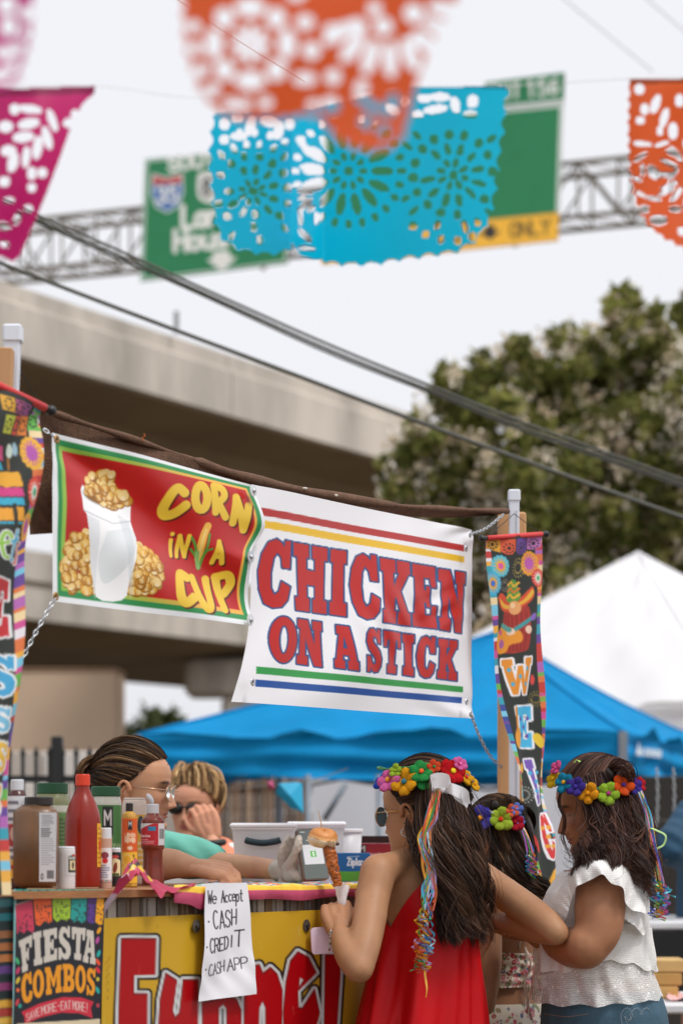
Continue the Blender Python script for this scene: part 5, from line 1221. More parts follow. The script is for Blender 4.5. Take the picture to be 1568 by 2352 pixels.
lines(sh, 345, 460, 870, 950, 6, '4a4a50', 6, 3); lines(sh, 340, 455, 975, 1040, 5, '26262a', 9, 4); lines(sh, 340, 450, 1060, 1270, 12, '5a5a60', 4, 5); barcode(sh, 385, 1320, 440, 1385); sh.ell(345, 1370, 12, 26, '4a4a4e'); sh.ell(345, 1370, 6, 14, 'd2d4d8')
sh.build('label', mat('label_print', 'ffffff', .45, .04, 20, attr=True), jar)
# leftmost bottle
b, c, Y, k = turned('sauce_bottle', 40, .12, [(21, 2042), (22, 2030), (22, 1890), (22, 1850), (21, 1830), (14, 1816)], mat('dark_sauce', '4a1810', .3, coat=.1), 'red and white labelled bottle with white cap at the far left', 'bottle', [(13, 1818), (15, 1815), (15, 1793), (13, 1791)], mat('white_cap', 'd8dae0', .45))
def pl(sh):
    sh.poly(rectq(0, 0, 100, 34), 'e0e0e4'); lines(sh, 12, 90, 8, 28, 3, '33303a', 4); sh.poly(rectq(0, 34, 100, 62), 'a82a2a'); sh.ell(50, 46, 26, 10, 'd8b0a0'); sh.poly(rectq(0, 62, 100, 78), 'e8e6e4'); lines(sh, 15, 85, 66, 75, 2, '3a3038', 4); sh.poly(rectq(0, 78, 100, 100), 'e8a82c'); sh.stroke([(0, 88), (100, 84)], 5, 'b82e22')
wrap_label(b, c, 22 * k, c.z + .02, zpx(1822, Y) - .006, -80, 80, 'e0e0e4', pl)
# jar with green lid at the back left
b, c, Y, k = turned('spice_jar', 120, .26, [(40, 2030), (41, 2015), (41, 1880), (40, 1840), (36, 1828), (33, 1822)], mat('pale_herb', '8d9468', .4, .3, 30, coat=.4), 'round jar with dark green lid at the back behind the brown jar', 'spice jar', [(35, 1824), (36, 1822), (36, 1801), (34, 1799)], mat('green_lid', '1d5a38', .45, .1, 30))
wrap_label(b, c, 41 * k, c.z + .02, zpx(1850, Y), -75, 75, '6f9a5a', lambda sh: (sh.poly(rectq(0, 0, 100, 10), 'dfe6d6'), lines(sh, 55, 95, 20, 80, 12, '3c4a34', 3)))
# red sauce bottle
b, c, Y, k = turned('hot_sauce_bottle', 190, .15, [(39, 2042), (41, 2030), (41, 1960), (41, 1900), (39, 1872), (31, 1846), (20, 1824), (16, 1812), (15, 1804)], mat('red_sauce', '8e1d08', .3, .15, 12, coat=.2, spec=.35), 'tall red hot sauce bottle with orange cap', 'bottle', [(15.5, 1806), (17, 1804), (16.5, 1781), (15, 1779)], mat('orange_cap', 'e2401c', .4))
wrap_label(b, c, 41 * k, zpx(1992, Y), zpx(1892, Y), 58, 120, 'e2a626', lambda sh: (lines(sh, 10, 60, 12, 90, 8, '8a4a18', 4), sh.ell(30, 50, 14, 14, 'c83020')))
# green labelled jar
b, c, Y, k = turned('spice_jar', 243, .34, [(34, 2022), (36, 2010), (36, 1880), (36, 1850), (34, 1838), (31, 1828)], mat('clear_jar', 'c9cabc', .25, .2, 30, coat=.5), 'green labelled spice jar with green lid behind the red bottle', 'spice jar', [(33, 1830), (34, 1828), (34, 1809), (32, 1807)], mat('green_lid', '1d5a38', .45, .1, 30))
def pg(sh):
    sh.poly(rectq(46, 2, 70, 40), '1a1c1c'); text(sh, 'M', rectq(51, 8, 65, 26), 4, 'e8e8e8'); text(sh, 'OREGAN', rectq(45, 52, 96, 64), 2.2, 'bcd0a8'); lines(sh, 50, 90, 72, 92, 4, '9ab884', 2)
wrap_label(b, c, 36 * k, c.z + .012, zpx(1850, Y), -80, 80, '4f8a48', pg)
# small white jar
b, c, Y, k = turned('white_jar', 151, .055, [(20, 2042), (21.5, 2036), (21.5, 1960), (20, 1950)], mat('white_ceramic', 'd3d0cf', .5), 'short plain white jar beside the brown spice jar', 'jar', [(20.5, 1952), (21, 1950), (21, 1947), (19, 1945)], mat('white_cap', 'd8dae0', .45))
wrap_label(b, c, 21.5 * k, c.z + .025, zpx(1962, Y), 5, 88, 'd3d0cf', lambda sh: (sh.poly([(20, 12), (60, 4), (98, 12), (98, 85), (20, 85)], '39433c'), sh.poly(rectq(32, 30, 90, 74), 'e0cfa0'), sh.ell(60, 52, 12, 16, '5a4a3a'), text(sh, 'AMOES', rectq(24, 14, 92, 24), 3, 'e8e8e0'), sh.ell(70, 6, 20, 5, 'c03a34')))
# small shaker with white cap
b, c, Y, k = turned('spice_shaker', 242, .12, [(14.5, 2040), (15, 2034), (15, 1940), (15, 1926)], mat('pink_salt', 'c79f8c', .5), 'small spice shaker with white cap in front of the green jar', 'shaker', [(14, 1928), (14.5, 1926), (14, 1904), (12.5, 1902)], mat('white_cap', 'd8dae0', .45))
def ps(sh):
    for i in range(14):
        for x in (2, 92): sh.poly(rectq(x, i * 7.2, x + 8, i * 7.2 + 3.6), ('2a2a2a', 'c8322a', '2f7a4a')[i % 3])
    sh.ell(50, 22, 20, 10, '8a3a4a'); sh.ell(52, 38, 14, 8, 'c8222c'); lines(sh, 25, 80, 52, 86, 6, '3a4a8a', 3)
    for i in range(10): sh.poly(rectq(i * 10, 94, i * 10 + 5, 100), ('2a2a2a', 'c8322a', '2f7a4a')[i % 3])
wrap_label(b, c, 15 * k, c.z + .012, zpx(1948, Y), -85, 85, 'e4e2e4', ps)
# small dark labelled bottle
b, c, Y, k = turned('spice_bottle', 265, .16, [(11.5, 2036), (12, 2030), (12, 1966), (11.5, 1956)], mat('dark_jar', '2a2624', .35), 'small black labelled spice bottle beside the shaker', 'bottle', [(12, 1958), (12.3, 1956), (12.3, 1950), (11, 1948)], mat('white_cap', 'd8dae0', .45))
wrap_label(b, c, 12 * k, c.z + .012, zpx(1962, Y), -85, 85, '1c1a1a', lambda sh: (sh.poly([(10, 24), (50, 14), (90, 24), (90, 80), (10, 80)], 'e6d6a8'), sh.ell(52, 50, 12, 20, '8a3a2a', .4), sh.ell(50, 10, 26, 6, 'c8443a'), sh.poly(rectq(20, 70, 80, 79), '4a5a2a')))
# lemon pepper bottle
b, c, Y, k = turned('seasoning_bottle', 297, .2, [(17, 2034), (18, 2028), (18, 1900), (18, 1880), (15, 1870), (8, 1864)], mat('mustard_grains', 'c9973a', .5, .35, 90, .4, 200), 'lemon pepper bottle with orange label and black cap', 'bottle', [(8, 1866), (8.5, 1864), (8.5, 1847), (7, 1845)], mat('black_lid', '2a2220', .4))
def pm(sh):
    sh.poly(rectq(0, 0, 100, 52), 'd85a1c'); sh.poly(rectq(40, 4, 62, 18), '1c1a1a'); text(sh, 'M', rectq(44, 6, 58, 12), 2.5, 'eeeeee'); text(sh, 'LEMON', rectq(24, 24, 80, 29), 2.6, 'f4dcc0'); text(sh, 'PEPPER', rectq(24, 32, 80, 37), 2.6, 'f4dcc0'); sh.ell(50, 46, 14, 3, 'f4dcc0')
    sh.ell(35, 64, 26, 10, 'f6d070'); sh.ell(35, 64, 20, 7, 'eeb02c'); sh.ell(30, 86, 30, 13, 'f6d070'); sh.ell(30, 86, 24, 10, 'eeb02c')
    for i in range(6): sh.ell(70 + 9 * math.sin(i * 2.4), 58 + i * 5, 4, 2, '2a2420')
wrap_label(b, c, 18 * k, c.z + .008, zpx(1880, Y), -62, 80, 'eeb52a', pm)
# white bottle behind
b, c, Y, k = turned('squeeze_bottle', 309, .36, [(26, 2020), (28, 2010), (28, 1870), (27, 1846), (25, 1838)], mat('white_squeeze', 'd9c9bd', .4), 'pale white plastic container behind the lemon pepper bottle', 'bottle', [(24, 1839), (25, 1837), (25, 1835), (23, 1833)], mat('pale_cap', 'cfc3ba', .5))
wrap_label(b, c, 28 * k, c.z + .03, zpx(1872, Y), 15, 80, 'e0ac38', lambda sh: (sh.ell(30, 18, 26, 16, '2f3f4a'), lines(sh, 10, 90, 50, 90, 5, 'e8e0d0', 5)))
# chilli seasoning bottle with red label and open flip lid
b, c, Y, k = turned('seasoning_bottle', 351, .25, [(25, 2028), (26, 2020), (23, 1990), (23, 1955), (27, 1944), (27, 1892), (25, 1882), (17, 1874), (13, 1868)], mat('chilli_powder', '7c2c18', .35, .3, 60, coat=.15), 'red labelled chilli powder bottle with open white flip lid', 'bottle', [(13, 1870), (14, 1868), (14, 1849), (12, 1847)], mat('white_cap', 'd8dae0', .45))
def pt(sh):
    sh.poly([(0, 30), (55, 0), (70, 0), (70, 100), (0, 100)], 'c01c28'); sh.poly(rectq(70, 0, 100, 100), 'e2e2e6'); barcode(sh, 74, 25, 92, 70, 4); sh.poly(rectq(38, 14, 62, 34), '2f8ab8'); text(sh, 'clasico', rectq(4, 50, 44, 62), 3, 'f0d8d8'); lines(sh, 6, 60, 74, 90, 3, 'f0d8d8', 4)
wrap_label(b, c, 27 * k, zpx(1942, Y), zpx(1892, Y), -80, 80, 'e2e2e6', pt)
m = MB(); p = Vector((c.x - .002, c.y, zpx(1846, Y))); m.sphere(p + Vector((-.004, 0, .010)), .0065, .009, .0125, ax=(Vector((.85, 0, .5)), (0, 1, 0), Vector((-.5, 0, .85)))); m.build('flip_lid', mat('white_cap', 'd8dae0', .45), b, True)

# clear bins, boxes at the back of the counter
m_clear = mat('clear_plastic', 'f0f2f4', .3, .05, 6, coat=.3, translucent=.2); m_navy = mat('navy_handle', '14333f', .45)
def bin_(x0, x1, y0, off, label, handle=True):
    xm = (x0 + x1) / 2; Y = stallY(xm, off); c = atctr(xm, Y, .002); k = Y / FP; w = (x1 - x0) * k; zt = zpx(y0, Y)
    root = empty('storage_bin', c, label, 'plastic bin')
    m = MB(); h = zt - c.z - .016; n = 4
    for a, wd in ((0, .9),): 
        V = [Vector((c.x + sx * w / 2 * q, c.y + sy * .07 * q, c.z + z)) for z, q in ((0, .86), (h, 1)) for sx, sy in ((-1, -1), (1, -1), (1, 1), (-1, 1))]
        m.add(V, [(3, 2, 1, 0), (4, 5, 6, 7), (0, 1, 5, 4), (1, 2, 6, 5), (2, 3, 7, 6), (3, 0, 4, 7)])
    m.build('tub', m_clear, root)
    m = MB(); m.box((c.x, c.y, c.z + h + .008), w * 1.08, .155, .014, bevel=.005); m.box((c.x, c.y, c.z + h + .001), w * 1.03, .148, .004); m.build('lid', mat('bin_lid', 'f2f3f7', .4), root)
    if handle:
        m = MB(); m.tube(catmull([Vector((c.x + u * w, c.y - .078 - .012 * (1 - abs(u) * 2.6), c.z + h - .022 - .012 * (1 - (u * 2.8) ** 2) * 1.0)) for u in (-.28, -.2, 0, .2, .28)], 14), .008, 8); m.build('handle', m_navy, root, True)
    return root
bin_(536, 676, 1890, .44, 'clear storage bin with dark handle behind the gloved hand')
bin_(664, 790, 1887, .56, 'second clear storage bin behind the phone', False)
Y = stallY(795, .50); c = atctr(795, Y, .002); k = Y / FP; tb_ = empty('tub', c, 'white round tub behind the chicken on a stick', 'tub')
m = MB(); m.lathe(c, [(.03, 0), (30 * k, .002), (36 * k, zpx(1912, Y) - c.z)], 28); m.build('body', mat('white_tub', 'e4e5ea', .4), tb_, True)
m = MB(); m.lathe((c.x, c.y, zpx(1912, Y)), [(36 * k, 0), (39 * k, .001), (39 * k, .007), (36 * k, .009)], 28); m.build('lid', mat('bin_lid', 'f2f3f7', .4), tb_, False)
def carton(name, x0, x1, y0, off, depth, base, label, paint, open_=False):
    xm = (x0 + x1) / 2; Y = stallY(xm, off); c = atctr(xm, Y, .002); k = Y / FP; w = (x1 - x0) * k; zt = zpx(y0, Y)
    root = empty(name, c, label, 'box')
    m = MB(); m.box((c.x, c.y + depth / 2, (c.z + zt) / 2), w, depth, zt - c.z, bevel=.002); m.build('carton', mat('carton_' + base, base, .5, .08), root)
    sh = Sheet([Vector((c.x - w / 2 + .001, c.y - .0012, zt - .001)), Vector((c.x - w / 2 + .001, c.y - .0012, c.z + .001))], [Vector((c.x + w / 2 - .001, c.y - .0012, zt - .001)), Vector((c.x + w / 2 - .001, c.y - .0012, c.z + .001))], 130, 60, base)
    sh.X, sh.Y, sh.aa = sh.s * 100, sh.t * 100 * (zt - c.z) / w, 1.2; paint(sh); sh.build('printed_face', mat('label_print', 'ffffff', .45, .04, 20, attr=True), root)
    if open_:
        for sy, an in ((0, -.5), (depth, .6)):
            V = [Vector((c.x + sx * w / 2, c.y + sy + (0 if q == 0 else .05 * math.sin(an)), zt + .001 + (0 if q == 0 else .05 * math.cos(an) * .45))) for q in (0, 1) for sx in (-1, 1)]
            V += [v + Vector((0, .0012, 0)) for v in V]
            mesh('flap', V, [(0, 1, 3, 2), (4, 6, 7, 5), (0, 4, 5, 1), (2, 3, 7, 6), (0, 2, 6, 4), (1, 5, 7, 3)], mat('flap_dark', '3a2e2e', .7), root, False)
    return root
carton('cutlery_box', 806, 950, 1938, .52, .1, 'a01c2c', 'open red box of white plastic forks behind the counter', lambda sh: (sh.poly(rectq(6, 2, 24, 16), '1e1818'), text(sh, 'M', rectq(9, 4, 21, 12), 2.4, 'e8e4e4'), text(sh, 'WHITE', rectq(30, 16, 50, 22), 1.6, 'e6c8c8'), text(sh, 'PLASTIC', rectq(53, 16, 76, 22), 1.6, 'e6c8c8'), text(sh, 'FORKS', rectq(79, 16, 97, 22), 1.6, 'e6c8c8')), True)
carton('bag_box', 768, 850, 1960, .36, .07, '1467a8', 'blue box of bags beside the chicken on a stick', lambda sh: (sh.poly(rectq(0, 42, 100, 80), '5fae3a'), sh.ell(40, 44, 60, 8, '1467a8'), text(sh, 'Ziploc', rectq(36, 14, 80, 34), 4.5, 'e8eef4', .12), sh.stroke([(36, 10), (70, 8)], 1.5, 'dfe8f0')))

# phone held up by the vendor
def slab_thing(name, c, u, v, w, h, t, mt, label, cat, rad):
    u, v = u.normalized(), v.normalized(); n = u.cross(v).normalized()
    if n.y > 0: n = -n
    pts = []
    for sx, sy in ((1, 1), (-1, 1), (-1, -1), (1, -1)):
        for i in range(7):
            a = {(1, 1): 0, (-1, 1): 90, (-1, -1): 180, (1, -1): 270}[(sx, sy)] + i * 15
            pts.append((sx * (w / 2 - rad) + rad * math.cos(math.radians(a)), sy * (h / 2 - rad) + rad * math.sin(math.radians(a))))
    m = MB(); N = len(pts); V = []
    for d, ins in ((-t / 2, .0008), (-t / 2 + .001, 0), (t / 2 - .001, 0), (t / 2, .0008)):
        for a, b in pts: V.append(c + u * a * (1 - ins / w * 2) + v * b * (1 - ins / h * 2) + n * d)
    Fc = [(k * N + i, k * N + (i + 1) % N, (k + 1) * N + (i + 1) % N, (k + 1) * N + i) for k in range(3) for i in range(N)] + [tuple(range(N - 1, -1, -1)), tuple(range(3 * N, 4 * N))]
    m.add(V, Fc); root = empty(name, c, label, cat); m.build('case', mt, root)
    return root, u, v, n
pu, pv = P(733, 1904, 5.60) - P(678, 1906, 5.55), P(678, 1906, 5.55) - P(697, 2025, 5.50)
pc = (P(678, 1906, 5.55) + P(733, 1904, 5.60) + P(757, 2022, 5.55) + P(697, 2025, 5.50)) / 4
PW, PH = pu.length * 1.06, pv.length
ph, pu, pv, pn = slab_thing('smartphone', pc, pu, pv - pu * 0, PW, PH, .009, mat('phone_case', '6a5348', .4, metal=.2), 'smartphone held up by a gloved hand showing a payment screen', 'phone', .009)
fc = pc + pn * .0052
sh = Sheet([fc - pu * PW * .46 + pv * PH * .475, fc - pu * PW * .46 - pv * PH * .475], [fc + pu * PW * .46 + pv * PH * .475, fc + pu * PW * .46 - pv * PH * .475], 70, 130, '56605c')
sh.X, sh.Y, sh.aa = sh.s * 100, sh.t * 200, 2.2
sh.poly(rectq(8, 62, 92, 142), 'd5d8dc'); sh.poly(rectq(38, 88, 62, 112), '57b04a'); text(sh, '$', rectq(46, 91, 55, 109), 3, 'f4f6f4'); sh.stroke([(10, 10), (26, 10)], 4, 'c8ccca'); sh.stroke([(30, 44), (62, 44)], 5, 'b8bebc'); sh.stroke([(42, 28), (52, 28)], 3, '98a09c')
sh.build('screen', mat('phone_screen', 'ffffff', .2, .02, attr=True, coat=.4), ph)

# chicken on a stick, napkin, pale wallet phone
HY = 5.215
cs_ = empty('chicken_on_a_stick', P(779, 2046, HY), 'fried chicken strip on a stick topped with a small bun', 'food')
pts = catmull([P(754, 1944, HY), P(759, 1968, HY), P(766, 2000, HY), P(774, 2025, HY), P(779, 2052, HY)], 40); V = []; rr = np.random.default_rng(4)
nz = rr.normal(size=(40, 18)); nz = (nz + np.roll(nz, 1, 0) + np.roll(nz, 1, 1)) / 2
C = []
for i in range(40):
    R = np.interp(i, [0, 6, 20, 32, 39], [13.5, 14, 13, 9.5, 5]) / FP * HY
    for j in range(18):
        a = 2 * math.pi * j / 18; d = Vector((math.cos(a), math.sin(a), math.cos(a) * .28))
        V.append(Vector(pts[i]) + d * R * (1 + .09 * nz[i, j])); C.append(lin('b4601f') * (1 + .28 * nz[i, j] * .8) if nz[i, j] > -.9 else lin('5e2c12'))
mesh('fried_chicken', V, gridfaces(40, 18, True), mat('fried_crust', 'ffffff', .45, .35, 120, .8, 260, attr=True, coat=.2), cs_, True, np.clip(np.array(C), .01, 1))
m = MB(); m.tube([P(741, 1910, HY), P(731, 1862, HY)], [.0014, .0006], 6); m.tube([P(779, 2048, HY), P(783, 2110, HY)], .002, 6); m.build('stick', mat('bamboo', 'c79a62', .6), cs_)
n_t, n_p = 26, 36
bc = P(741, 1930, HY); ux = Vector((1, .0, -.12)).normalized(); wz = Vector((.12, 0, 1)).normalized(); V = []; C = []
for i in range(n_t + 1):
    t = -math.pi / 2 + math.pi * i / n_t
    for j in range(n_p):
        a = 2 * math.pi * j / n_p; st, ct = math.sin(t), math.cos(t)
        z = st * (24 if st > 0 else 16); R = 34 * (abs(ct) ** .55) * (1 + .03 * math.sin(3 * a) + (.05 * math.sin(7 * a + 2 * t) if st < .1 else 0)); k = HY / FP
        p = bc + (ux * math.cos(a) + Vector((0, 1, 0)) * math.sin(a) * .85) * R * k + wz * (z + (4 * math.sin(2 * a + 1) if st > 0 else 3 * math.sin(5 * a))) * k; V.append(p)
        C.append(lin('c98340') * (1.0 - .25 * max(0, st - .6)) if st > .28 else lin('e6ab6c') if st > .12 else lin('e2cfb2') * (1 + .06 * math.sin(9 * a + 5 * t)))
mesh('bun', V, gridfaces(n_t + 1, n_p, True), mat('bread_crust', 'ffffff', .5, .14, 60, .5, 160, attr=True, coat=.08), cs_, True, np.array(C))
m = MB(); m.sphere(P(774, 1939, HY), .005, .006, .004); m.build('burnt_tip', mat('burnt', '5a4a44', .7), cs_)
V = []
for i in range(19):
    f = i / 18
    for j in range(24):
        a = 2 * math.pi * j / 24; R = np.interp(f, [0, .2, .45, .7, 1], [19, 15, 10, 9, 5]) * (1 + .28 * math.sin(3 * a + 6 * f) * (1 - f * .5)) / FP * HY
        c0 = P(np.interp(f, [0, 1], [781, 789]), np.interp(f, [0, 1], [2034, 2094]) + 4 * math.sin(2 * a) * (1 - f), HY - .004)
        V.append(c0 + Vector((math.cos(a) * R, math.sin(a) * R * .8, .002 * math.sin(5 * a))))
o = mesh('napkin', V, gridfaces(19, 24, True), mat('tissue', 'f4eef0', .85, .05, 30, .3, 90, translucent=.2)); tag(o, 'white paper napkin wrapped round the bottom of the chicken stick', 'napkin')
wl_, _, _, _ = slab_thing('wallet_phone', P(738, 2161, 5.2), Vector((1, .2, .10)), Vector((-.07, 0, 1)), 50 / FP * 5.2, 62 / FP * 5.2, .009, mat('lilac_plastic', 'ecd0e4', .4), 'pale pink phone held below the chicken stick', 'phone', .009)

# ================================================================== people
def skinmat(): return mat('skin', 'ffffff', .52, .09, 22, .05, 420, attr=True, sss=.10, spec=.3)
class Body:
    def __init__(s): s.V = []; s.F = []; s.H = []
    def add(s, V, Fc):
        o = len(s.V); s.V += [tuple(map(float, v)) for v in V]; s.F += [tuple(int(i) + o for i in f) for f in Fc]
    def limb(s, pts, n=12, seg=14):
        """pts = (point, radius) chain, smooth, rounded ends"""
        q = catmull([(*p, r) for p, r in pts], max(seg, len(pts) * 4)); V, Fc = tubegeo([Vector(a[:3]) for a in q], [max(.002, a[3]) for a in q], n); s.add(V, Fc)
        for a in (q[0], q[-1]):
            m = MB(); m.sphere(Vector(a[:3]), a[3] * .995, n=n, m=8); s.add(m.v, m.f)
    def loft(s, rings, n=28, seg=30):
        """rings = (centre, right, fwd, a, b)"""
        q = catmull([(*c, a, b) for c, r, f, a, b in rings], seg); R = rings[0][1]; Fw = rings[0][2]; V = []
        for w in q:
            for i in range(n):
                t = 2 * math.pi * i / n; V.append(Vector(w[:3]) + R * w[3] * math.cos(t) + Fw * w[4] * math.sin(t))
        Fc = [(k * n + i, k * n + (i + 1) % n, (k + 1) * n + (i + 1) % n, (k + 1) * n + i) for k in range(seg - 1) for i in range(n)]
        Fc += [tuple(range(n - 1, -1, -1)), tuple((seg - 1) * n + i for i in range(n))]
        s.add(V, Fc)
    def mesh(s, voxel=.0068, it=4):
        me = bpy.data.meshes.new('tmp'); me.from_pydata(s.V, [], s.F); me.update()
        import bmesh
        bm = bmesh.new(); bm.from_mesh(me); bmesh.ops.recalc_face_normals(bm, faces=bm.faces); bm.to_mesh(me); bm.free()
        ob = bpy.data.objects.new('tmp', me); COL.objects.link(ob)
        md = ob.modifiers.new('r', 'REMESH'); md.mode = 'VOXEL'; md.voxel_size = voxel
        sm_ = ob.modifiers.new('s', 'SMOOTH'); sm_.factor = .5; sm_.iterations = it
        dg = bpy.context.evaluated_depsgraph_get(); dg.update(); ev = ob.evaluated_get(dg); em = ev.to_mesh()
        V = np.empty(len(em.vertices) * 3, np.float32); em.vertices.foreach_get('co', V); V = V.reshape(-1, 3).copy()
        Fc = [tuple(p.vertices) for p in em.polygons]
        ev.to_mesh_clear(); bpy.data.objects.remove(ob); bpy.data.meshes.remove(me)
        return V, Fc
def hand(B, w, d, a, nrm, k=1.0, curl=(.5, .55, .6, .65), tc=.4, spread=.08):
    """palm and five fingers; d along, a towards the thumb, nrm the side fingers curl to"""
    B0 = B; B = Body(); B0.H.append(B)
    d, a, nrm = d.normalized(), a.normalized(), nrm.normalized()
    B.limb([(w - d * .03 * k, .020 * k), (w, .020 * k), (w + d * .03 * k, .019 * k)], 10, 8)
    off = (.030, .0102, -.0102, -.029); ln = (.070, .078, .072, .056)
    for i in range(4):
        kn = w + d * .082 * k * (1 - .04 * abs(i - 1)) + a * off[i] * k
        B.limb([(w + a * off[i] * .55 * k, .016 * k), (kn - d * .03 * k, .0145 * k), (kn, .0115 * k)], 10, 8)
        p = kn; ang = curl[i] * .55; pts = [(p, .0088 * k)]
        for s_, f in ((.45, .0082), (.3, .0076), (.25, .0064)):
            dr = d * math.cos(ang) + nrm * math.sin(ang) + a * spread * (1.5 - i) * .6; p = p + dr.normalized() * ln[i] * s_ * k; pts.append((p, f * k)); ang += curl[i] * 1.25
        B.limb(pts, 9, 12)
    p0 = w + d * .018 * k + a * .02 * k; p1 = p0 + (d * .7 + a * .75 + nrm * tc * .5).normalized() * .042 * k; p2 = p1 + (d * .9 + a * .25 + nrm * tc).normalized() * .03 * k; p3 = p2 + (d * .95 + nrm * tc * 1.2 - a * .05).normalized() * .024 * k
    B.limb([(p0, .016 * k), (p1, .011 * k), (p2, .0095 * k), (p3, .0075 * k)], 9, 12)

class Head:
    """parametric head: local x right, y face, z up, origin between the eyes' level"""
    def __init__(s, c, f, pitch=0, scale=1.0, roll=0):
        s.c = Vector(c); f = Vector(f).normalized(); r = Vector((f.y, -f.x, 0)).normalized(); u = Vector((0, 0, 1))
        M = Matrix((r, f, u)).transposed(); M = M @ Matrix.Rotation(-math.radians(pitch), 3, 'X') @ Matrix.Rotation(math.radians(roll), 3, 'Y')
        s.M = np.array(M); s.k = scale
    def w(s, L): return np.asarray(L) @ s.M.T * s.k + np.array(s.c)
    def wv(s, L): return Vector(s.w(np.asarray(L, float)))
    def skull(s, az, el, off=0.0):
        """local point on the hair surface; az degrees from the face (+ = right), el up"""
        a, e = np.radians(az), np.radians(el); d = np.stack([np.sin(a) * np.cos(e), np.cos(a) * np.cos(e), np.sin(e)], -1)
        ax = np.array([.0775, .099, .0965]); t = 1 / np.sqrt(((d / ax) ** 2).sum(-1, keepdims=True))
        return d * (t + np.asarray(off)[..., None] if np.ndim(off) else d * 0 + t + off) + np.array([0, -.006, .0185])
    def face(s, nz=96, na=120, skin='c08e6a', lip='a8605a', brow='3a2a22', nose=1.0):
        zc = [-.114, -.108, -.100, -.088, -.073, -.056, -.04, -.02, 0, .02, .04, .06, .08, .098, .109, .1135]
        yf = [.040, .066, .079, .084, .0815, .085, .0855, .0860, .0845, .0905, .0925, .087, .073, .048, .024, .004]
        yb = [.012, .002, -.008, -.022, -.04, -.058, -.072, -.085, -.094, -.099, -.1, -.096, -.083, -.058, -.032, -.008]
        hw = [.012, .028, .038, .0475, .056, .0615, .0655, .0695, .0725, .075, .0755, .072, .063, .045, .025, .006]
        z = -.114 + .2275 * (1 - np.cos(np.linspace(0, 1, nz) * math.pi)) / 2
        z = .5 * z + .5 * np.linspace(-.114, .1135, nz)
        F_, B_, Wd = np.interp(z, zc, yf), np.interp(z, zc, yb), np.interp(z, zc, hw)
        def sm(q):
            for _ in range(3): q = np.r_[q[:1], (q[:-2] + 2 * q[1:-1] + q[2:]) / 4, q[-1:]]
            return q
        F_, B_, Wd = sm(F_), sm(B_), sm(Wd)
        th = np.linspace(0, 2 * math.pi, na, endpoint=False); th = th - .30 * np.sin(2 * th - math.pi) * .0 
        # crowd samples to the face
        th = math.pi / 2 + np.sign(th - math.pi) * math.pi * (np.abs(th - math.pi) / math.pi) ** 1.35
        ct, st = np.cos(th)[None], np.sin(th)[None]
        ex = 2 / 2.35
        X = Wd[:, None] * np.sign(ct) * np.abs(ct) ** ex
        mid, half = (F_ + B_)[:, None] / 2, (F_ - B_)[:, None] / 2
        Yc = mid + half * np.sign(st) * np.abs(st) ** (ex if True else 1)
        Z = np.repeat(z[:, None], na, 1)
        fr = np.clip(st * 1.6, 0, 1)
        g = lambda x0, z0, sx, sz: np.exp(-((X - x0) / sx) ** 2 - ((Z - z0) / sz) ** 2)
        ax_ = np.abs(X); ga = lambda x0, z0, sx, sz: np.exp(-((ax_ - x0) / sx) ** 2 - ((Z - z0) / sz) ** 2)
        ridge = np.interp(Z, [-.054, -.048, -.041, -.036, -.02, -.002, .014], [0, .010, .0245, .0235, .0145, .0055, 0]) * nose
        wid = np.interp(Z, [-.05, -.04, -.02, .01], [.0125, .0115, .0085, .0075])
        Yc = Yc + fr * ridge * np.exp(-(X / wid) ** 2)
        Yc = Yc + fr * (.0065 * ga(.014, -.043, .007, .008) * nose - .0115 * ga(.031, .001, .017, .011) + .0075 * ga(.031, -.0005, .0115, .0085) + .004 * ga(.045, -.026, .02, .018) + .0035 * ga(.028, .018, .02, .007)
              + .0062 * np.exp(-(X / .019) ** 2 - ((Z + .0585) / .0042) ** 2) + .0066 * np.exp(-(X / .016) ** 2 - ((Z + .0675) / .0045) ** 2) - .0032 * np.exp(-(X / .022) ** 2 - ((Z + .063) / .0018) ** 2)
              + .0065 * g(0, -.094, .018, .011) - .002 * g(0, -.078, .02, .005) - .0015 * g(0, -.053, .005, .006))
        V = np.stack([X, Yc, Z], -1)
        sk = lin(skin); C = np.repeat(np.repeat(sk[None, None], nz, 0), na, 1).copy()
        def mixc(w_, c_):
            nonlocal C
            w_ = np.clip(w_ * fr, 0, 1)[..., None]; C = C * (1 - w_) + lin(c_) * w_
        mixc(.35 * ga(.045, -.03, .022, .018), lip); mixc(.25 * np.exp(-(X / .014) ** 2 - ((Z + .04) / .01) ** 2), lip)
        mixc(1.1 * np.exp(-(ax_ / .0215) ** 4 - ((Z + .063) / .0088) ** 4), lip); mixc(.8 * np.exp(-(ax_ / .022) ** 4 - ((Z + .0628) / .0012) ** 2), '4a2420')
        mixc(1.2 * np.exp(-((ax_ - .031) / .018) ** 4 - ((Z - .0195 + .12 * (ax_ - .031) ** 2 / .02) / .0038) ** 2), brow)
        mixc(1.1 * np.exp(-((ax_ - .031) / .0135) ** 4 - ((Z + .0035) / .0016) ** 2), '241814'); mixc(.4 * np.exp(-((ax_ - .031) / .015) ** 4 - ((Z - .003) / .006) ** 2), '7a4a3a')
        mixc(.8 * np.exp(-((ax_ - .008) / .004) ** 2 - ((Z + .050) / .0022) ** 2), '5a2e24')
        Vs = [V.reshape(-1, 3)]; Fs = [tuple(q) for q in gridfaces(nz, na, True)]; Cs = [C.reshape(-1, 3)]
        Fs += [tuple(range(na - 1, -1, -1)), tuple((nz - 1) * na + i for i in range(na))]; n0 = nz * na
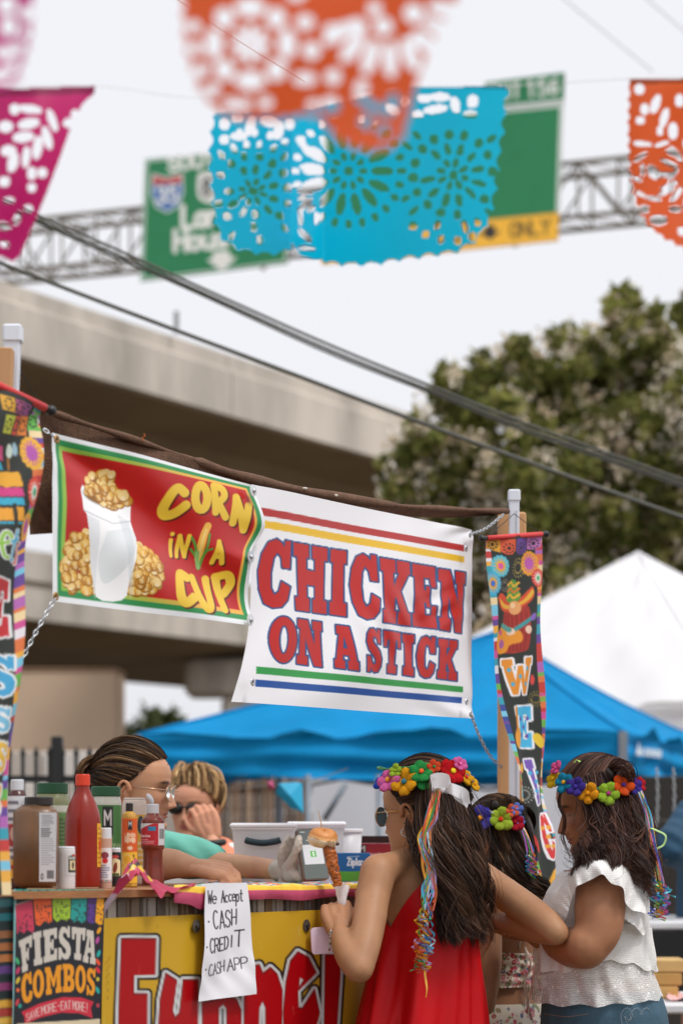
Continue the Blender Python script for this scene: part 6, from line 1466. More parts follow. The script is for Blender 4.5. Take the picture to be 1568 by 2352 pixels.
        for sg in (-1, 1):       # ears
            m = MB(); q = []
            for i in range(17):
                a = math.radians(-120 + 300 * i / 16); rz = .029 if math.sin(a) > 0 else .026; q.append(Vector((sg * (.0735 + .006 + .006 * math.sin(a)), -.012 - .016 * math.cos(a) * (1 if math.sin(a) > -.3 else .55), -.012 + rz * math.sin(a))))
            m.tube(q, [.0042] * 13 + [.005, .0058, .006, .005], 8)
            m.sphere(Vector((sg * .0735, -.010, -.014)), .006, .014, .024, n=12); m.sphere(Vector((sg * .078, -.004, -.034)), .0045, .007, .008); m.tube([Vector((sg * .0795, -.006, .006)), Vector((sg * .079, -.02, -.008)), Vector((sg * .078, -.013, -.026))], .0038, 7)
            Vs.append(np.array(m.v)); Fs += [tuple(i + n0 for i in f) for f in m.f]; Cs.append(np.repeat(lin(skin)[None] * np.array([1.0, .9, .88]), len(m.v), 0)); n0 += len(m.v)
        return s.w(np.concatenate(Vs)), Fs, np.concatenate(Cs)
    def cap(s, name, mt, parent, hair=.004, line=None, col='2a1d17', na=72, ne=34):
        """hair base over the skull down to the hairline"""
        line = line or [(0, 33), (40, 30), (62, 16), (80, -2), (100, -14), (125, -30), (180, -42)]
        az = np.linspace(-180, 180, na, endpoint=False); lo = np.interp(np.abs(az), [p[0] for p in line], [p[1] for p in line])
        t = np.linspace(0, 1, ne)[:, None]; el = lo[None] * (1 - t) + 89.5 * t
        off = hair * np.clip(t * 6, .15, 1) * np.ones((1, na))
        V = s.skull(np.repeat(az[None], ne, 0), el, off)
        return mesh(name, s.w(V).reshape(-1, 3), gridfaces(ne, na, True), mt, parent, True, np.repeat(lin(col)[None], ne * na, 0))

def person(name, x, Y, label):
    b = P(x, 1905, Y); return empty(name, Vector((b.x, b.y, 0)), label, 'person')
def finish_body(root, B, head, skin, **kw):
    V, Fc = B.mesh(kw.pop('voxel', .0068)); C = np.repeat(lin(skin)[None], len(V), 0)
    bl_ = np.sin(V @ np.array([31., 17, 23])) * np.sin(V @ np.array([-19., 29, 41]) + 1) + .6 * np.sin(V @ np.array([83., -61, 71])) * np.sin(V @ np.array([47., 91, -67]))
    C = C * (1 + .05 * bl_[:, None] * np.array([.6, 1.0, 1.1]))          # uneven skin tone
    for i_ in np.random.default_rng(len(V)).integers(0, len(V), 60): C[np.linalg.norm(V - V[i_], axis=1) < .003] *= .84
    for hb in B.H:
        v_, f_ = hb.mesh(.0036, 2); Fc = Fc + [tuple(i + len(V) for i in f) for f in f_]; V = np.concatenate([V, v_]); C = np.concatenate([C, np.repeat(lin(skin)[None] * np.array([1.0, .95, .93]), len(v_), 0)])
    hv, hf, hc = head.face(skin=skin, **kw)
    V2 = np.concatenate([V, hv]); F2 = Fc + [tuple(i + len(V) for i in f) for f in hf]
    return mesh('body', V2, F2, skinmat(), root, True, np.concatenate([C, hc]))

def strands(name, guides, count, parent, mt, r0, amp, freq, tones, jit, seed, nseg=24, clumps=40, taper=.7, rootfree=.0, frizz=.0015, sides=2, vary=.25, cut=.16):
    """hair strands blended between neighbouring guide curves"""
    r = np.random.default_rng(seed); G = np.stack([catmull(g, nseg) for g in guides]); g = len(G)
    u = r.uniform(0, g - 1, count); i = np.minimum(u.astype(int), g - 2); f = (u - i)[:, None, None]
    p = G[i] * (1 - f) + G[i + 1] * f
    Ln = 1 - cut * r.random(count) ** 1.6; q = np.linspace(0, 1, nseg)[None] * Ln[:, None] * (nseg - 1); qi = np.minimum(q.astype(int), nseg - 2); qf = (q - qi)[..., None]; ar = np.arange(count)[:, None]
    p = p[ar, qi] * (1 - qf) + p[ar, qi + 1] * qf
    t = np.linspace(0, 1, nseg)[None, :, None]
    ck = (u / (g - 1) * clumps).astype(int); lay = r.integers(0, 3, count); cid = ck * 3 + lay; nc = clumps * 3 + 6
    cph = np.repeat(np.arange(nc // 3 + 1), 3)[:nc] * (9.0 / clumps) + np.tile([0, 1.1, 2.3], nc // 3 + 1)[:nc] + r.uniform(-.5, .5, nc); cof = r.normal(size=(nc, 3)); cfr = r.uniform(.8, 1.25, nc); ctn = r.integers(0, len(tones), nc)
    off = cof[cid] * jit[0] + r.normal(size=(count, 3)) * jit[1]
    grow = rootfree + (1 - rootfree) * np.clip(t * 2.2, 0, 1)
    p = p + off[:, None] * grow
    # gather each clump a little towards its tip
    ph = (cph[cid])[:, None, None]; fr = (cfr[cid])[:, None, None]
    T = np.gradient(p, axis=1); T /= np.linalg.norm(T, axis=-1, keepdims=True) + 1e-9
    sx = np.cross(T, np.array([0, 1.0, 0])); sx /= np.linalg.norm(sx, axis=-1, keepdims=True) + 1e-9; sy = np.cross(T, sx)
    A = amp * np.clip((t - .12) * 1.6, 0, 1)
    p = p + sx * A * np.sin(freq * fr * 6.28 * t + ph) + sy * A * .8 * np.cos(freq * fr * 6.28 * t + ph) + r.normal(size=(count, nseg, 3)) * frizz * t
    T = np.gradient(p, axis=1); T /= np.linalg.norm(T, axis=-1, keepdims=True) + 1e-9
    sx = np.cross(T, np.array([.2, 1.0, .1])); sx /= np.linalg.norm(sx, axis=-1, keepdims=True) + 1e-9; sy = np.cross(T, sx)
    rad = r0 * (1 - taper * t ** 2.5) * r.uniform(.6, 1.3, (count, 1, 1))
    if sides == 2:      # flat strands, each turned its own way
        fi = r.uniform(0, 6.28, (count, 1, 1)); w_ = rad * (sx * np.cos(fi) + sy * np.sin(fi)); V = np.stack([p - w_, p + w_], 2)
        k = np.arange(count)[:, None] * nseg * 2; a = np.arange(nseg - 1)[None] * 2
        Fc = np.stack([k + a, k + a + 1, k + a + 3, k + a + 2], -1).reshape(-1, 4)
    else:
        an = np.arange(sides) * 2 * math.pi / sides
        V = p[:, :, None] + rad[:, :, None] * (sx[:, :, None] * np.cos(an)[None, None, :, None] + sy[:, :, None] * np.sin(an)[None, None, :, None])
        k = np.arange(count)[:, None, None] * nseg * sides; a = np.arange(nseg - 1)[None, :, None] * sides; b = np.arange(sides)[None, None]; b2 = (b + 1) % sides
        Fc = np.stack([k + a + b, k + a + b2, k + a + sides + b2, k + a + sides + b], -1).reshape(-1, 4)
    tn = np.array([lin(c) for c in tones])[ctn[cid]] * (1 + vary * r.uniform(-1, 1, (count, 1)))
    C = np.repeat(np.clip(tn, 0, 1), nseg * sides, 0)
    return mesh(name, V.reshape(-1, 3), Fc, mt, parent, True, C)
m_hair = mat('hair', 'ffffff', .58, .15, 30, attr=True, spec=.35)
def scalp(head, roots, target, n=10, off=(.012, .016), mid=0.0):
    """guide curves over the skull from hairline roots (az, el) to a gathering point"""
    out = []
    def dirv(a, e): a, e = math.radians(a), math.radians(e); return Vector((math.sin(a) * math.cos(e), math.cos(a) * math.cos(e), math.sin(e)))
    tg = dirv(*target)
    for a, e in roots:
        s_ = dirv(a, e); pts = []
        for i in range(n):
            t = i / (n - 1); d = s_.slerp(tg, t, s_) if s_.angle(tg) > .01 else s_
            az = math.degrees(math.atan2(d.x, d.y)); el = math.degrees(math.asin(max(-1, min(1, d.z))))
            pts.append(head.w(head.skull(np.array(az), np.array(el), off[0] + (off[1] - off[0]) * math.sin(math.pi * t))))
        out.append(pts)
    return out

DOFF = 0.0
# garment shell: rings by photo height
def shell(name, rings, ytop, ybot, f, mt, parent, nu=160, nv=70, fold=0.006, nf=9, seed=1, thick=True, wave=0.0, cols=None, th0=0, th1=360, sharp=1.0):
    """rings = (photo y, centre x, depth, half width, half depth); top and bottom edges vary with angle"""
    f = Vector(f).normalized(); R = np.array((f.y, -f.x, 0)); Fw = np.array(f)
    ys = [q[0] for q in rings]; r = random.Random(seed); ph = [r.uniform(0, 6.28) for _ in range(6)]
    wrap = (th1 - th0) == 360
    th = np.radians(np.linspace(th0, th1, nu, endpoint=not wrap)); V = np.empty((nv, nu, 3))
    ta = np.array([ytop(t) for t in th]); tb = np.array([ybot(t) for t in th])
    for i in range(nv):
        t = i / (nv - 1); y = ta * (1 - t) + tb * t
        x = np.interp(y, ys, [q[1] for q in rings]); D = np.interp(y, ys, [q[2] for q in rings]); a = np.interp(y, ys, [q[3] for q in rings]); b = np.interp(y, ys, [q[4] for q in rings])
        amp = fold * (t ** sharp) * (1 + .5 * np.sin(3 * th + ph[3]))
        w = amp * (np.sin(nf * th + ph[0] + 1.3 * np.sin(3 * t + ph[2])) * (.55 + .45 * np.sin(2 * th + ph[5])) + .45 * np.sin(round(nf * .5) * th + ph[1] + 1.6 * t) + .3 * np.sin(2 * nf * th + ph[2] + 2 * np.sin(th + 3 * t))) + wave * np.sin(23 * t + 3 * np.sin(2 * th) + ph[4]) 
        D = D + DOFF; c0 = np.stack([(x - CX) / FP * D, D, CH + (HZ - y) / FP * D], -1)
        V[i] = c0 + R * ((a + w) * np.cos(th))[:, None] + Fw * ((b + w) * np.sin(th))[:, None]
    return mesh(name, V.reshape(-1, 3), gridfaces(nv, nu, wrap), mt, parent, True, cols(V, th) if cols else None), V

# paper flowers
def petal_mesh(c):
    nm = 'petal_' + c
    if nm in bpy.data.meshes: return bpy.data.meshes[nm]
    V = []; n, m_ = 14, 9; q_ = random.Random(nm)
    for i in range(m_):
        t = i / (m_ - 1); w = .60 * math.sin(math.pi * (t * .80 + .14)) ** .7 * (.6 + .5 * t)
        for j in range(n):
            a = 2 * math.pi * j / n; V.append((w * math.cos(a) * (1 + .06 * math.sin(5 * a)) + q_.uniform(-.035, .035), t * 1.0 + q_.uniform(-.03, .03), .24 * w / .5 * math.sin(a) * (1.2 if math.sin(a) > 0 else .7) + .16 * t * t + .05 * math.sin(6 * a + 4 * t) * t + q_.uniform(-.03, .03)))
    me = bpy.data.meshes.new(nm); me.from_pydata(V, [], [tuple(q) for q in gridfaces(m_, n, True)] + [tuple(range(n - 1, -1, -1)), tuple((m_ - 1) * n + i for i in range(n))])
    me.update(); me.polygons.foreach_set('use_smooth', np.ones(len(me.polygons), bool)); me.materials.append(mat('crepe_' + c, c, .9, .22, 3, .9, 20, stretch=(8, 1, 1), spec=.15))
    return me
def flower(crown, p, nrm, r, c, cc, n=6, seed=0):
    rr = random.Random(seed); p = Vector(p); nrm = Vector(nrm).normalized(); u = nrm.orthogonal().normalized(); v = nrm.cross(u)
    m = MB(); m.sphere(p + nrm * r * .26, r * .2, n=8, m=5)
    for k in range(6): a = k * 1.05; m.sphere(p + nrm * r * .34 + (u * math.cos(a) + v * math.sin(a)) * r * .14, r * .09, n=5, m=4)
    o = m.build('flower', mat('crepe_' + cc, cc, .9, .22, 3, .9, 20, stretch=(8, 1, 1), spec=.15), crown, True)
    a0 = rr.uniform(0, 6.28)
    for k in range(n):
        a = a0 + 2 * math.pi * k / n + rr.uniform(-.14, .14); d = (u * math.cos(a) + v * math.sin(a) + nrm * rr.uniform(-.12, .22)).normalized(); s_ = d.cross(nrm).normalized(); w = s_.cross(d).normalized()
        q = bpy.data.objects.new('petal', petal_mesh(c)); COL.objects.link(q); q.parent = o
        L = r * rr.uniform(.9, 1.08); M = Matrix.Identity(4)
        for i in range(3): M[i][0] = s_[i] * L * .95; M[i][1] = d[i] * L; M[i][2] = w[i] * L; M[i][3] = p[i] + d[i] * r * .08
        q.matrix_basis = M
def ribbon(name, pts, w, c, parent, curl=0.0, turns=0.0, n=40, start=.5, seed=0, face=(0, -1, 0)):
    r = random.Random(seed); q = catmull(pts, n); V = []; ph = r.uniform(0, 6.28)
    for i in range(n):
        t = i / (n - 1); p = Vector(q[i]); k = max(0, (t - start) / (1 - start)) if start < 1 else 0
        a = ph + turns * 6.28 * k; off = Vector((math.cos(a), math.sin(a), 0)) * curl * min(1, k * 3); p = p + off
        tg = Vector(q[min(i + 1, n - 1)] - q[max(i - 1, 0)]).normalized()
        tw = a if k > 0 else ph * .15 + .5 * math.sin(4 * t + ph)
        sd = tg.cross(Vector(face)).normalized(); nn = sd.cross(tg)
        s_ = sd * math.cos(tw) + nn * math.sin(tw)
        if k > 0: s_ = (tg * .75 + s_ * .5).normalized()
        V += [p - s_ * w / 2, p + s_ * w / 2]
    return mesh(name, V, [(2 * i, 2 * i + 1, 2 * i + 3, 2 * i + 2) for i in range(n - 1)], mat('ribbon_' + c, c, .35, .06, 10, spec=.6), parent, True)
def legs(B, x, Y, f, ytop, hw, rad, skin_r=None):
    f = Vector(f).normalized(); R = Vector((f.y, -f.x, 0)); c = P(x, ytop, Y)
    for s_ in (-1, 1):
        h = c + R * s_ * hw; kn = Vector((h.x, h.y, c.z * .52)) + f * .02; an = Vector((h.x, h.y, .08)) - f * .01
        B.limb([(h, rad), (h.lerp(kn, .5), rad * .88), (kn, rad * .62), (kn.lerp(an, .4), rad * .58), (an, rad * .38)], 12, 20)
        B.limb([(an + Vector((0, 0, -.035)), .035), (an + f * .07 + Vector((0, 0, -.045)), .034), (an + f * .15 + Vector((0, 0, -.052)), .026)], 10, 8)

PX = P
def crownp(hc, x, y, R=.098, lift=0.0):
    """point on the near side of a head of radius R about hc that the photo shows at (x, y)"""
    Yc = hc.y; dx = (x - CX) / FP * Yc - hc.x
    Y = Yc - math.sqrt(max(0.0, R * R - dx * dx)) - lift; p = PX(x, y, Y); n = p - Vector((hc.x, hc.y, p.z - .02)); return p, n
def lace_mat():
    m = mat('white_lace', 'f6f5f3', .75, .06, 30, .35, 150, translucent=.15)
    nt = m.node_tree; N, L = nt.nodes, nt.links
    vo = N.new('ShaderNodeTexVoronoi'); vo.inputs['Scale'].default_value = 62; tc = N.new('ShaderNodeTexCoord'); L.new(tc.outputs['Object'], vo.inputs['Vector'])
    wv = N.new('ShaderNodeTexWave'); wv.inputs['Scale'].default_value = 75; wv.inputs['Distortion'].default_value = 7; wv.inputs['Detail Scale'].default_value = 2; wv.bands_direction = 'Z'; L.new(tc.outputs['Object'], wv.inputs['Vector'])
    r1 = N.new('ShaderNodeMapRange'); r1.inputs['From Min'].default_value = .16; r1.inputs['From Max'].default_value = .3; r1.inputs['To Min'].default_value = 1; r1.inputs['To Max'].default_value = 0; L.new(vo.outputs['Distance'], r1.inputs['Value'])
    mxx = N.new('ShaderNodeMath'); mxx.operation = 'MAXIMUM'; w2 = N.new('ShaderNodeMath'); w2.operation = 'MULTIPLY'; w2.inputs[1].default_value = .75; L.new(wv.outputs['Fac'], w2.inputs[0]); L.new(r1.outputs[0], mxx.inputs[0]); L.new(w2.outputs[0], mxx.inputs[1])
    bn = [n for n in N if n.type == 'BUMP'][0]; L.new(mxx.outputs[0], bn.inputs['Height']); bn.inputs['Strength'].default_value = .5; bn.inputs['Distance'].default_value = .0016
    return m, mxx
m_lace, _h = lace_mat()
def sheer(m0, node):
    m = m0.copy(); m.name = 'sheer_lace'; nt = m.node_tree; N, L = nt.nodes, nt.links
    out = N['Material Output']; src = out.inputs['Surface'].links[0].from_socket
    tr_ = N.new('ShaderNodeBsdfTransparent'); ms = N.new('ShaderNodeMixShader'); mr = N.new('ShaderNodeMapRange'); mr.inputs['To Min'].default_value = .5; mr.inputs['To Max'].default_value = 1
    h = [n for n in N if n.type == 'MATH' and n.operation == 'MAXIMUM'][0]; L.new(h.outputs[0], mr.inputs['Value']); L.new(mr.outputs[0], ms.inputs[0]); L.new(tr_.outputs[0], ms.inputs[1]); L.new(src, ms.inputs[2]); L.new(ms.outputs[0], out.inputs['Surface'])
    return m
m_sheer = sheer(m_lace, _h)

# ------------------------------------------------------------------ young woman in red
rg = person('person', 985, 5.35, 'young woman in a red sleeveless top seen from behind, long wavy dark hair')
f = Vector((-.62, .78, 0)).normalized(); R = Vector((f.y, -f.x, 0))
def ring(x, y, Y, a, b): return (P(x, y, Y), R, f, a, b)
B = Body()
B.loft([ring(982, 1930, 5.35, .043, .046), ring(985, 1962, 5.35, .05, .05), ring(982, 1990, 5.35, .095, .066), ring(980, 2015, 5.35, .125, .08), ring(981, 2070, 5.35, .114, .085), ring(982, 2130, 5.35, .103, .083), ring(977, 2230, 5.35, .10, .08), ring(968, 2352, 5.35, .13, .105), ring(966, 2450, 5.35, .15, .115), ring(966, 2560, 5.35, .145, .11)])
B.limb([(P(950, 1972, 5.33), .03), (P(905, 1990, 5.27), .034), (P(868, 2004, 5.22), .040)])
B.limb([(P(1020, 1972, 5.38), .03), (P(1060, 1992, 5.44), .034), (P(1090, 2010, 5.47), .040)])
B.limb([(P(868, 2004, 5.22), .041), (P(856, 2060, 5.19), .038), (P(847, 2120, 5.14), .037), (P(835, 2180, 5.09), .035), (P(824, 2226, 5.06), .032)])
B.limb([(P(824, 2226, 5.06), .032), (P(805, 2198, 5.08), .033), (P(788, 2166, 5.13), .027), (P(780, 2142, 5.17), .022), (P(777, 2130, 5.18), .021)])
hand(B, P(778, 2138, 5.17), Vector((-.1, .66, .75)), Vector((1, .1, .1)), Vector((0, .75, -.66)), .86, (1.35, 1.4, 1.45, 1.5), -.35, .05)
B.limb([(P(1090, 2010, 5.47), .041), (P(1150, 2048, 5.44), .038), (P(1215, 2092, 5.34), .036), (P(1255, 2122, 5.29), .033), (P(1276, 2143, 5.27), .030)])
B.limb([(P(1276, 2143, 5.27), .030), (P(1225, 2135, 5.36), .031), (P(1165, 2122, 5.46), .025), (P(1122, 2112, 5.53), .02)])
hand(B, P(1124, 2113, 5.50), Vector((-.3, -.3, -.9)), Vector((-.3, 1, 0)), Vector((-1, .2, 0)), .86, (.3, .35, .4, .5), .3, .3)
legs(B, 966, 5.35, f, 2520, .075, .085)
hd = Head(P(972, 1866, 5.35), (-.8, .6, 0), pitch=4, scale=.97)
finish_body(rg, B, hd, 'a97c5b', brow='2a1d18')
m_red = mat('red_satin', 'c20a14', .5, .08, 5, .1, 30, spec=.22)
rings = [(1960, 990, 5.36, .07, .07), (1990, 985, 5.355, .112, .08), (2040, 983, 5.35, .118, .094), (2130, 984, 5.35, .110, .092), (2230, 974, 5.35, .128, .11), (2352, 964, 5.35, .145, .124), (2480, 962, 5.35, .165, .142), (2560, 962, 5.35, .18, .155)]
shell('red_top', rings, lambda t: 2128 - (140 if math.sin(t) < 0 else 105) * abs(math.sin(t)) ** 1.15, lambda t: 2540, f, m_red, rg, 240, 80, .022, 8, 3, sharp=.8)
B2 = Body(); legs(B2, 966, 5.35, f, 2510, .078, .094); V, Fc = B2.mesh(.014, 3); mesh('trousers', V, Fc, mat('dark_denim', '2b3442', .8, .15, 30, .3, 200), rg)
# hair
TN = ('473328', '33231c', '664a38', '291b16', '553c30')
hd.cap('hair_base', m_hair, rg, .003, col='2a1d18')
rt = [(a, np.interp(abs(a), [0, 45, 65, 85, 110], [36, 32, 18, 4, -6])) for a in range(-118, 119, 12)]
strands('hair_top', scalp(hd, rt, (172, 8), off=(.010, .017)), 2400, rg, m_hair, .0008, .0012, 1, TN, (.001, .0012), 1, 14, 60, .3, .3, .0004)
lft = [(962, 1778), (951, 1825), (948, 1880), (945, 1917), (954, 1949), (976, 2000), (1004, 2045), (1003, 2109), (1012, 2160)]
rgt = [(1036, 1770), (1060, 1805), (1074, 1847), (1088, 1901), (1101, 1949), (1110, 2013), (1098, 2061), (1104, 2109), (1116, 2152)]
gs = []
for s_ in np.linspace(0, 1, 8):
    bul = 4 * s_ * (1 - s_)
    gs.append([P(a[0] + (b[0] - a[0]) * s_, a[1] + (b[1] - a[1]) * s_ + (8 * math.sin(s_ * 9) if i == 8 else 0), 5.318 + .05 * s_ - .105 * bul - (.010 * i if i < 5 else .044 - .007 * (i - 4))) for i, (a, b) in enumerate(zip(lft, rgt))])
strands('long_hair', gs, 5400, rg, m_hair, .0008, .018, 2.3, TN, (.008, .0026), 2, 20, 22, .6, .3, .0004)
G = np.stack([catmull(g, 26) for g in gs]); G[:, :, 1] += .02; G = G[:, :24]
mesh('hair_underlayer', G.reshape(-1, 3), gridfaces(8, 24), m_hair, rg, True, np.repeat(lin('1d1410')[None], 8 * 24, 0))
strands('loose_hair', [[p + Vector((0, -.008, 0)) for p in map(Vector, g)] for g in gs], 420, rg, m_hair, .0006, .02, 2.0, TN, (.012, .01), 7, 34, 30, .6, .3, .0008)
# glasses, earring, bracelet
m_gold = mat('gold_wire', 'b98d50', .3, metal=.85); m_silver = mat('silver', 'c6c6c8', .25, .2, 60, metal=.9)
gl = MB()
for sx in (-1, 1):
    gl.tube([hd.wv((sx * (.032 + .025 * math.cos(a)), .098 - .006 * abs(math.cos(a)), -.004 + .022 * math.sin(a))) for a in np.linspace(0, 6.2832, 25)], .0013, 6, False)
    gl.tube([hd.wv((sx * .058, .092, .004)), hd.wv((sx * .074, .05, .004)), hd.wv((sx * .08, -.005, .002))], .0014, 6)
gl.tube([hd.wv((-.008, .104, .002)), hd.wv((0, .107, .005)), hd.wv((.008, .104, .002))], .0012, 6); go = gl.build('glasses', m_gold, rg, True)
m = MB()
for sx in (-1, 1):
    m.add([hd.wv((sx * .032 + .024 * math.cos(a), .0965, -.004 + .021 * math.sin(a))) for a in np.linspace(0, 6.2832, 24, endpoint=False)], [tuple(range(24))])
m.build('lens', mat('mirror_lens', '8fc4e4', .1, .05, metal=.5), go)
m = MB(); e0 = hd.wv((-.081, -.004, -.047)); m.tube([e0 + Vector((.009 * math.cos(a), .003 * math.sin(a), .009 * math.sin(a))) for a in np.linspace(0, 6.2832, 17)], .0012, 6, False); m.build('earring', m_silver, rg, True)
m = MB(); wc_ = P(781, 2142, 5.17)
for k in range(16):
    a = 2 * math.pi * k / 16; p = wc_ + Vector((.0245 * math.cos(a), .0245 * math.sin(a), .004 + .006 * math.cos(a))); m.box(p, .008, .004, .006, ax=((-math.sin(a), math.cos(a), .3), (math.cos(a), math.sin(a), 0), (0, 0, 1)), bevel=.001)
for k in range(7): m.box(P(760 - k * .6, 2140 + k * 7, 5.145), .006, .004, .006, ax=((1, .4 * (-1) ** k, .2), (0, 1, 0), (0, 0, 1)), bevel=.001)
m.build('bracelet', m_silver, rg)
m = MB()
for x, y0 in ((1157, 2102), (1170, 2106)):
    cc = P(x, y0 + 18, 5.48); m.tube([cc + Vector((.004 * math.cos(a), .027 * math.cos(a), .027 * math.sin(a))) for a in np.linspace(0, 6.2832, 21)], .001, 5, False)
m.build('thin_bangles', m_gold, rg, True)
# flower crown, bow and ribbons
cr1 = empty('flower_crown', P(985, 1800, 5.3), 'crepe paper flower crown with white bow and ribbons worn by the woman in red', 'flower crown')
hc = P(975, 1850, 5.35)
FL = [(875, 1797, '2a55c8', '2a55c8', 17), (895, 1794, 'e76cb0', 'e9a63a', 25), (909, 1772, 'a9c83c', '9ab42e', 14), (930, 1799, 'eaa31c', '3a7a8a', 27), (968, 1775, '2f9a4c', 'e2602f', 24), (976, 1795, '38a856', '2f9a4c', 20), (996, 1763, 'e2502c', '2f8a4c', 14), (1036, 1775, 'c9161f', 'd8c02c', 27), (1054, 1757, 'ea6cae', 'e06aa8', 16), (1067, 1787, 'f0b020', 'd8402a', 18), (1077, 1787, '2f86c8', '2f86c8', 12), (1086, 1804, 'f0b422', 'e8a020', 16)]
for i, (x, y, c_, cc, r_) in enumerate(FL):
    p, n = crownp(hc, x, y, .116); n.z += .03; flower(cr1, p, n, r_ / FP * 6.0, c_, cc, 6 if r_ > 15 else 5, i + 3)
m = MB(); m.tube([hc + Vector((.104 * math.cos(a), .104 * math.sin(a), .066 - .018 * math.cos(a - .4) + .006 * math.sin(3 * a))) for a in np.linspace(0, 6.2832, 40)], .0028, 6, False); m.build('twisted_band', mat('green_wire', '2f7a44', .6, .4, 60), cr1, True)
for k, (pts, c_) in enumerate((([(1010, 1770), (1030, 1790), (1056, 1800), (1068, 1815)], '2f7a44'), ([(990, 1768), (960, 1786), (945, 1790)], '3a8a4a'), ([(1044, 1800), (1060, 1806), (1070, 1816), (1062, 1820)], '2a6aa8'), ([(985, 1752), (1000, 1772), (1006, 1790)], 'd8602c'))):
    ribbon('paper_twist', [crownp(hc, x, y, .112)[0] for x, y in pts], .005, c_, cr1, n=16, start=1, seed=k)
m_bow = mat('white_satin', 'f6f6fb', .4, .04, 6, sheen=.2)
def loop(pts, w, n=24):
    q = catmull([P(*p) for p in pts], n); V = []
    for i in range(n):
        wi = w * (.38 + .62 * math.sin(math.pi * min(1, i / (n - 1) * 1.15))); V += [Vector(q[i]) + Vector((0, .006, -wi / 2)), Vector(q[i]) + Vector((.004 * math.sin(i * .6), -.005 * math.sin(i * .5), wi / 2))]
    return mesh('bow_loop', V, [(2 * i, 2 * i + 1, 2 * i + 3, 2 * i + 2) for i in range(n - 1)], m_bow, cr1)
loop([(1012, 1818, 5.225), (1002, 1805, 5.205), (991, 1800, 5.2), (1004, 1793, 5.195), (1030, 1796, 5.2), (1038, 1806, 5.21), (1020, 1816, 5.22)], .034)
loop([(1016, 1816, 5.22), (1036, 1812, 5.2), (1058, 1822, 5.205), (1080, 1838, 5.215), (1064, 1842, 5.22)], .028)
loop([(1030, 1812, 5.215), (1052, 1828, 5.21), (1072, 1852, 5.21)], .026)
m = MB(); m.sphere(P(1015, 1814, 5.215), .008, .007, .009); m.build('bow_knot', m_bow, cr1, True)
RC = ['e2613f', '45b6dc', 'eaa82a', 'c0a8e0', '3fa45a', 'e8705a', 'f0b838', '4a7ac8', 'b6d8ea', 'e58a4a']
rr = random.Random(12)
for k in range(15):
    j = lambda s_: rr.uniform(-s_, s_)
    end = 2190 + rr.uniform(-40, 45)
    ribbon('ribbon', [P(1004 + j(8), 1815 + j(4), 5.21), P(989 + j(14), 1880, 5.195 + j(.005)), P(977 + j(17), 1935 + j(8), 5.19), P(985 + j(15), 1990, 5.188), P(986 + j(17), 2050 + j(8), 5.186), P(976 + j(16), 2110, 5.184), P(976 + j(16), end - 40, 5.182), P(972 + j(18), end, 5.18)], .0054, RC[k % 10], cr1, .0085, rr.uniform(2, 4.5), 80, rr.uniform(.45, .7), k)
for k in range(16):
    x, y = 968 + rr.uniform(-18, 20), 2150 + rr.uniform(-5, 62); q = [P(x, y, 5.178), P(x + rr.uniform(-10, 10), y + 14, 5.175), P(x + rr.uniform(-14, 14), y + 28, 5.178)]
    ribbon('ribbon_curl', q, .0042, RC[(k * 3) % 10], cr1, .0095, 1.8, 40, 0, k + 40)
ribbon('ribbon', [P(973, 2195, 5.18), P(976, 2240, 5.182), P(980, 2270, 5.18), P(978, 2292, 5.18)], .005, 'e0a83a', cr1, n=20, start=1, seed=5)

# ------------------------------------------------------------------ young woman in white
DOFF = .1
def P(x, y, Y): return PX(x, y, Y + DOFF)
wg = person('person', 1370, 5.4, 'young woman in a white lace blouse looking down, seen from the side')
f = Vector((-1, 0, 0)); R = Vector((0, 1, 0)); SK = 'a37152'
B = Body()
B.loft([ring(1388, 1925, 5.4, .046, .048), ring(1396, 1965, 5.4, .055, .055), ring(1394, 1990, 5.4, .12, .075), ring(1378, 2030, 5.4, .15, .098), ring(1366, 2090, 5.4, .15, .115), ring(1362, 2180, 5.4, .14, .11), ring(1372, 2260, 5.4, .145, .115), ring(1386, 2330, 5.4, .165, .132), ring(1388, 2450, 5.4, .17, .14), ring(1388, 2560, 5.4, .15, .13)])
B.limb([(P(1376, 2034, 5.23), .054), (P(1377, 2090, 5.205), .057), (P(1371, 2140, 5.19), .053), (P(1348, 2176, 5.18), .047)])
B.limb([(P(1346, 2176, 5.18), .050), (P(1312, 2176, 5.26), .046), (P(1268, 2164, 5.36), .036), (P(1228, 2146, 5.44), .027), (P(1212, 2138, 5.47), .022)])
hand(B, P(1214, 2139, 5.47), Vector((-.8, .3, .3)), Vector((.2, .6, .8)), Vector((.2, 1, -.2)), .9, (.8, .9, .9, 1), .4)
B.limb([(P(1376, 2034, 5.57), .052), (P(1362, 2110, 5.6), .056), (P(1335, 2172, 5.58), .046)]); B.limb([(P(1335, 2172, 5.58), .046), (P(1270, 2140, 5.56), .034), (P(1225, 2120, 5.54), .022)])
hand(B, P(1227, 2121, 5.54), Vector((-.8, -.3, .2)), Vector((.2, -.5, .8)), Vector((.1, -1, -.2)), .9, (.8, .9, .9, 1), .4)
legs(B, 1388, 5.4, f, 2520, .085, .1)
hd = Head(P(1371, 1854, 5.4), (-1, -.06, 0), pitch=13, scale=.94)
finish_body(wg, B, hd, SK, lip='96544a', brow='2a1c16', nose=.92)
rings = [(1960, 1402, 5.4, .075, .066), (1985, 1398, 5.4, .125, .084), (2010, 1386, 5.4, .158, .102), (2050, 1371, 5.4, .168, .116), (2100, 1362, 5.4, .166, .127), (2160, 1359, 5.4, .16, .127), (2230, 1362, 5.4, .158, .126), (2300, 1374, 5.4, .185, .150), (2330, 1376, 5.4, .19, .155)]
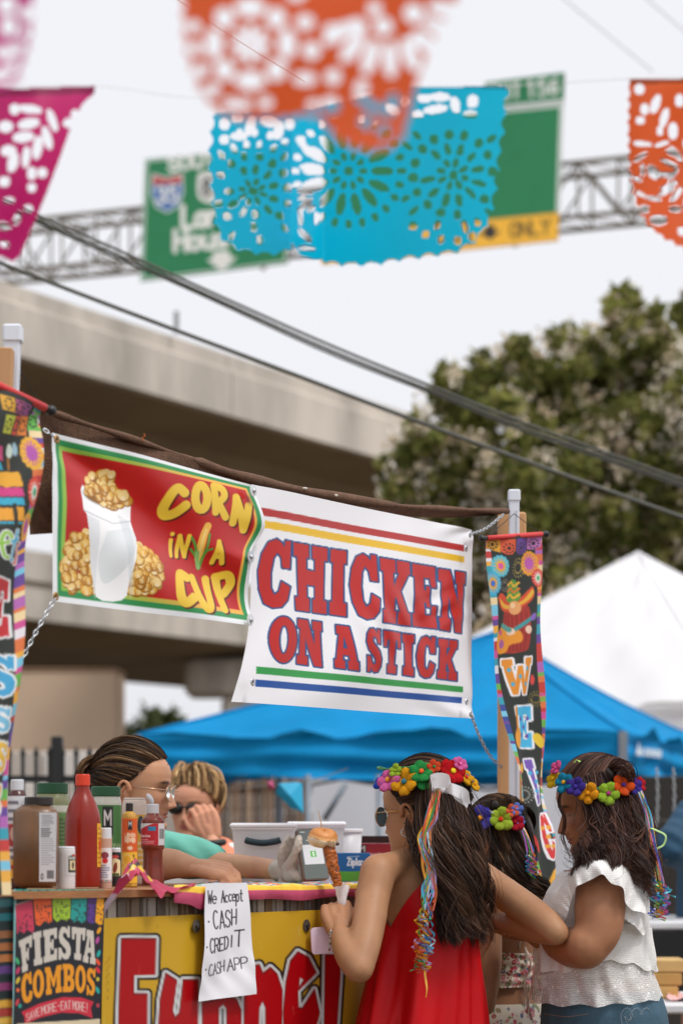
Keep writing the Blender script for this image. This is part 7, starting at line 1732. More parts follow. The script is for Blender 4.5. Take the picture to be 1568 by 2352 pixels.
shell('blouse', rings, lambda t: 1990 - 14 * math.cos(2 * t) * 0 - 22 * (math.sin(t) < 0) * abs(math.sin(t)) + 12 * max(0, math.sin(t)), lambda t: 2236 + 4 * math.sin(9 * t), f, m_lace, wg, 200, 90, .004, 14, 5, wave=.0012)
shell('peplum', [(2180, 1360, 5.4, .163, .129), (2235, 1363, 5.4, .168, .135), (2300, 1374, 5.4, .188, .148)], lambda t: 2190, lambda t: 2294 + 7 * math.cos(t - 1.9) + 3 * math.sin(11 * t), f, m_sheer, wg, 240, 50, .006, 15, 8)
shell('upper_ruffle', [(2090, 1363, 5.4, .168, .130), (2150, 1361, 5.4, .170, .133), (2250, 1364, 5.4, .176, .138)], lambda t: 2135 + 20 * math.cos(t), lambda t: 2214 + 14 * math.sin(3 * t + 1) + 4 * math.sin(13 * t), f, m_lace, wg, 240, 40, .005, 13, 2)
def strip(name, top, bot, mt, parent, nu=110, nv=22, amp=.006, fq=20):
    A, Bq = catmull([P(*p) for p in top], nu), catmull([P(*p) for p in bot], nu); V = []
    for i in range(nv):
        t = i / (nv - 1)
        for j in range(nu):
            p = A[j] * (1 - t) + Bq[j] * t; p = p + np.array([0, -1, .25]) * (amp * t * (math.sin(fq * j / nu) + .4 * math.sin(2.7 * fq * j / nu + 1)) + .012 * math.sin(math.pi * t)); V.append(p)
    return mesh(name, V, gridfaces(nv, nu), mt, parent)
strip('flutter_sleeve', [(1296, 2030, 5.25), (1318, 1996, 5.2), (1350, 1976, 5.175), (1395, 1968, 5.18), (1432, 1985, 5.22), (1462, 2030, 5.27), (1480, 2080, 5.31)],
      [(1312, 2062, 5.19), (1324, 2038, 5.15), (1350, 2024, 5.135), (1382, 2011, 5.13), (1400, 2026, 5.13), (1430, 2040, 5.135), (1434, 2070, 5.15), (1450, 2088, 5.17), (1482, 2100, 5.22)], m_lace, wg)
strip('front_ruffle', [(1300, 2020, 5.24), (1280, 2050, 5.26), (1268, 2090, 5.27), (1262, 2120, 5.28)], [(1318, 2046, 5.19), (1308, 2080, 5.19), (1300, 2108, 5.2), (1282, 2138, 5.22)], m_lace, wg, 60, 14, .004, 14)
strip('back_ruffle', [(1440, 2060, 5.25), (1470, 2090, 5.3), (1486, 2140, 5.34)], [(1432, 2112, 5.2), (1450, 2122, 5.2), (1478, 2150, 5.26)], m_lace, wg, 50, 14, .004, 12)
m_den = mat('blue_denim', '38586a', .8, .2, 40, .35, 260, dirt=.1)
rings = [(2265, 1372, 5.4, .152, .122), (2290, 1382, 5.4, .168, .136), (2320, 1386, 5.4, .178, .142), (2400, 1390, 5.4, .185, .15), (2560, 1388, 5.4, .17, .14)]
shell('jeans', rings, lambda t: 2272, lambda t: 2545, f, m_den, wg, 120, 40, .002, 9, 3)
B2 = Body(); legs(B2, 1388, 5.4, f, 2500, .088, .108); V, Fc = B2.mesh(.014, 3); mesh('jeans_legs', V, Fc, m_den, wg)
def stitch(pts, c_, name, r=.0007):
    m = MB(); q = catmull([P(*p) for p in pts], 60)
    for i in range(0, 59, 2): m.tube([q[i], q[i + 1]], r, 4, False)
    m.build(name, mat('thread_' + c_, c_, .7), wg)
def jeanpt(x, y):
    b = .146; dx = (x - 1388) / FP * 5.25; return (x, y, 5.4 - .183 * math.sqrt(max(.02, 1 - (dx / b) ** 2)) - .003)
stitch([jeanpt(1250, 2330), jeanpt(1300, 2336), jeanpt(1350, 2330)], 'b98a50', 'pocket_stitch')
for k in range(3):
    cx_ = 1440 + k * 22; stitch([jeanpt(cx_ - 12, 2352), jeanpt(cx_ - 14, 2330), jeanpt(cx_, 2316), jeanpt(cx_ + 12, 2330), jeanpt(cx_ + 4, 2344), jeanpt(cx_ - 6, 2336), jeanpt(cx_, 2352)], 'b9c2c8', 'embroidery')
# hair
TN2 = ('442c24', '5a3a2e', '301e19', '6a4636', '382420')
hd.cap('hair_base', m_hair, wg, .003, col='291a15', line=[(0, 38), (40, 34), (60, 18), (72, -4), (80, -30), (100, -38), (180, -46)])
rt = [(a, np.interp(abs(a), [0, 45, 65, 85, 110], [38, 30, 12, 0, -6])) for a in range(-112, 113, 12)]
strands('hair_top', scalp(hd, rt, (178, 52), off=(.009, .014)), 2400, wg, m_hair, .0008, .0012, 1, TN2, (.001, .0012), 1, 14, 60, .3, .3, .0004)
GW = [[(1330, 1795, 5.335), (1350, 1850, 5.305), (1366, 1895, 5.28), (1364, 1935, 5.25), (1342, 1970, 5.22), (1312, 1998, 5.19)],
      [(1350, 1782, 5.315), (1370, 1840, 5.29), (1382, 1900, 5.27), (1370, 1945, 5.24), (1352, 1975, 5.19), (1334, 1992, 5.165)],
      [(1375, 1778, 5.31), (1394, 1840, 5.285), (1402, 1900, 5.265), (1400, 1942, 5.23), (1386, 1966, 5.18), (1370, 1982, 5.16)],
      [(1405, 1778, 5.315), (1422, 1840, 5.295), (1432, 1900, 5.275), (1433, 1938, 5.24), (1426, 1958, 5.2), (1416, 1974, 5.18)],
      [(1430, 1785, 5.34), (1448, 1840, 5.325), (1458, 1900, 5.31), (1462, 1950, 5.28), (1466, 2000, 5.26), (1474, 2034, 5.26)],
      [(1450, 1797, 5.385), (1468, 1846, 5.375), (1480, 1897, 5.365), (1486, 1952, 5.35), (1489, 2010, 5.34), (1502, 2064, 5.34)]]
gs = [[P(*p) for p in g] for g in GW]
strands('long_hair', gs, 4900, wg, m_hair, .0008, .018, 2.0, TN2, (.009, .0028), 5, 19, 20, .6, .3, .0004)
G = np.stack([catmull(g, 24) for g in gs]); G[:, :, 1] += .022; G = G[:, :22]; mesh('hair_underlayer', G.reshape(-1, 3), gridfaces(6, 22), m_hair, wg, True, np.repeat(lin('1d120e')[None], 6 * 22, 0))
strands('loose_hair', gs, 480, wg, m_hair, .0006, .02, 2.2, TN2, (.013, .012), 9, 30, 30, .6, .3, .001)
strands('front_lock', [[P(*p) for p in q] for q in ([(1300, 1800, 5.36), (1283, 1822, 5.33), (1280, 1850, 5.33), (1293, 1886, 5.33), (1286, 1925, 5.34), (1298, 1955, 5.33), (1308, 1978, 5.32)], [(1304, 1800, 5.34), (1288, 1822, 5.32), (1284, 1850, 5.32), (1296, 1884, 5.32), (1288, 1920, 5.33), (1304, 1950, 5.31), (1314, 1966, 5.31)])], 20, wg, m_hair, .001, .004, 1.5, TN2, (.003, .002), 4, 30, 8, .7, .2, .0005)
strands('wisps', [[P(*p) for p in q] for q in ([(1310, 1810, 5.3), (1318, 1850, 5.29), (1312, 1880, 5.3), (1300, 1892, 5.3)], [(1325, 1815, 5.29), (1338, 1850, 5.28), (1330, 1890, 5.28), (1326, 1900, 5.28)])], 6, wg, m_hair, .0007, .003, 1, TN2, (.004, .002), 4, 20, 5, .7, .2)
strands('half_ponytail', [[P(*p) for p in q] for q in ([(1398, 1786, 5.34), (1406, 1758, 5.31), (1425, 1750, 5.3), (1446, 1764, 5.3), (1450, 1792, 5.32), (1440, 1825, 5.33)], [(1402, 1790, 5.33), (1414, 1768, 5.29), (1430, 1764, 5.28), (1440, 1776, 5.28), (1442, 1800, 5.3), (1434, 1830, 5.31)])], 900, wg, m_hair, .0010, .0015, 1, TN2, (.003, .003), 6, 22, 14, .4, .4)
m = MB(); m.tube([P(1396, 1770, 5.31), P(1403, 1778, 5.29), P(1406, 1790, 5.3)], .006, 8); m.build('hair_tie', mat('black_cord', '26221f', .8), wg, True)
cr2 = empty('flower_crown', P(1380, 1805, 5.35), 'crepe paper flower crown with trailing ribbons worn by the woman in white', 'flower crown')
hc = P(1374, 1840, 5.4)
FL = [(1278, 1765, 'ea5f9c', 'ea5f9c', 14, .3), (1273, 1790, 'f0c524', 'f0c524', 18, .3), (1297, 1799, '1f93ba', 'e2a82a', 20, 0), (1324, 1809, '4b3a9c', '4b3a9c', 20, 0), (1350, 1824, 'efa01e', 'efa01e', 21, 0), (1396, 1825, '9fc63a', 'a83a78', 22, 0), (1429, 1805, 'ea5a20', '5a3a9a', 21, 0), (1455, 1808, '47389a', '47389a', 18, 0), (1468, 1802, 'c82630', 'c82630', 15, 0)]
for i, (x, y, c_, cc, r_, e) in enumerate(FL):
    p, n = crownp(hc, x, y, .122); flower(cr2, p, n + Vector((0, -.02, .02)), r_ / FP * 6.2, c_, cc, 5, i + 30)
m = MB(); m.tube([crownp(hc, x, y, .112)[0] for x, y in [(1272, 1785), (1300, 1800), (1330, 1812), (1362, 1818), (1385, 1812), (1410, 1815), (1440, 1808), (1468, 1800)]], .0022, 6, False); m.build('twisted_band', mat('green_wire', '2f7a44', .6, .4, 60), cr2, True)
for k, (pts, c_) in enumerate((([(1340, 1800), (1362, 1812), (1380, 1808)], '3fa050'), ([(1355, 1806), (1366, 1816), (1376, 1820)], 'e8803a'), ([(1318, 1752), (1324, 1746), (1332, 1750)], '9ac84a'))): ribbon('paper_twist', [crownp(hc, x, y, .11)[0] for x, y in pts], .005, c_, cr2, n=14, start=1, seed=k)
RC2 = ['35a8d8', 'e8823a', '4aa860', 'c05ac0', '3a5ac0', 'eeb83a', '9ad070', '5ac8e0', 'e86aa0', 'd8c8e8']
for k in range(16):
    j = lambda s_: rr.uniform(-s_, s_); en = 2068 + rr.uniform(-30, 55); xo = rr.uniform(-14, 14)
    ribbon('ribbon', [P(1453 + j(4), 1792 + j(3), 5.32), P(1474 + j(5), 1830, 5.3), P(1488 + j(6) + xo * .2, 1880, 5.3), P(1496 + j(6) + xo * .5, 1950 + j(8), 5.29), P(1508 + xo, 2015, 5.28), P(1512 + xo * 1.2, en - 18, 5.28), P(1514 + xo * 1.3, en, 5.28)], .0042, RC2[k % 10], cr2, .007, rr.uniform(1.5, 3), 70, rr.uniform(.68, .8), k + 60)
ribbon('ribbon', [P(1487, 1900, 5.3), P(1508, 1908, 5.29), P(1528, 1920, 5.28), P(1524, 1940, 5.28), P(1508, 1950, 5.28)], .0045, 'b8dc90', cr2, n=30, start=1, seed=3)
for k in range(12):
    x, y = 1514 + rr.uniform(-20, 22), 2020 + rr.uniform(0, 80); ribbon('ribbon_curl', [P(x, y, 5.27), P(x + rr.uniform(-9, 9), y + 12, 5.268), P(x + rr.uniform(-12, 12), y + 24, 5.27)], .0044, RC2[(k * 3) % 10], cr2, .0085, 1.6, 36, 0, k + 90)

# ------------------------------------------------------------------ girl in the floral dress
DOFF = 0.0
P = PX
cg = person('person', 1160, 5.85, 'smaller girl in a floral dress half hidden between the two young women')
f = Vector((-.72, .69, 0)).normalized(); R = Vector((f.y, -f.x, 0)); B = Body()
B.loft([ring(1152, 2000, 5.83, .038, .04), ring(1158, 2035, 5.84, .05, .05), ring(1160, 2062, 5.85, .1, .065), ring(1162, 2110, 5.85, .108, .075), ring(1164, 2180, 5.85, .1, .072), ring(1162, 2270, 5.85, .09, .07), ring(1158, 2352, 5.85, .11, .09), ring(1158, 2480, 5.85, .125, .1), ring(1158, 2560, 5.85, .12, .095)])
B.limb([(P(1118, 2080, 5.76), .034), (P(1122, 2150, 5.72), .033), (P(1122, 2230, 5.68), .031), (P(1112, 2310, 5.66), .027)]); B.limb([(P(1112, 2310, 5.66), .027), (P(1085, 2290, 5.76), .025), (P(1060, 2250, 5.86), .019)])
hand(B, P(1062, 2252, 5.86), Vector((-.6, .4, .6)), Vector((.3, .3, .8)), Vector((0, 1, 0)), .8)
B.limb([(P(1205, 2082, 5.95), .034), (P(1215, 2180, 5.98), .031), (P(1206, 2270, 6.0), .026)]); B.limb([(P(1206, 2270, 6.0), .026), (P(1180, 2290, 6.1), .02)]); hand(B, P(1181, 2290, 6.1), Vector((-.7, .7, 0)), Vector((0, 0, 1)), Vector((.7, .7, 0)), .8)
legs(B, 1158, 5.85, f, 2540, .07, .075)
hd = Head(P(1144, 1936, 5.83), (-.74, .67, 0), pitch=6, scale=.88)
finish_body(cg, B, hd, 'a07253', voxel=.0075, brow='2a1d18')
def floral(V, th):
    n = V.shape[0] * V.shape[1]; C = np.repeat(lin('e6dccb')[None], n, 0); p = V.reshape(-1, 3); r = np.random.default_rng(6); idx = r.integers(0, n, 900)
    for k, i in enumerate(idx):
        d = np.linalg.norm(p - p[i], axis=1); rad = r.uniform(.0015, .0062); c_ = lin(('c86a78', 'b0283a', '7d8a58', 'd89aa0', '5a6a8a', '8a7a48', 'c8485a')[k % 7]); C[d < rad] = c_
        if rad > .0052: C[d < rad * .35] = lin('e8c0b0')
    return C
m_flo = mat('floral_cotton', 'ffffff', .75, .06, 20, .2, 120, attr=True)
rings = [(2130, 1166, 5.85, .112, .08), (2180, 1166, 5.85, .107, .079), (2260, 1162, 5.85, .1, .078), (2300, 1160, 5.85, .108, .085), (2352, 1158, 5.85, .125, .1), (2560, 1156, 5.85, .17, .15)]
shell('dress_bodice', rings, lambda t: 2188 - 26 * max(0, math.sin(t)) + 4 * math.cos(t), lambda t: 2278 + 14 * math.sin(t + .5), f, m_flo, cg, 300, 90, .002, 17, 2, wave=.0012, cols=floral)
shell('dress_skirt', rings, lambda t: 2302, lambda t: 2555, f, m_flo, cg, 260, 80, .008, 11, 4, cols=floral)
m = MB(); m.tube([P(1192, 2180, 5.775), P(1196, 2140, 5.79), P(1196, 2090, 5.82)], .0028, 6); m.build('shoulder_strap', mat('cream_strap', 'd8cbb8', .7), cg, True)
for k in range(5): ribbon('dress_tie', [P(1206, 2176 + k * 3, 5.78), P(1220 + 6 * math.sin(k * 2), 2215, 5.77), P(1212 + 9 * math.sin(k * 1.3), 2260, 5.77), P(1204 + 5 * k, 2320 + 8 * k, 5.77)], .004, ('d8cbb8', 'c88a88')[k % 2], cg, n=24, start=1, seed=k)
TN3 = ('3a2a20', '4a3526', '2c2019', '5d452f', '33251c', '6f5238')
hd.cap('hair_base', m_hair, cg, .003, col='2e2119')
rt = [(a, np.interp(abs(a), [0, 45, 65, 85, 110], [36, 32, 18, 4, -8])) for a in range(-112, 113, 14)]
strands('hair_top', scalp(hd, rt, (-165, 40), off=(.010, .018)), 2000, cg, m_hair, .0008, .001, 1, TN3, (.001, .001), 1, 12, 50, .3, .3, .0004)
GC = [[(1108, 1850, 5.765), (1116, 1905, 5.75), (1130, 1950, 5.74), (1138, 2000, 5.73), (1150, 2050, 5.72), (1165, 2090, 5.72)], [(1138, 1838, 5.735), (1150, 1905, 5.735), (1160, 1960, 5.73), (1172, 2015, 5.72), (1190, 2065, 5.715), (1205, 2100, 5.715)],
      [(1172, 1836, 5.735), (1182, 1905, 5.74), (1192, 1960, 5.73), (1204, 2010, 5.72), (1222, 2060, 5.715), (1240, 2080, 5.715)], [(1196, 1845, 5.79), (1208, 1905, 5.775), (1214, 1960, 5.77), (1226, 2005, 5.76), (1238, 2035, 5.755), (1250, 2062, 5.75)]]
gs = [[P(*p) for p in g] for g in GC]
strands('long_hair', gs, 3400, cg, m_hair, .0009, .015, 2.0, TN3, (.007, .0028), 3, 18, 16, .6, .3, .0004)
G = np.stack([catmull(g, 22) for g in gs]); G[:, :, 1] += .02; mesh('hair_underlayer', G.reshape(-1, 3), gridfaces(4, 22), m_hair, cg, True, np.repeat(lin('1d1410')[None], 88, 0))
m = MB(); m.sphere(P(1137, 1849, 5.725), .009, .008, .01); m.build('hair_tie', mat('black_cord', '26221f', .8), cg, True)
m = MB(); e0 = hd.wv((-.081, -.004, -.05)); m.tube([e0 + Vector((.010 * math.cos(a), .003 * math.sin(a), .010 * math.sin(a))) for a in np.linspace(0, 6.2832, 17)], .001, 6, False); m.build('earring', m_silver, cg, True)
cr3 = empty('flower_crown', P(1150, 1880, 5.8), 'crepe paper flower crown worn by the smaller girl in the floral dress', 'flower crown')
hc = P(1152, 1915, 5.83)
for i, (x, y, c_, cc, r_) in enumerate([(1080, 1890, 'ea7ab4', 'ea7ab4', 14), (1105, 1882, '4a44b0', 'eea02a', 27), (1150, 1884, 'a9c43c', 'd8441e', 24), (1181, 1890, 'b81c34', 'a01828', 19), (1175, 1864, 'ee6a44', 'ee6a44', 14), (1186, 1860, '6a8ae0', '6a8ae0', 14), (1152, 1862, 'e8602c', 'e8602c', 7), (1192, 1885, '6a8ae0', '6a8ae0', 12)]):
    p, n = crownp(hc, x, y, .112); flower(cr3, p, n + Vector((0, -.02, .015)), r_ / FP * 6.3, c_, cc, 6 if r_ > 15 else 5, i + 60)
m = MB(); m.tube([P(x, y, crownp(hc, x, y, .1)[0].y) for x, y in [(1072, 1886), (1105, 1886), (1135, 1884), (1165, 1882), (1195, 1876)]], .0022, 6, False); m.build('twisted_band', mat('green_wire', '2f7a44', .6, .4, 60), cr3, True)
ribbon('ribbon_curl', [P(1122, 1858, 5.72), P(1128, 1868, 5.715), P(1134, 1880, 5.72)], .005, 'd8e8e0', cr3, .006, 1.5, 24, 0, 3)
for k in range(9):
    x = 1196 + rr.uniform(-3, 3); ribbon('ribbon', [P(x, 1895, 5.73), P(x + 10 + k, 1925, 5.72), P(x + 18 + 2 * k, 1975, 5.71), P(x + 22 + rr.uniform(-6, 14), 2012 + rr.uniform(-10, 20), 5.705)], .0042, RC2[(k * 3) % 10], cr3, .007, rr.uniform(2, 4), 60, .55, k + 20)

# ------------------------------------------------------------------ vendor
vg = person('person', 250, 5.95, 'vendor in a teal shirt with pinned up brown hair and glasses, leaning on the counter')
f = Vector((.99, -.12, 0)).normalized(); R = Vector((f.y, -f.x, 0)); B = Body(); VS = 'cf9d7c'
B.loft([ring(312, 1880, 5.76, .045, .048), ring(300, 1925, 5.82, .055, .055), ring(285, 1955, 5.86, .13, .08), ring(270, 2000, 5.9, .16, .1), ring(255, 2080, 5.95, .15, .105), ring(240, 2200, 6.0, .14, .105), ring(235, 2330, 6.02, .16, .12), ring(235, 2450, 6.03, .16, .12)])
B.limb([(P(330, 1968, 5.98), .05), (P(400, 1975, 5.96), .046), (P(470, 1985, 5.9), .036), (P(540, 1990, 5.82), .031), (P(600, 1995, 5.72), .027), (P(645, 2000, 5.64), .023)])
B.limb([(P(288, 1985, 5.66), .05), (P(315, 1998, 5.52), .046), (P(352, 1988, 5.44), .042)]); B.limb([(P(352, 1988, 5.44), .042), (P(395, 1985, 5.42), .036), (P(436, 1992, 5.4), .026), (P(446, 1993, 5.4), .024)])
hand(B, P(444, 1993, 5.4), Vector((1, .05, -.12)), Vector((.1, 1, .35)), Vector((-.2, -.25, -1)), .95, (1.15, 1.2, 1.25, 1.25), .5, .04)
legs(B, 235, 6.03, f, 2420, .08, .09)
hd = Head(P(309, 1812, 5.74), (.995, -.1, 0), pitch=3, scale=.93)
finish_body(vg, B, hd, VS, voxel=.0085, lip='b56a5e', brow='4a3428', nose=1.05)
m_teal = mat('teal_cotton', '6fbfae', .8, .1, 8, .25, 120)
shell('shirt', [(1910, 305, 5.79, .07, .066), (1940, 292, 5.84, .12, .085), (1965, 282, 5.87, .165, .1), (2010, 268, 5.91, .178, .114), (2100, 252, 5.96, .17, .12), (2330, 236, 6.02, .18, .135)], lambda t: 1925 - 10 * math.sin(t), lambda t: 2330, f, m_teal, vg, 120, 60, .004, 9, 3)
B2 = Body(); B2.limb([(P(330, 1962, 5.97), .062), (P(400, 1965, 5.955), .058), (P(450, 1972, 5.92), .052), (P(486, 1980, 5.89), .045)], 16, 20); B2.limb([(P(290, 1975, 5.7), .066), (P(296, 1985, 5.62), .062), (P(305, 1995, 5.57), .057)], 16, 16); V, Fc = B2.mesh(.006, 3); V = V + .0025 * np.sin(V @ np.array([90, 20, 70]))[:, None] * np.array([0, -1, .5]); mesh('sleeves', V, Fc, m_teal, vg)
B2 = Body(); legs(B2, 235, 6.03, f, 2400, .083, .1); V, Fc = B2.mesh(.014, 3); mesh('trousers', V, Fc, mat('dark_denim', '2b3442', .8, .15, 30, .3, 200), vg)
# gloved hand round the phone
B2 = Body(); wv = P(640, 2000, 5.65)
B2.limb([(wv, .027), (P(655, 1998, 5.62), .026), (P(668, 1990, 5.6), .027)]); hand(B2, P(660, 2010, 5.615), Vector((.34, -.1, 1)), Vector((-.55, -.6, .1)), Vector((.7, .75, 0)), .86, (.75, .8, .85, .9), .2, .05)
B2.limb([(P(664, 1996, 5.58), .018), (P(676, 1970, 5.545), .013), (P(684, 1945, 5.53), .011), (P(686, 1926, 5.535), .009)]); B2.limb([(P(668, 2008, 5.58), .022), (P(690, 2015, 5.55), .014)])
V, Fc = B2.mesh(.0045, 3); v_, f_ = B2.H[0].mesh(.0045, 2); Fc = Fc + [tuple(i + len(V) for i in q_) for q_ in f_]; V = np.concatenate([V, v_]); nz = .0012 * np.sin(V @ np.array([420, 100, 260])) + .001 * np.sin(V @ np.array([-300, 200, 520])); V = V + nz[:, None] * np.array([.3, -1, .2])
mesh('glove', V, Fc, mat('clear_glove', 'd6cabd', .3, .12, 30, .4, 120, translucent=.2, coat=.2), vg)
TV = ('3a2a20', '2a1e18', '4d3828', '6e5238', '33251d', '8a6a48')
hd.cap('hair_base', m_hair, vg, .005, col='2c2019', line=[(0, 40), (40, 34), (62, 18), (80, 2), (95, -6), (125, -28), (180, -40)])
rt = [(a, np.interp(abs(a), [0, 45, 65, 85, 110, 140], [40, 34, 20, 6, -4, -20])) for a in range(-140, 141, 12)]
strands('swept_hair', scalp(hd, rt, (170, 12), off=(.008, .016)), 3700, vg, m_hair, .0008, .0022, 1, TV, (.0022, .0026), 1, 13, 110, .3, .3, .0005, vary=.35)
bc_ = hd.wv((0, -.098, .022)); m = MB(); m.sphere(bc_, .038, .036, .043, n=18, m=12); bo = m.build('bun_base', m_hair, vg, True); setcol(bo.data, np.repeat(lin('2c2019')[None], len(bo.data.vertices), 0))
gs = []
for k in range(9):
    a = k / 8 * math.pi * 1.9; q = []
    for i in range(9):
        t = i / 8; b = -1.4 + 3.4 * t; q.append(bc_ + Vector((-.043 * math.cos(b) * (.5 + .5 * abs(math.cos(a * .5))), -.046 * math.cos(a * .55) * math.sin(b + 1.5) - .012, .052 * math.sin(b) * (1 - .06 * k))))
    gs.append(q)
strands('hair_bun', gs, 1500, vg, m_hair, .0010, .001, 1, TV, (.002, .002), 3, 14, 26, .3, 1, .0005, vary=.35)
m = MB(); m.tube([hd.wv(hd.skull(np.array(a), np.array(e), .004)) for a, e in ((95, 6), (80, 12), (62, 20), (45, 25), (28, 27), (0, 28))], .0007, 5); m.build('hairnet_edge', mat('black_cord', '26221f', .8), vg, True)
gl = MB()
for sx in (-1, 1):
    gl.tube([hd.wv((sx * (.032 + .025 * math.cos(a)), .101 - .010 * abs(math.cos(a)), -.008 + .02 * math.sin(a))) for a in np.linspace(0, 6.2832, 25)], .0013, 6, False)
    gl.tube([hd.wv((sx * .057, .092, .0)), hd.wv((sx * .072, .055, .002)), hd.wv((sx * .08, .0, .004))], .0018, 6)
gl.tube([hd.wv((-.008, .108, -.002)), hd.wv((0, .112, .0)), hd.wv((.008, .108, -.002))], .0012, 6); go = gl.build('glasses', mat('rose_gold', 'c9a58a', .3, metal=.8), vg, True)
for sx in (-1, 1):
    m = MB(); m.add([hd.wv((sx * .032 + .0245 * math.cos(a), .1 - .008 * abs(math.cos(a)), -.008 + .0195 * math.sin(a))) for a in np.linspace(0, 6.2832, 24, endpoint=False)], [tuple(range(24))]); m.build('lens', mat('clear_lens', 'aab6bc', .06, .02, trans=.75), go)

# ------------------------------------------------------------------ blond woman behind
bg_ = person('person', 455, 7.6, 'blond woman in sunglasses with a hand to her face, behind the counter')
f = Vector((-.42, -.9, 0)).normalized(); R = Vector((f.y, -f.x, 0)); B = Body()
B.loft([ring(448, 1890, 7.6, .045, .048), ring(450, 1925, 7.6, .055, .055), ring(455, 1945, 7.62, .12, .07), ring(458, 1980, 7.64, .17, .09), ring(458, 2060, 7.65, .16, .1), ring(458, 2200, 7.65, .15, .1), ring(458, 2350, 7.65, .16, .11)])
B.limb([(P(515, 1975, 7.55), .045), (P(530, 2040, 7.42), .04), (P(505, 2050, 7.3), .036)]); B.limb([(P(505, 2050, 7.3), .036), (P(498, 1990, 7.32), .032), (P(489, 1934, 7.38), .026), (P(487, 1924, 7.38), .024)])
hand(B, P(487, 1924, 7.38), Vector((-.3, .1, .95)), Vector((-.7, .1, -.3)), Vector((-.4, .9, -.1)), .95, (.9, 1, 1.1, 1.2), .4)
B.limb([(P(400, 1975, 7.75), .045), (P(385, 2060, 7.8), .038)]); B.limb([(P(385, 2060, 7.8), .038), (P(400, 2140, 7.6), .025)]); legs(B, 458, 7.65, f, 2330, .08, .09)
hd = Head(P(446, 1853, 7.58), (-.3, -.95, 0), pitch=4, scale=.94)
finish_body(bg_, B, hd, 'd69c7e', voxel=.012, nz=64, na=80, lip='b0605a', brow='8a6a4a')
shell('shirt', [(1925, 450, 7.6, .09, .08), (1945, 454, 7.62, .15, .09), (1980, 458, 7.64, .19, .11), (2100, 458, 7.65, .18, .12), (2350, 458, 7.65, .19, .13)], lambda t: 1932, lambda t: 2350, f, mat('coral_and_white_shirt', 'f0ece8', .8, .1, 5), bg_, 90, 40, .006, 9, 3)
B2 = Body(); B2.limb([(P(505, 1965, 7.58), .06), (P(522, 2010, 7.48), .056)], 14, 12); B2.limb([(P(402, 1968, 7.72), .058), (P(394, 2010, 7.77), .054)], 14, 12); V, Fc = B2.mesh(.008, 3); mesh('sleeves', V, Fc, mat('coral_sleeve', 'e88a6a', .8, .1, 5), bg_)
m = MB(); m.tube([P(470, 1932, 7.52), P(462, 1960, 7.50), P(455, 2000, 7.5)], .022, 8); m.build('coral_panel', mat('coral_sleeve', 'e88a6a', .8, .1, 5), bg_, True)
m = MB(); wc2 = P(490, 1938, 7.37); m.tube([wc2 + Vector((.03 * math.cos(a), .03 * math.sin(a), .004 * math.cos(a))) for a in np.linspace(0, 6.2832, 21)], .011, 8, False); m.build('watch', mat('black_strap', '1c2220', .5), bg_, True)
TB = ('b08a5c', '8a6844', 'd2b080', '6d5136', 'c49e6c', '5a4430')
hd.cap('hair_base', m_hair, bg_, .014, col='7a5c3c', line=[(0, 44), (40, 38), (62, 16), (80, -8), (180, -40)])
strands('short_hair', scalp(hd, [(a, np.interp(abs(a), [0, 60, 90, 140], [40, 16, -10, -34])) for a in range(-140, 141, 14)], (150, 74), off=(.009, .022)), 1600, bg_, m_hair, .0018, .005, 1.2, TB, (.005, .003), 1, 16, 40, .3, .5, .001, vary=.3)
gl = MB()
for sx in (-1, 1):
    gl.sphere(hd.wv((sx * .032, .094, -.002)), .027, .006, .019, ax=(hd.wv((1, 0, 0)) - hd.c, hd.wv((0, 1, 0)) - hd.c, hd.wv((0, 0, 1)) - hd.c)); gl.tube([hd.wv((sx * .056, .09, .004)), hd.wv((sx * .078, .03, .004)), hd.wv((sx * .082, -.01, .0))], .003, 6)
gl.tube([hd.wv((-.01, .1, .004)), hd.wv((.01, .1, .004))], .003, 6); gl.build('sunglasses', mat('dark_sunglass', '1c1815', .15), bg_, True)

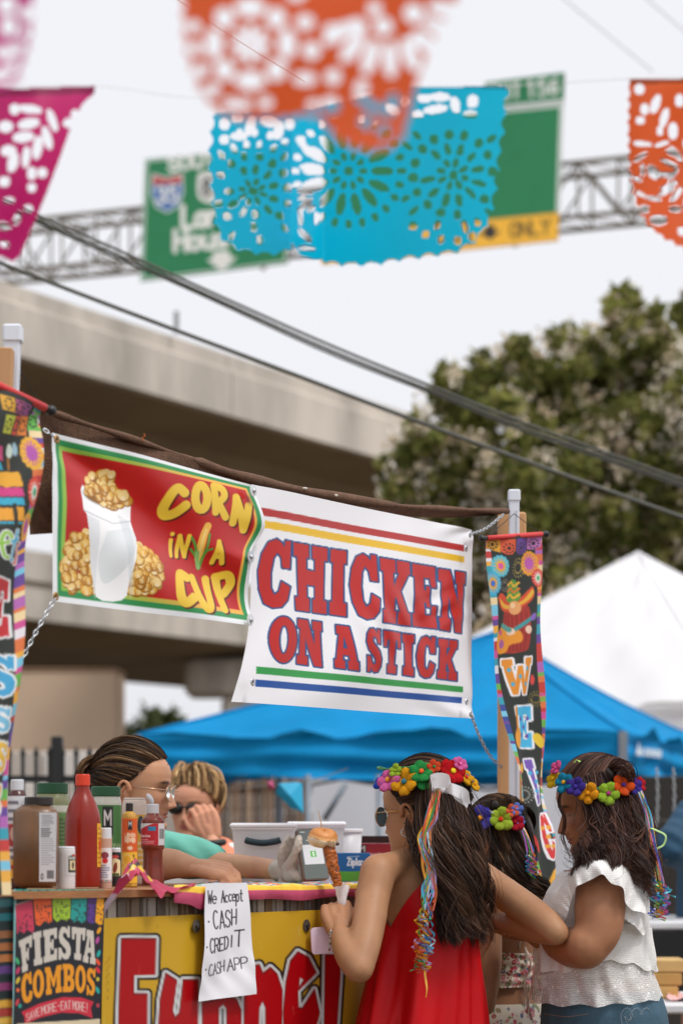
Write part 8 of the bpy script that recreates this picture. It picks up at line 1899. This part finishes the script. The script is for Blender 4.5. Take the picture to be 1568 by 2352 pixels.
# ------------------------------------------------------------------ person at the right edge
pb = person('person', 1640, 9.4, 'person in a dark blue shirt cut by the right edge of the photo')
f = Vector((-.8, -.5, 0)).normalized(); R = Vector((f.y, -f.x, 0)); B = Body()
B.loft([ring(1655, 1790, 9.4, .05, .05), ring(1655, 1830, 9.4, .14, .08), ring(1655, 1880, 9.4, .19, .11), ring(1655, 2000, 9.4, .18, .12), ring(1655, 2150, 9.4, .17, .12), ring(1655, 2300, 9.4, .18, .13)])
B.limb([(P(1590, 1878, 9.2), .06), (P(1560, 1925, 9.1), .055), (P(1532, 1955, 9.0), .048)]); B.limb([(P(1532, 1955, 9.0), .045), (P(1580, 1972, 9.15), .038), (P(1625, 1980, 9.25), .026)]); hand(B, P(1625, 1980, 9.25), Vector((1, -.2, 0)), Vector((0, 0, 1)), Vector((0, 1, 0)), 1)
B.limb([(P(1715, 1880, 9.5), .06), (P(1735, 1990, 9.5), .045), (P(1735, 2080, 9.4), .03)]); legs(B, 1655, 9.4, f, 2280, .09, .1)
hd = Head(P(1650, 1725, 9.38), f, pitch=5); finish_body(pb, B, hd, 'a87a5c', voxel=.016, nz=48, na=60); hd.cap('hair_base', m_hair, pb, .012, col='2a1d18')
m_bs = mat('dark_blue_cotton', '1c4560', .8, .15, 6, .3, 60)
shell('shirt', [(1800, 1655, 9.4, .08, .075), (1830, 1655, 9.4, .17, .1), (1880, 1655, 9.4, .215, .13), (2000, 1655, 9.4, .2, .14), (2300, 1655, 9.4, .21, .15)], lambda t: 1805, lambda t: 2290, f, m_bs, pb, 90, 40, .006, 9, 3)
B2 = Body(); B2.limb([(P(1592, 1875, 9.2), .075), (P(1562, 1918, 9.1), .07), (P(1536, 1945, 9.0), .062), (P(1560, 1965, 9.08), .056), (P(1605, 1978, 9.2), .045)], 14, 20); V, Fc = B2.mesh(.009, 3); V = V + .004 * np.sin(V @ np.array([60, 30, 80]))[:, None] * np.array([0, -1, .4]); mesh('sleeve', V, Fc, m_bs, pb)
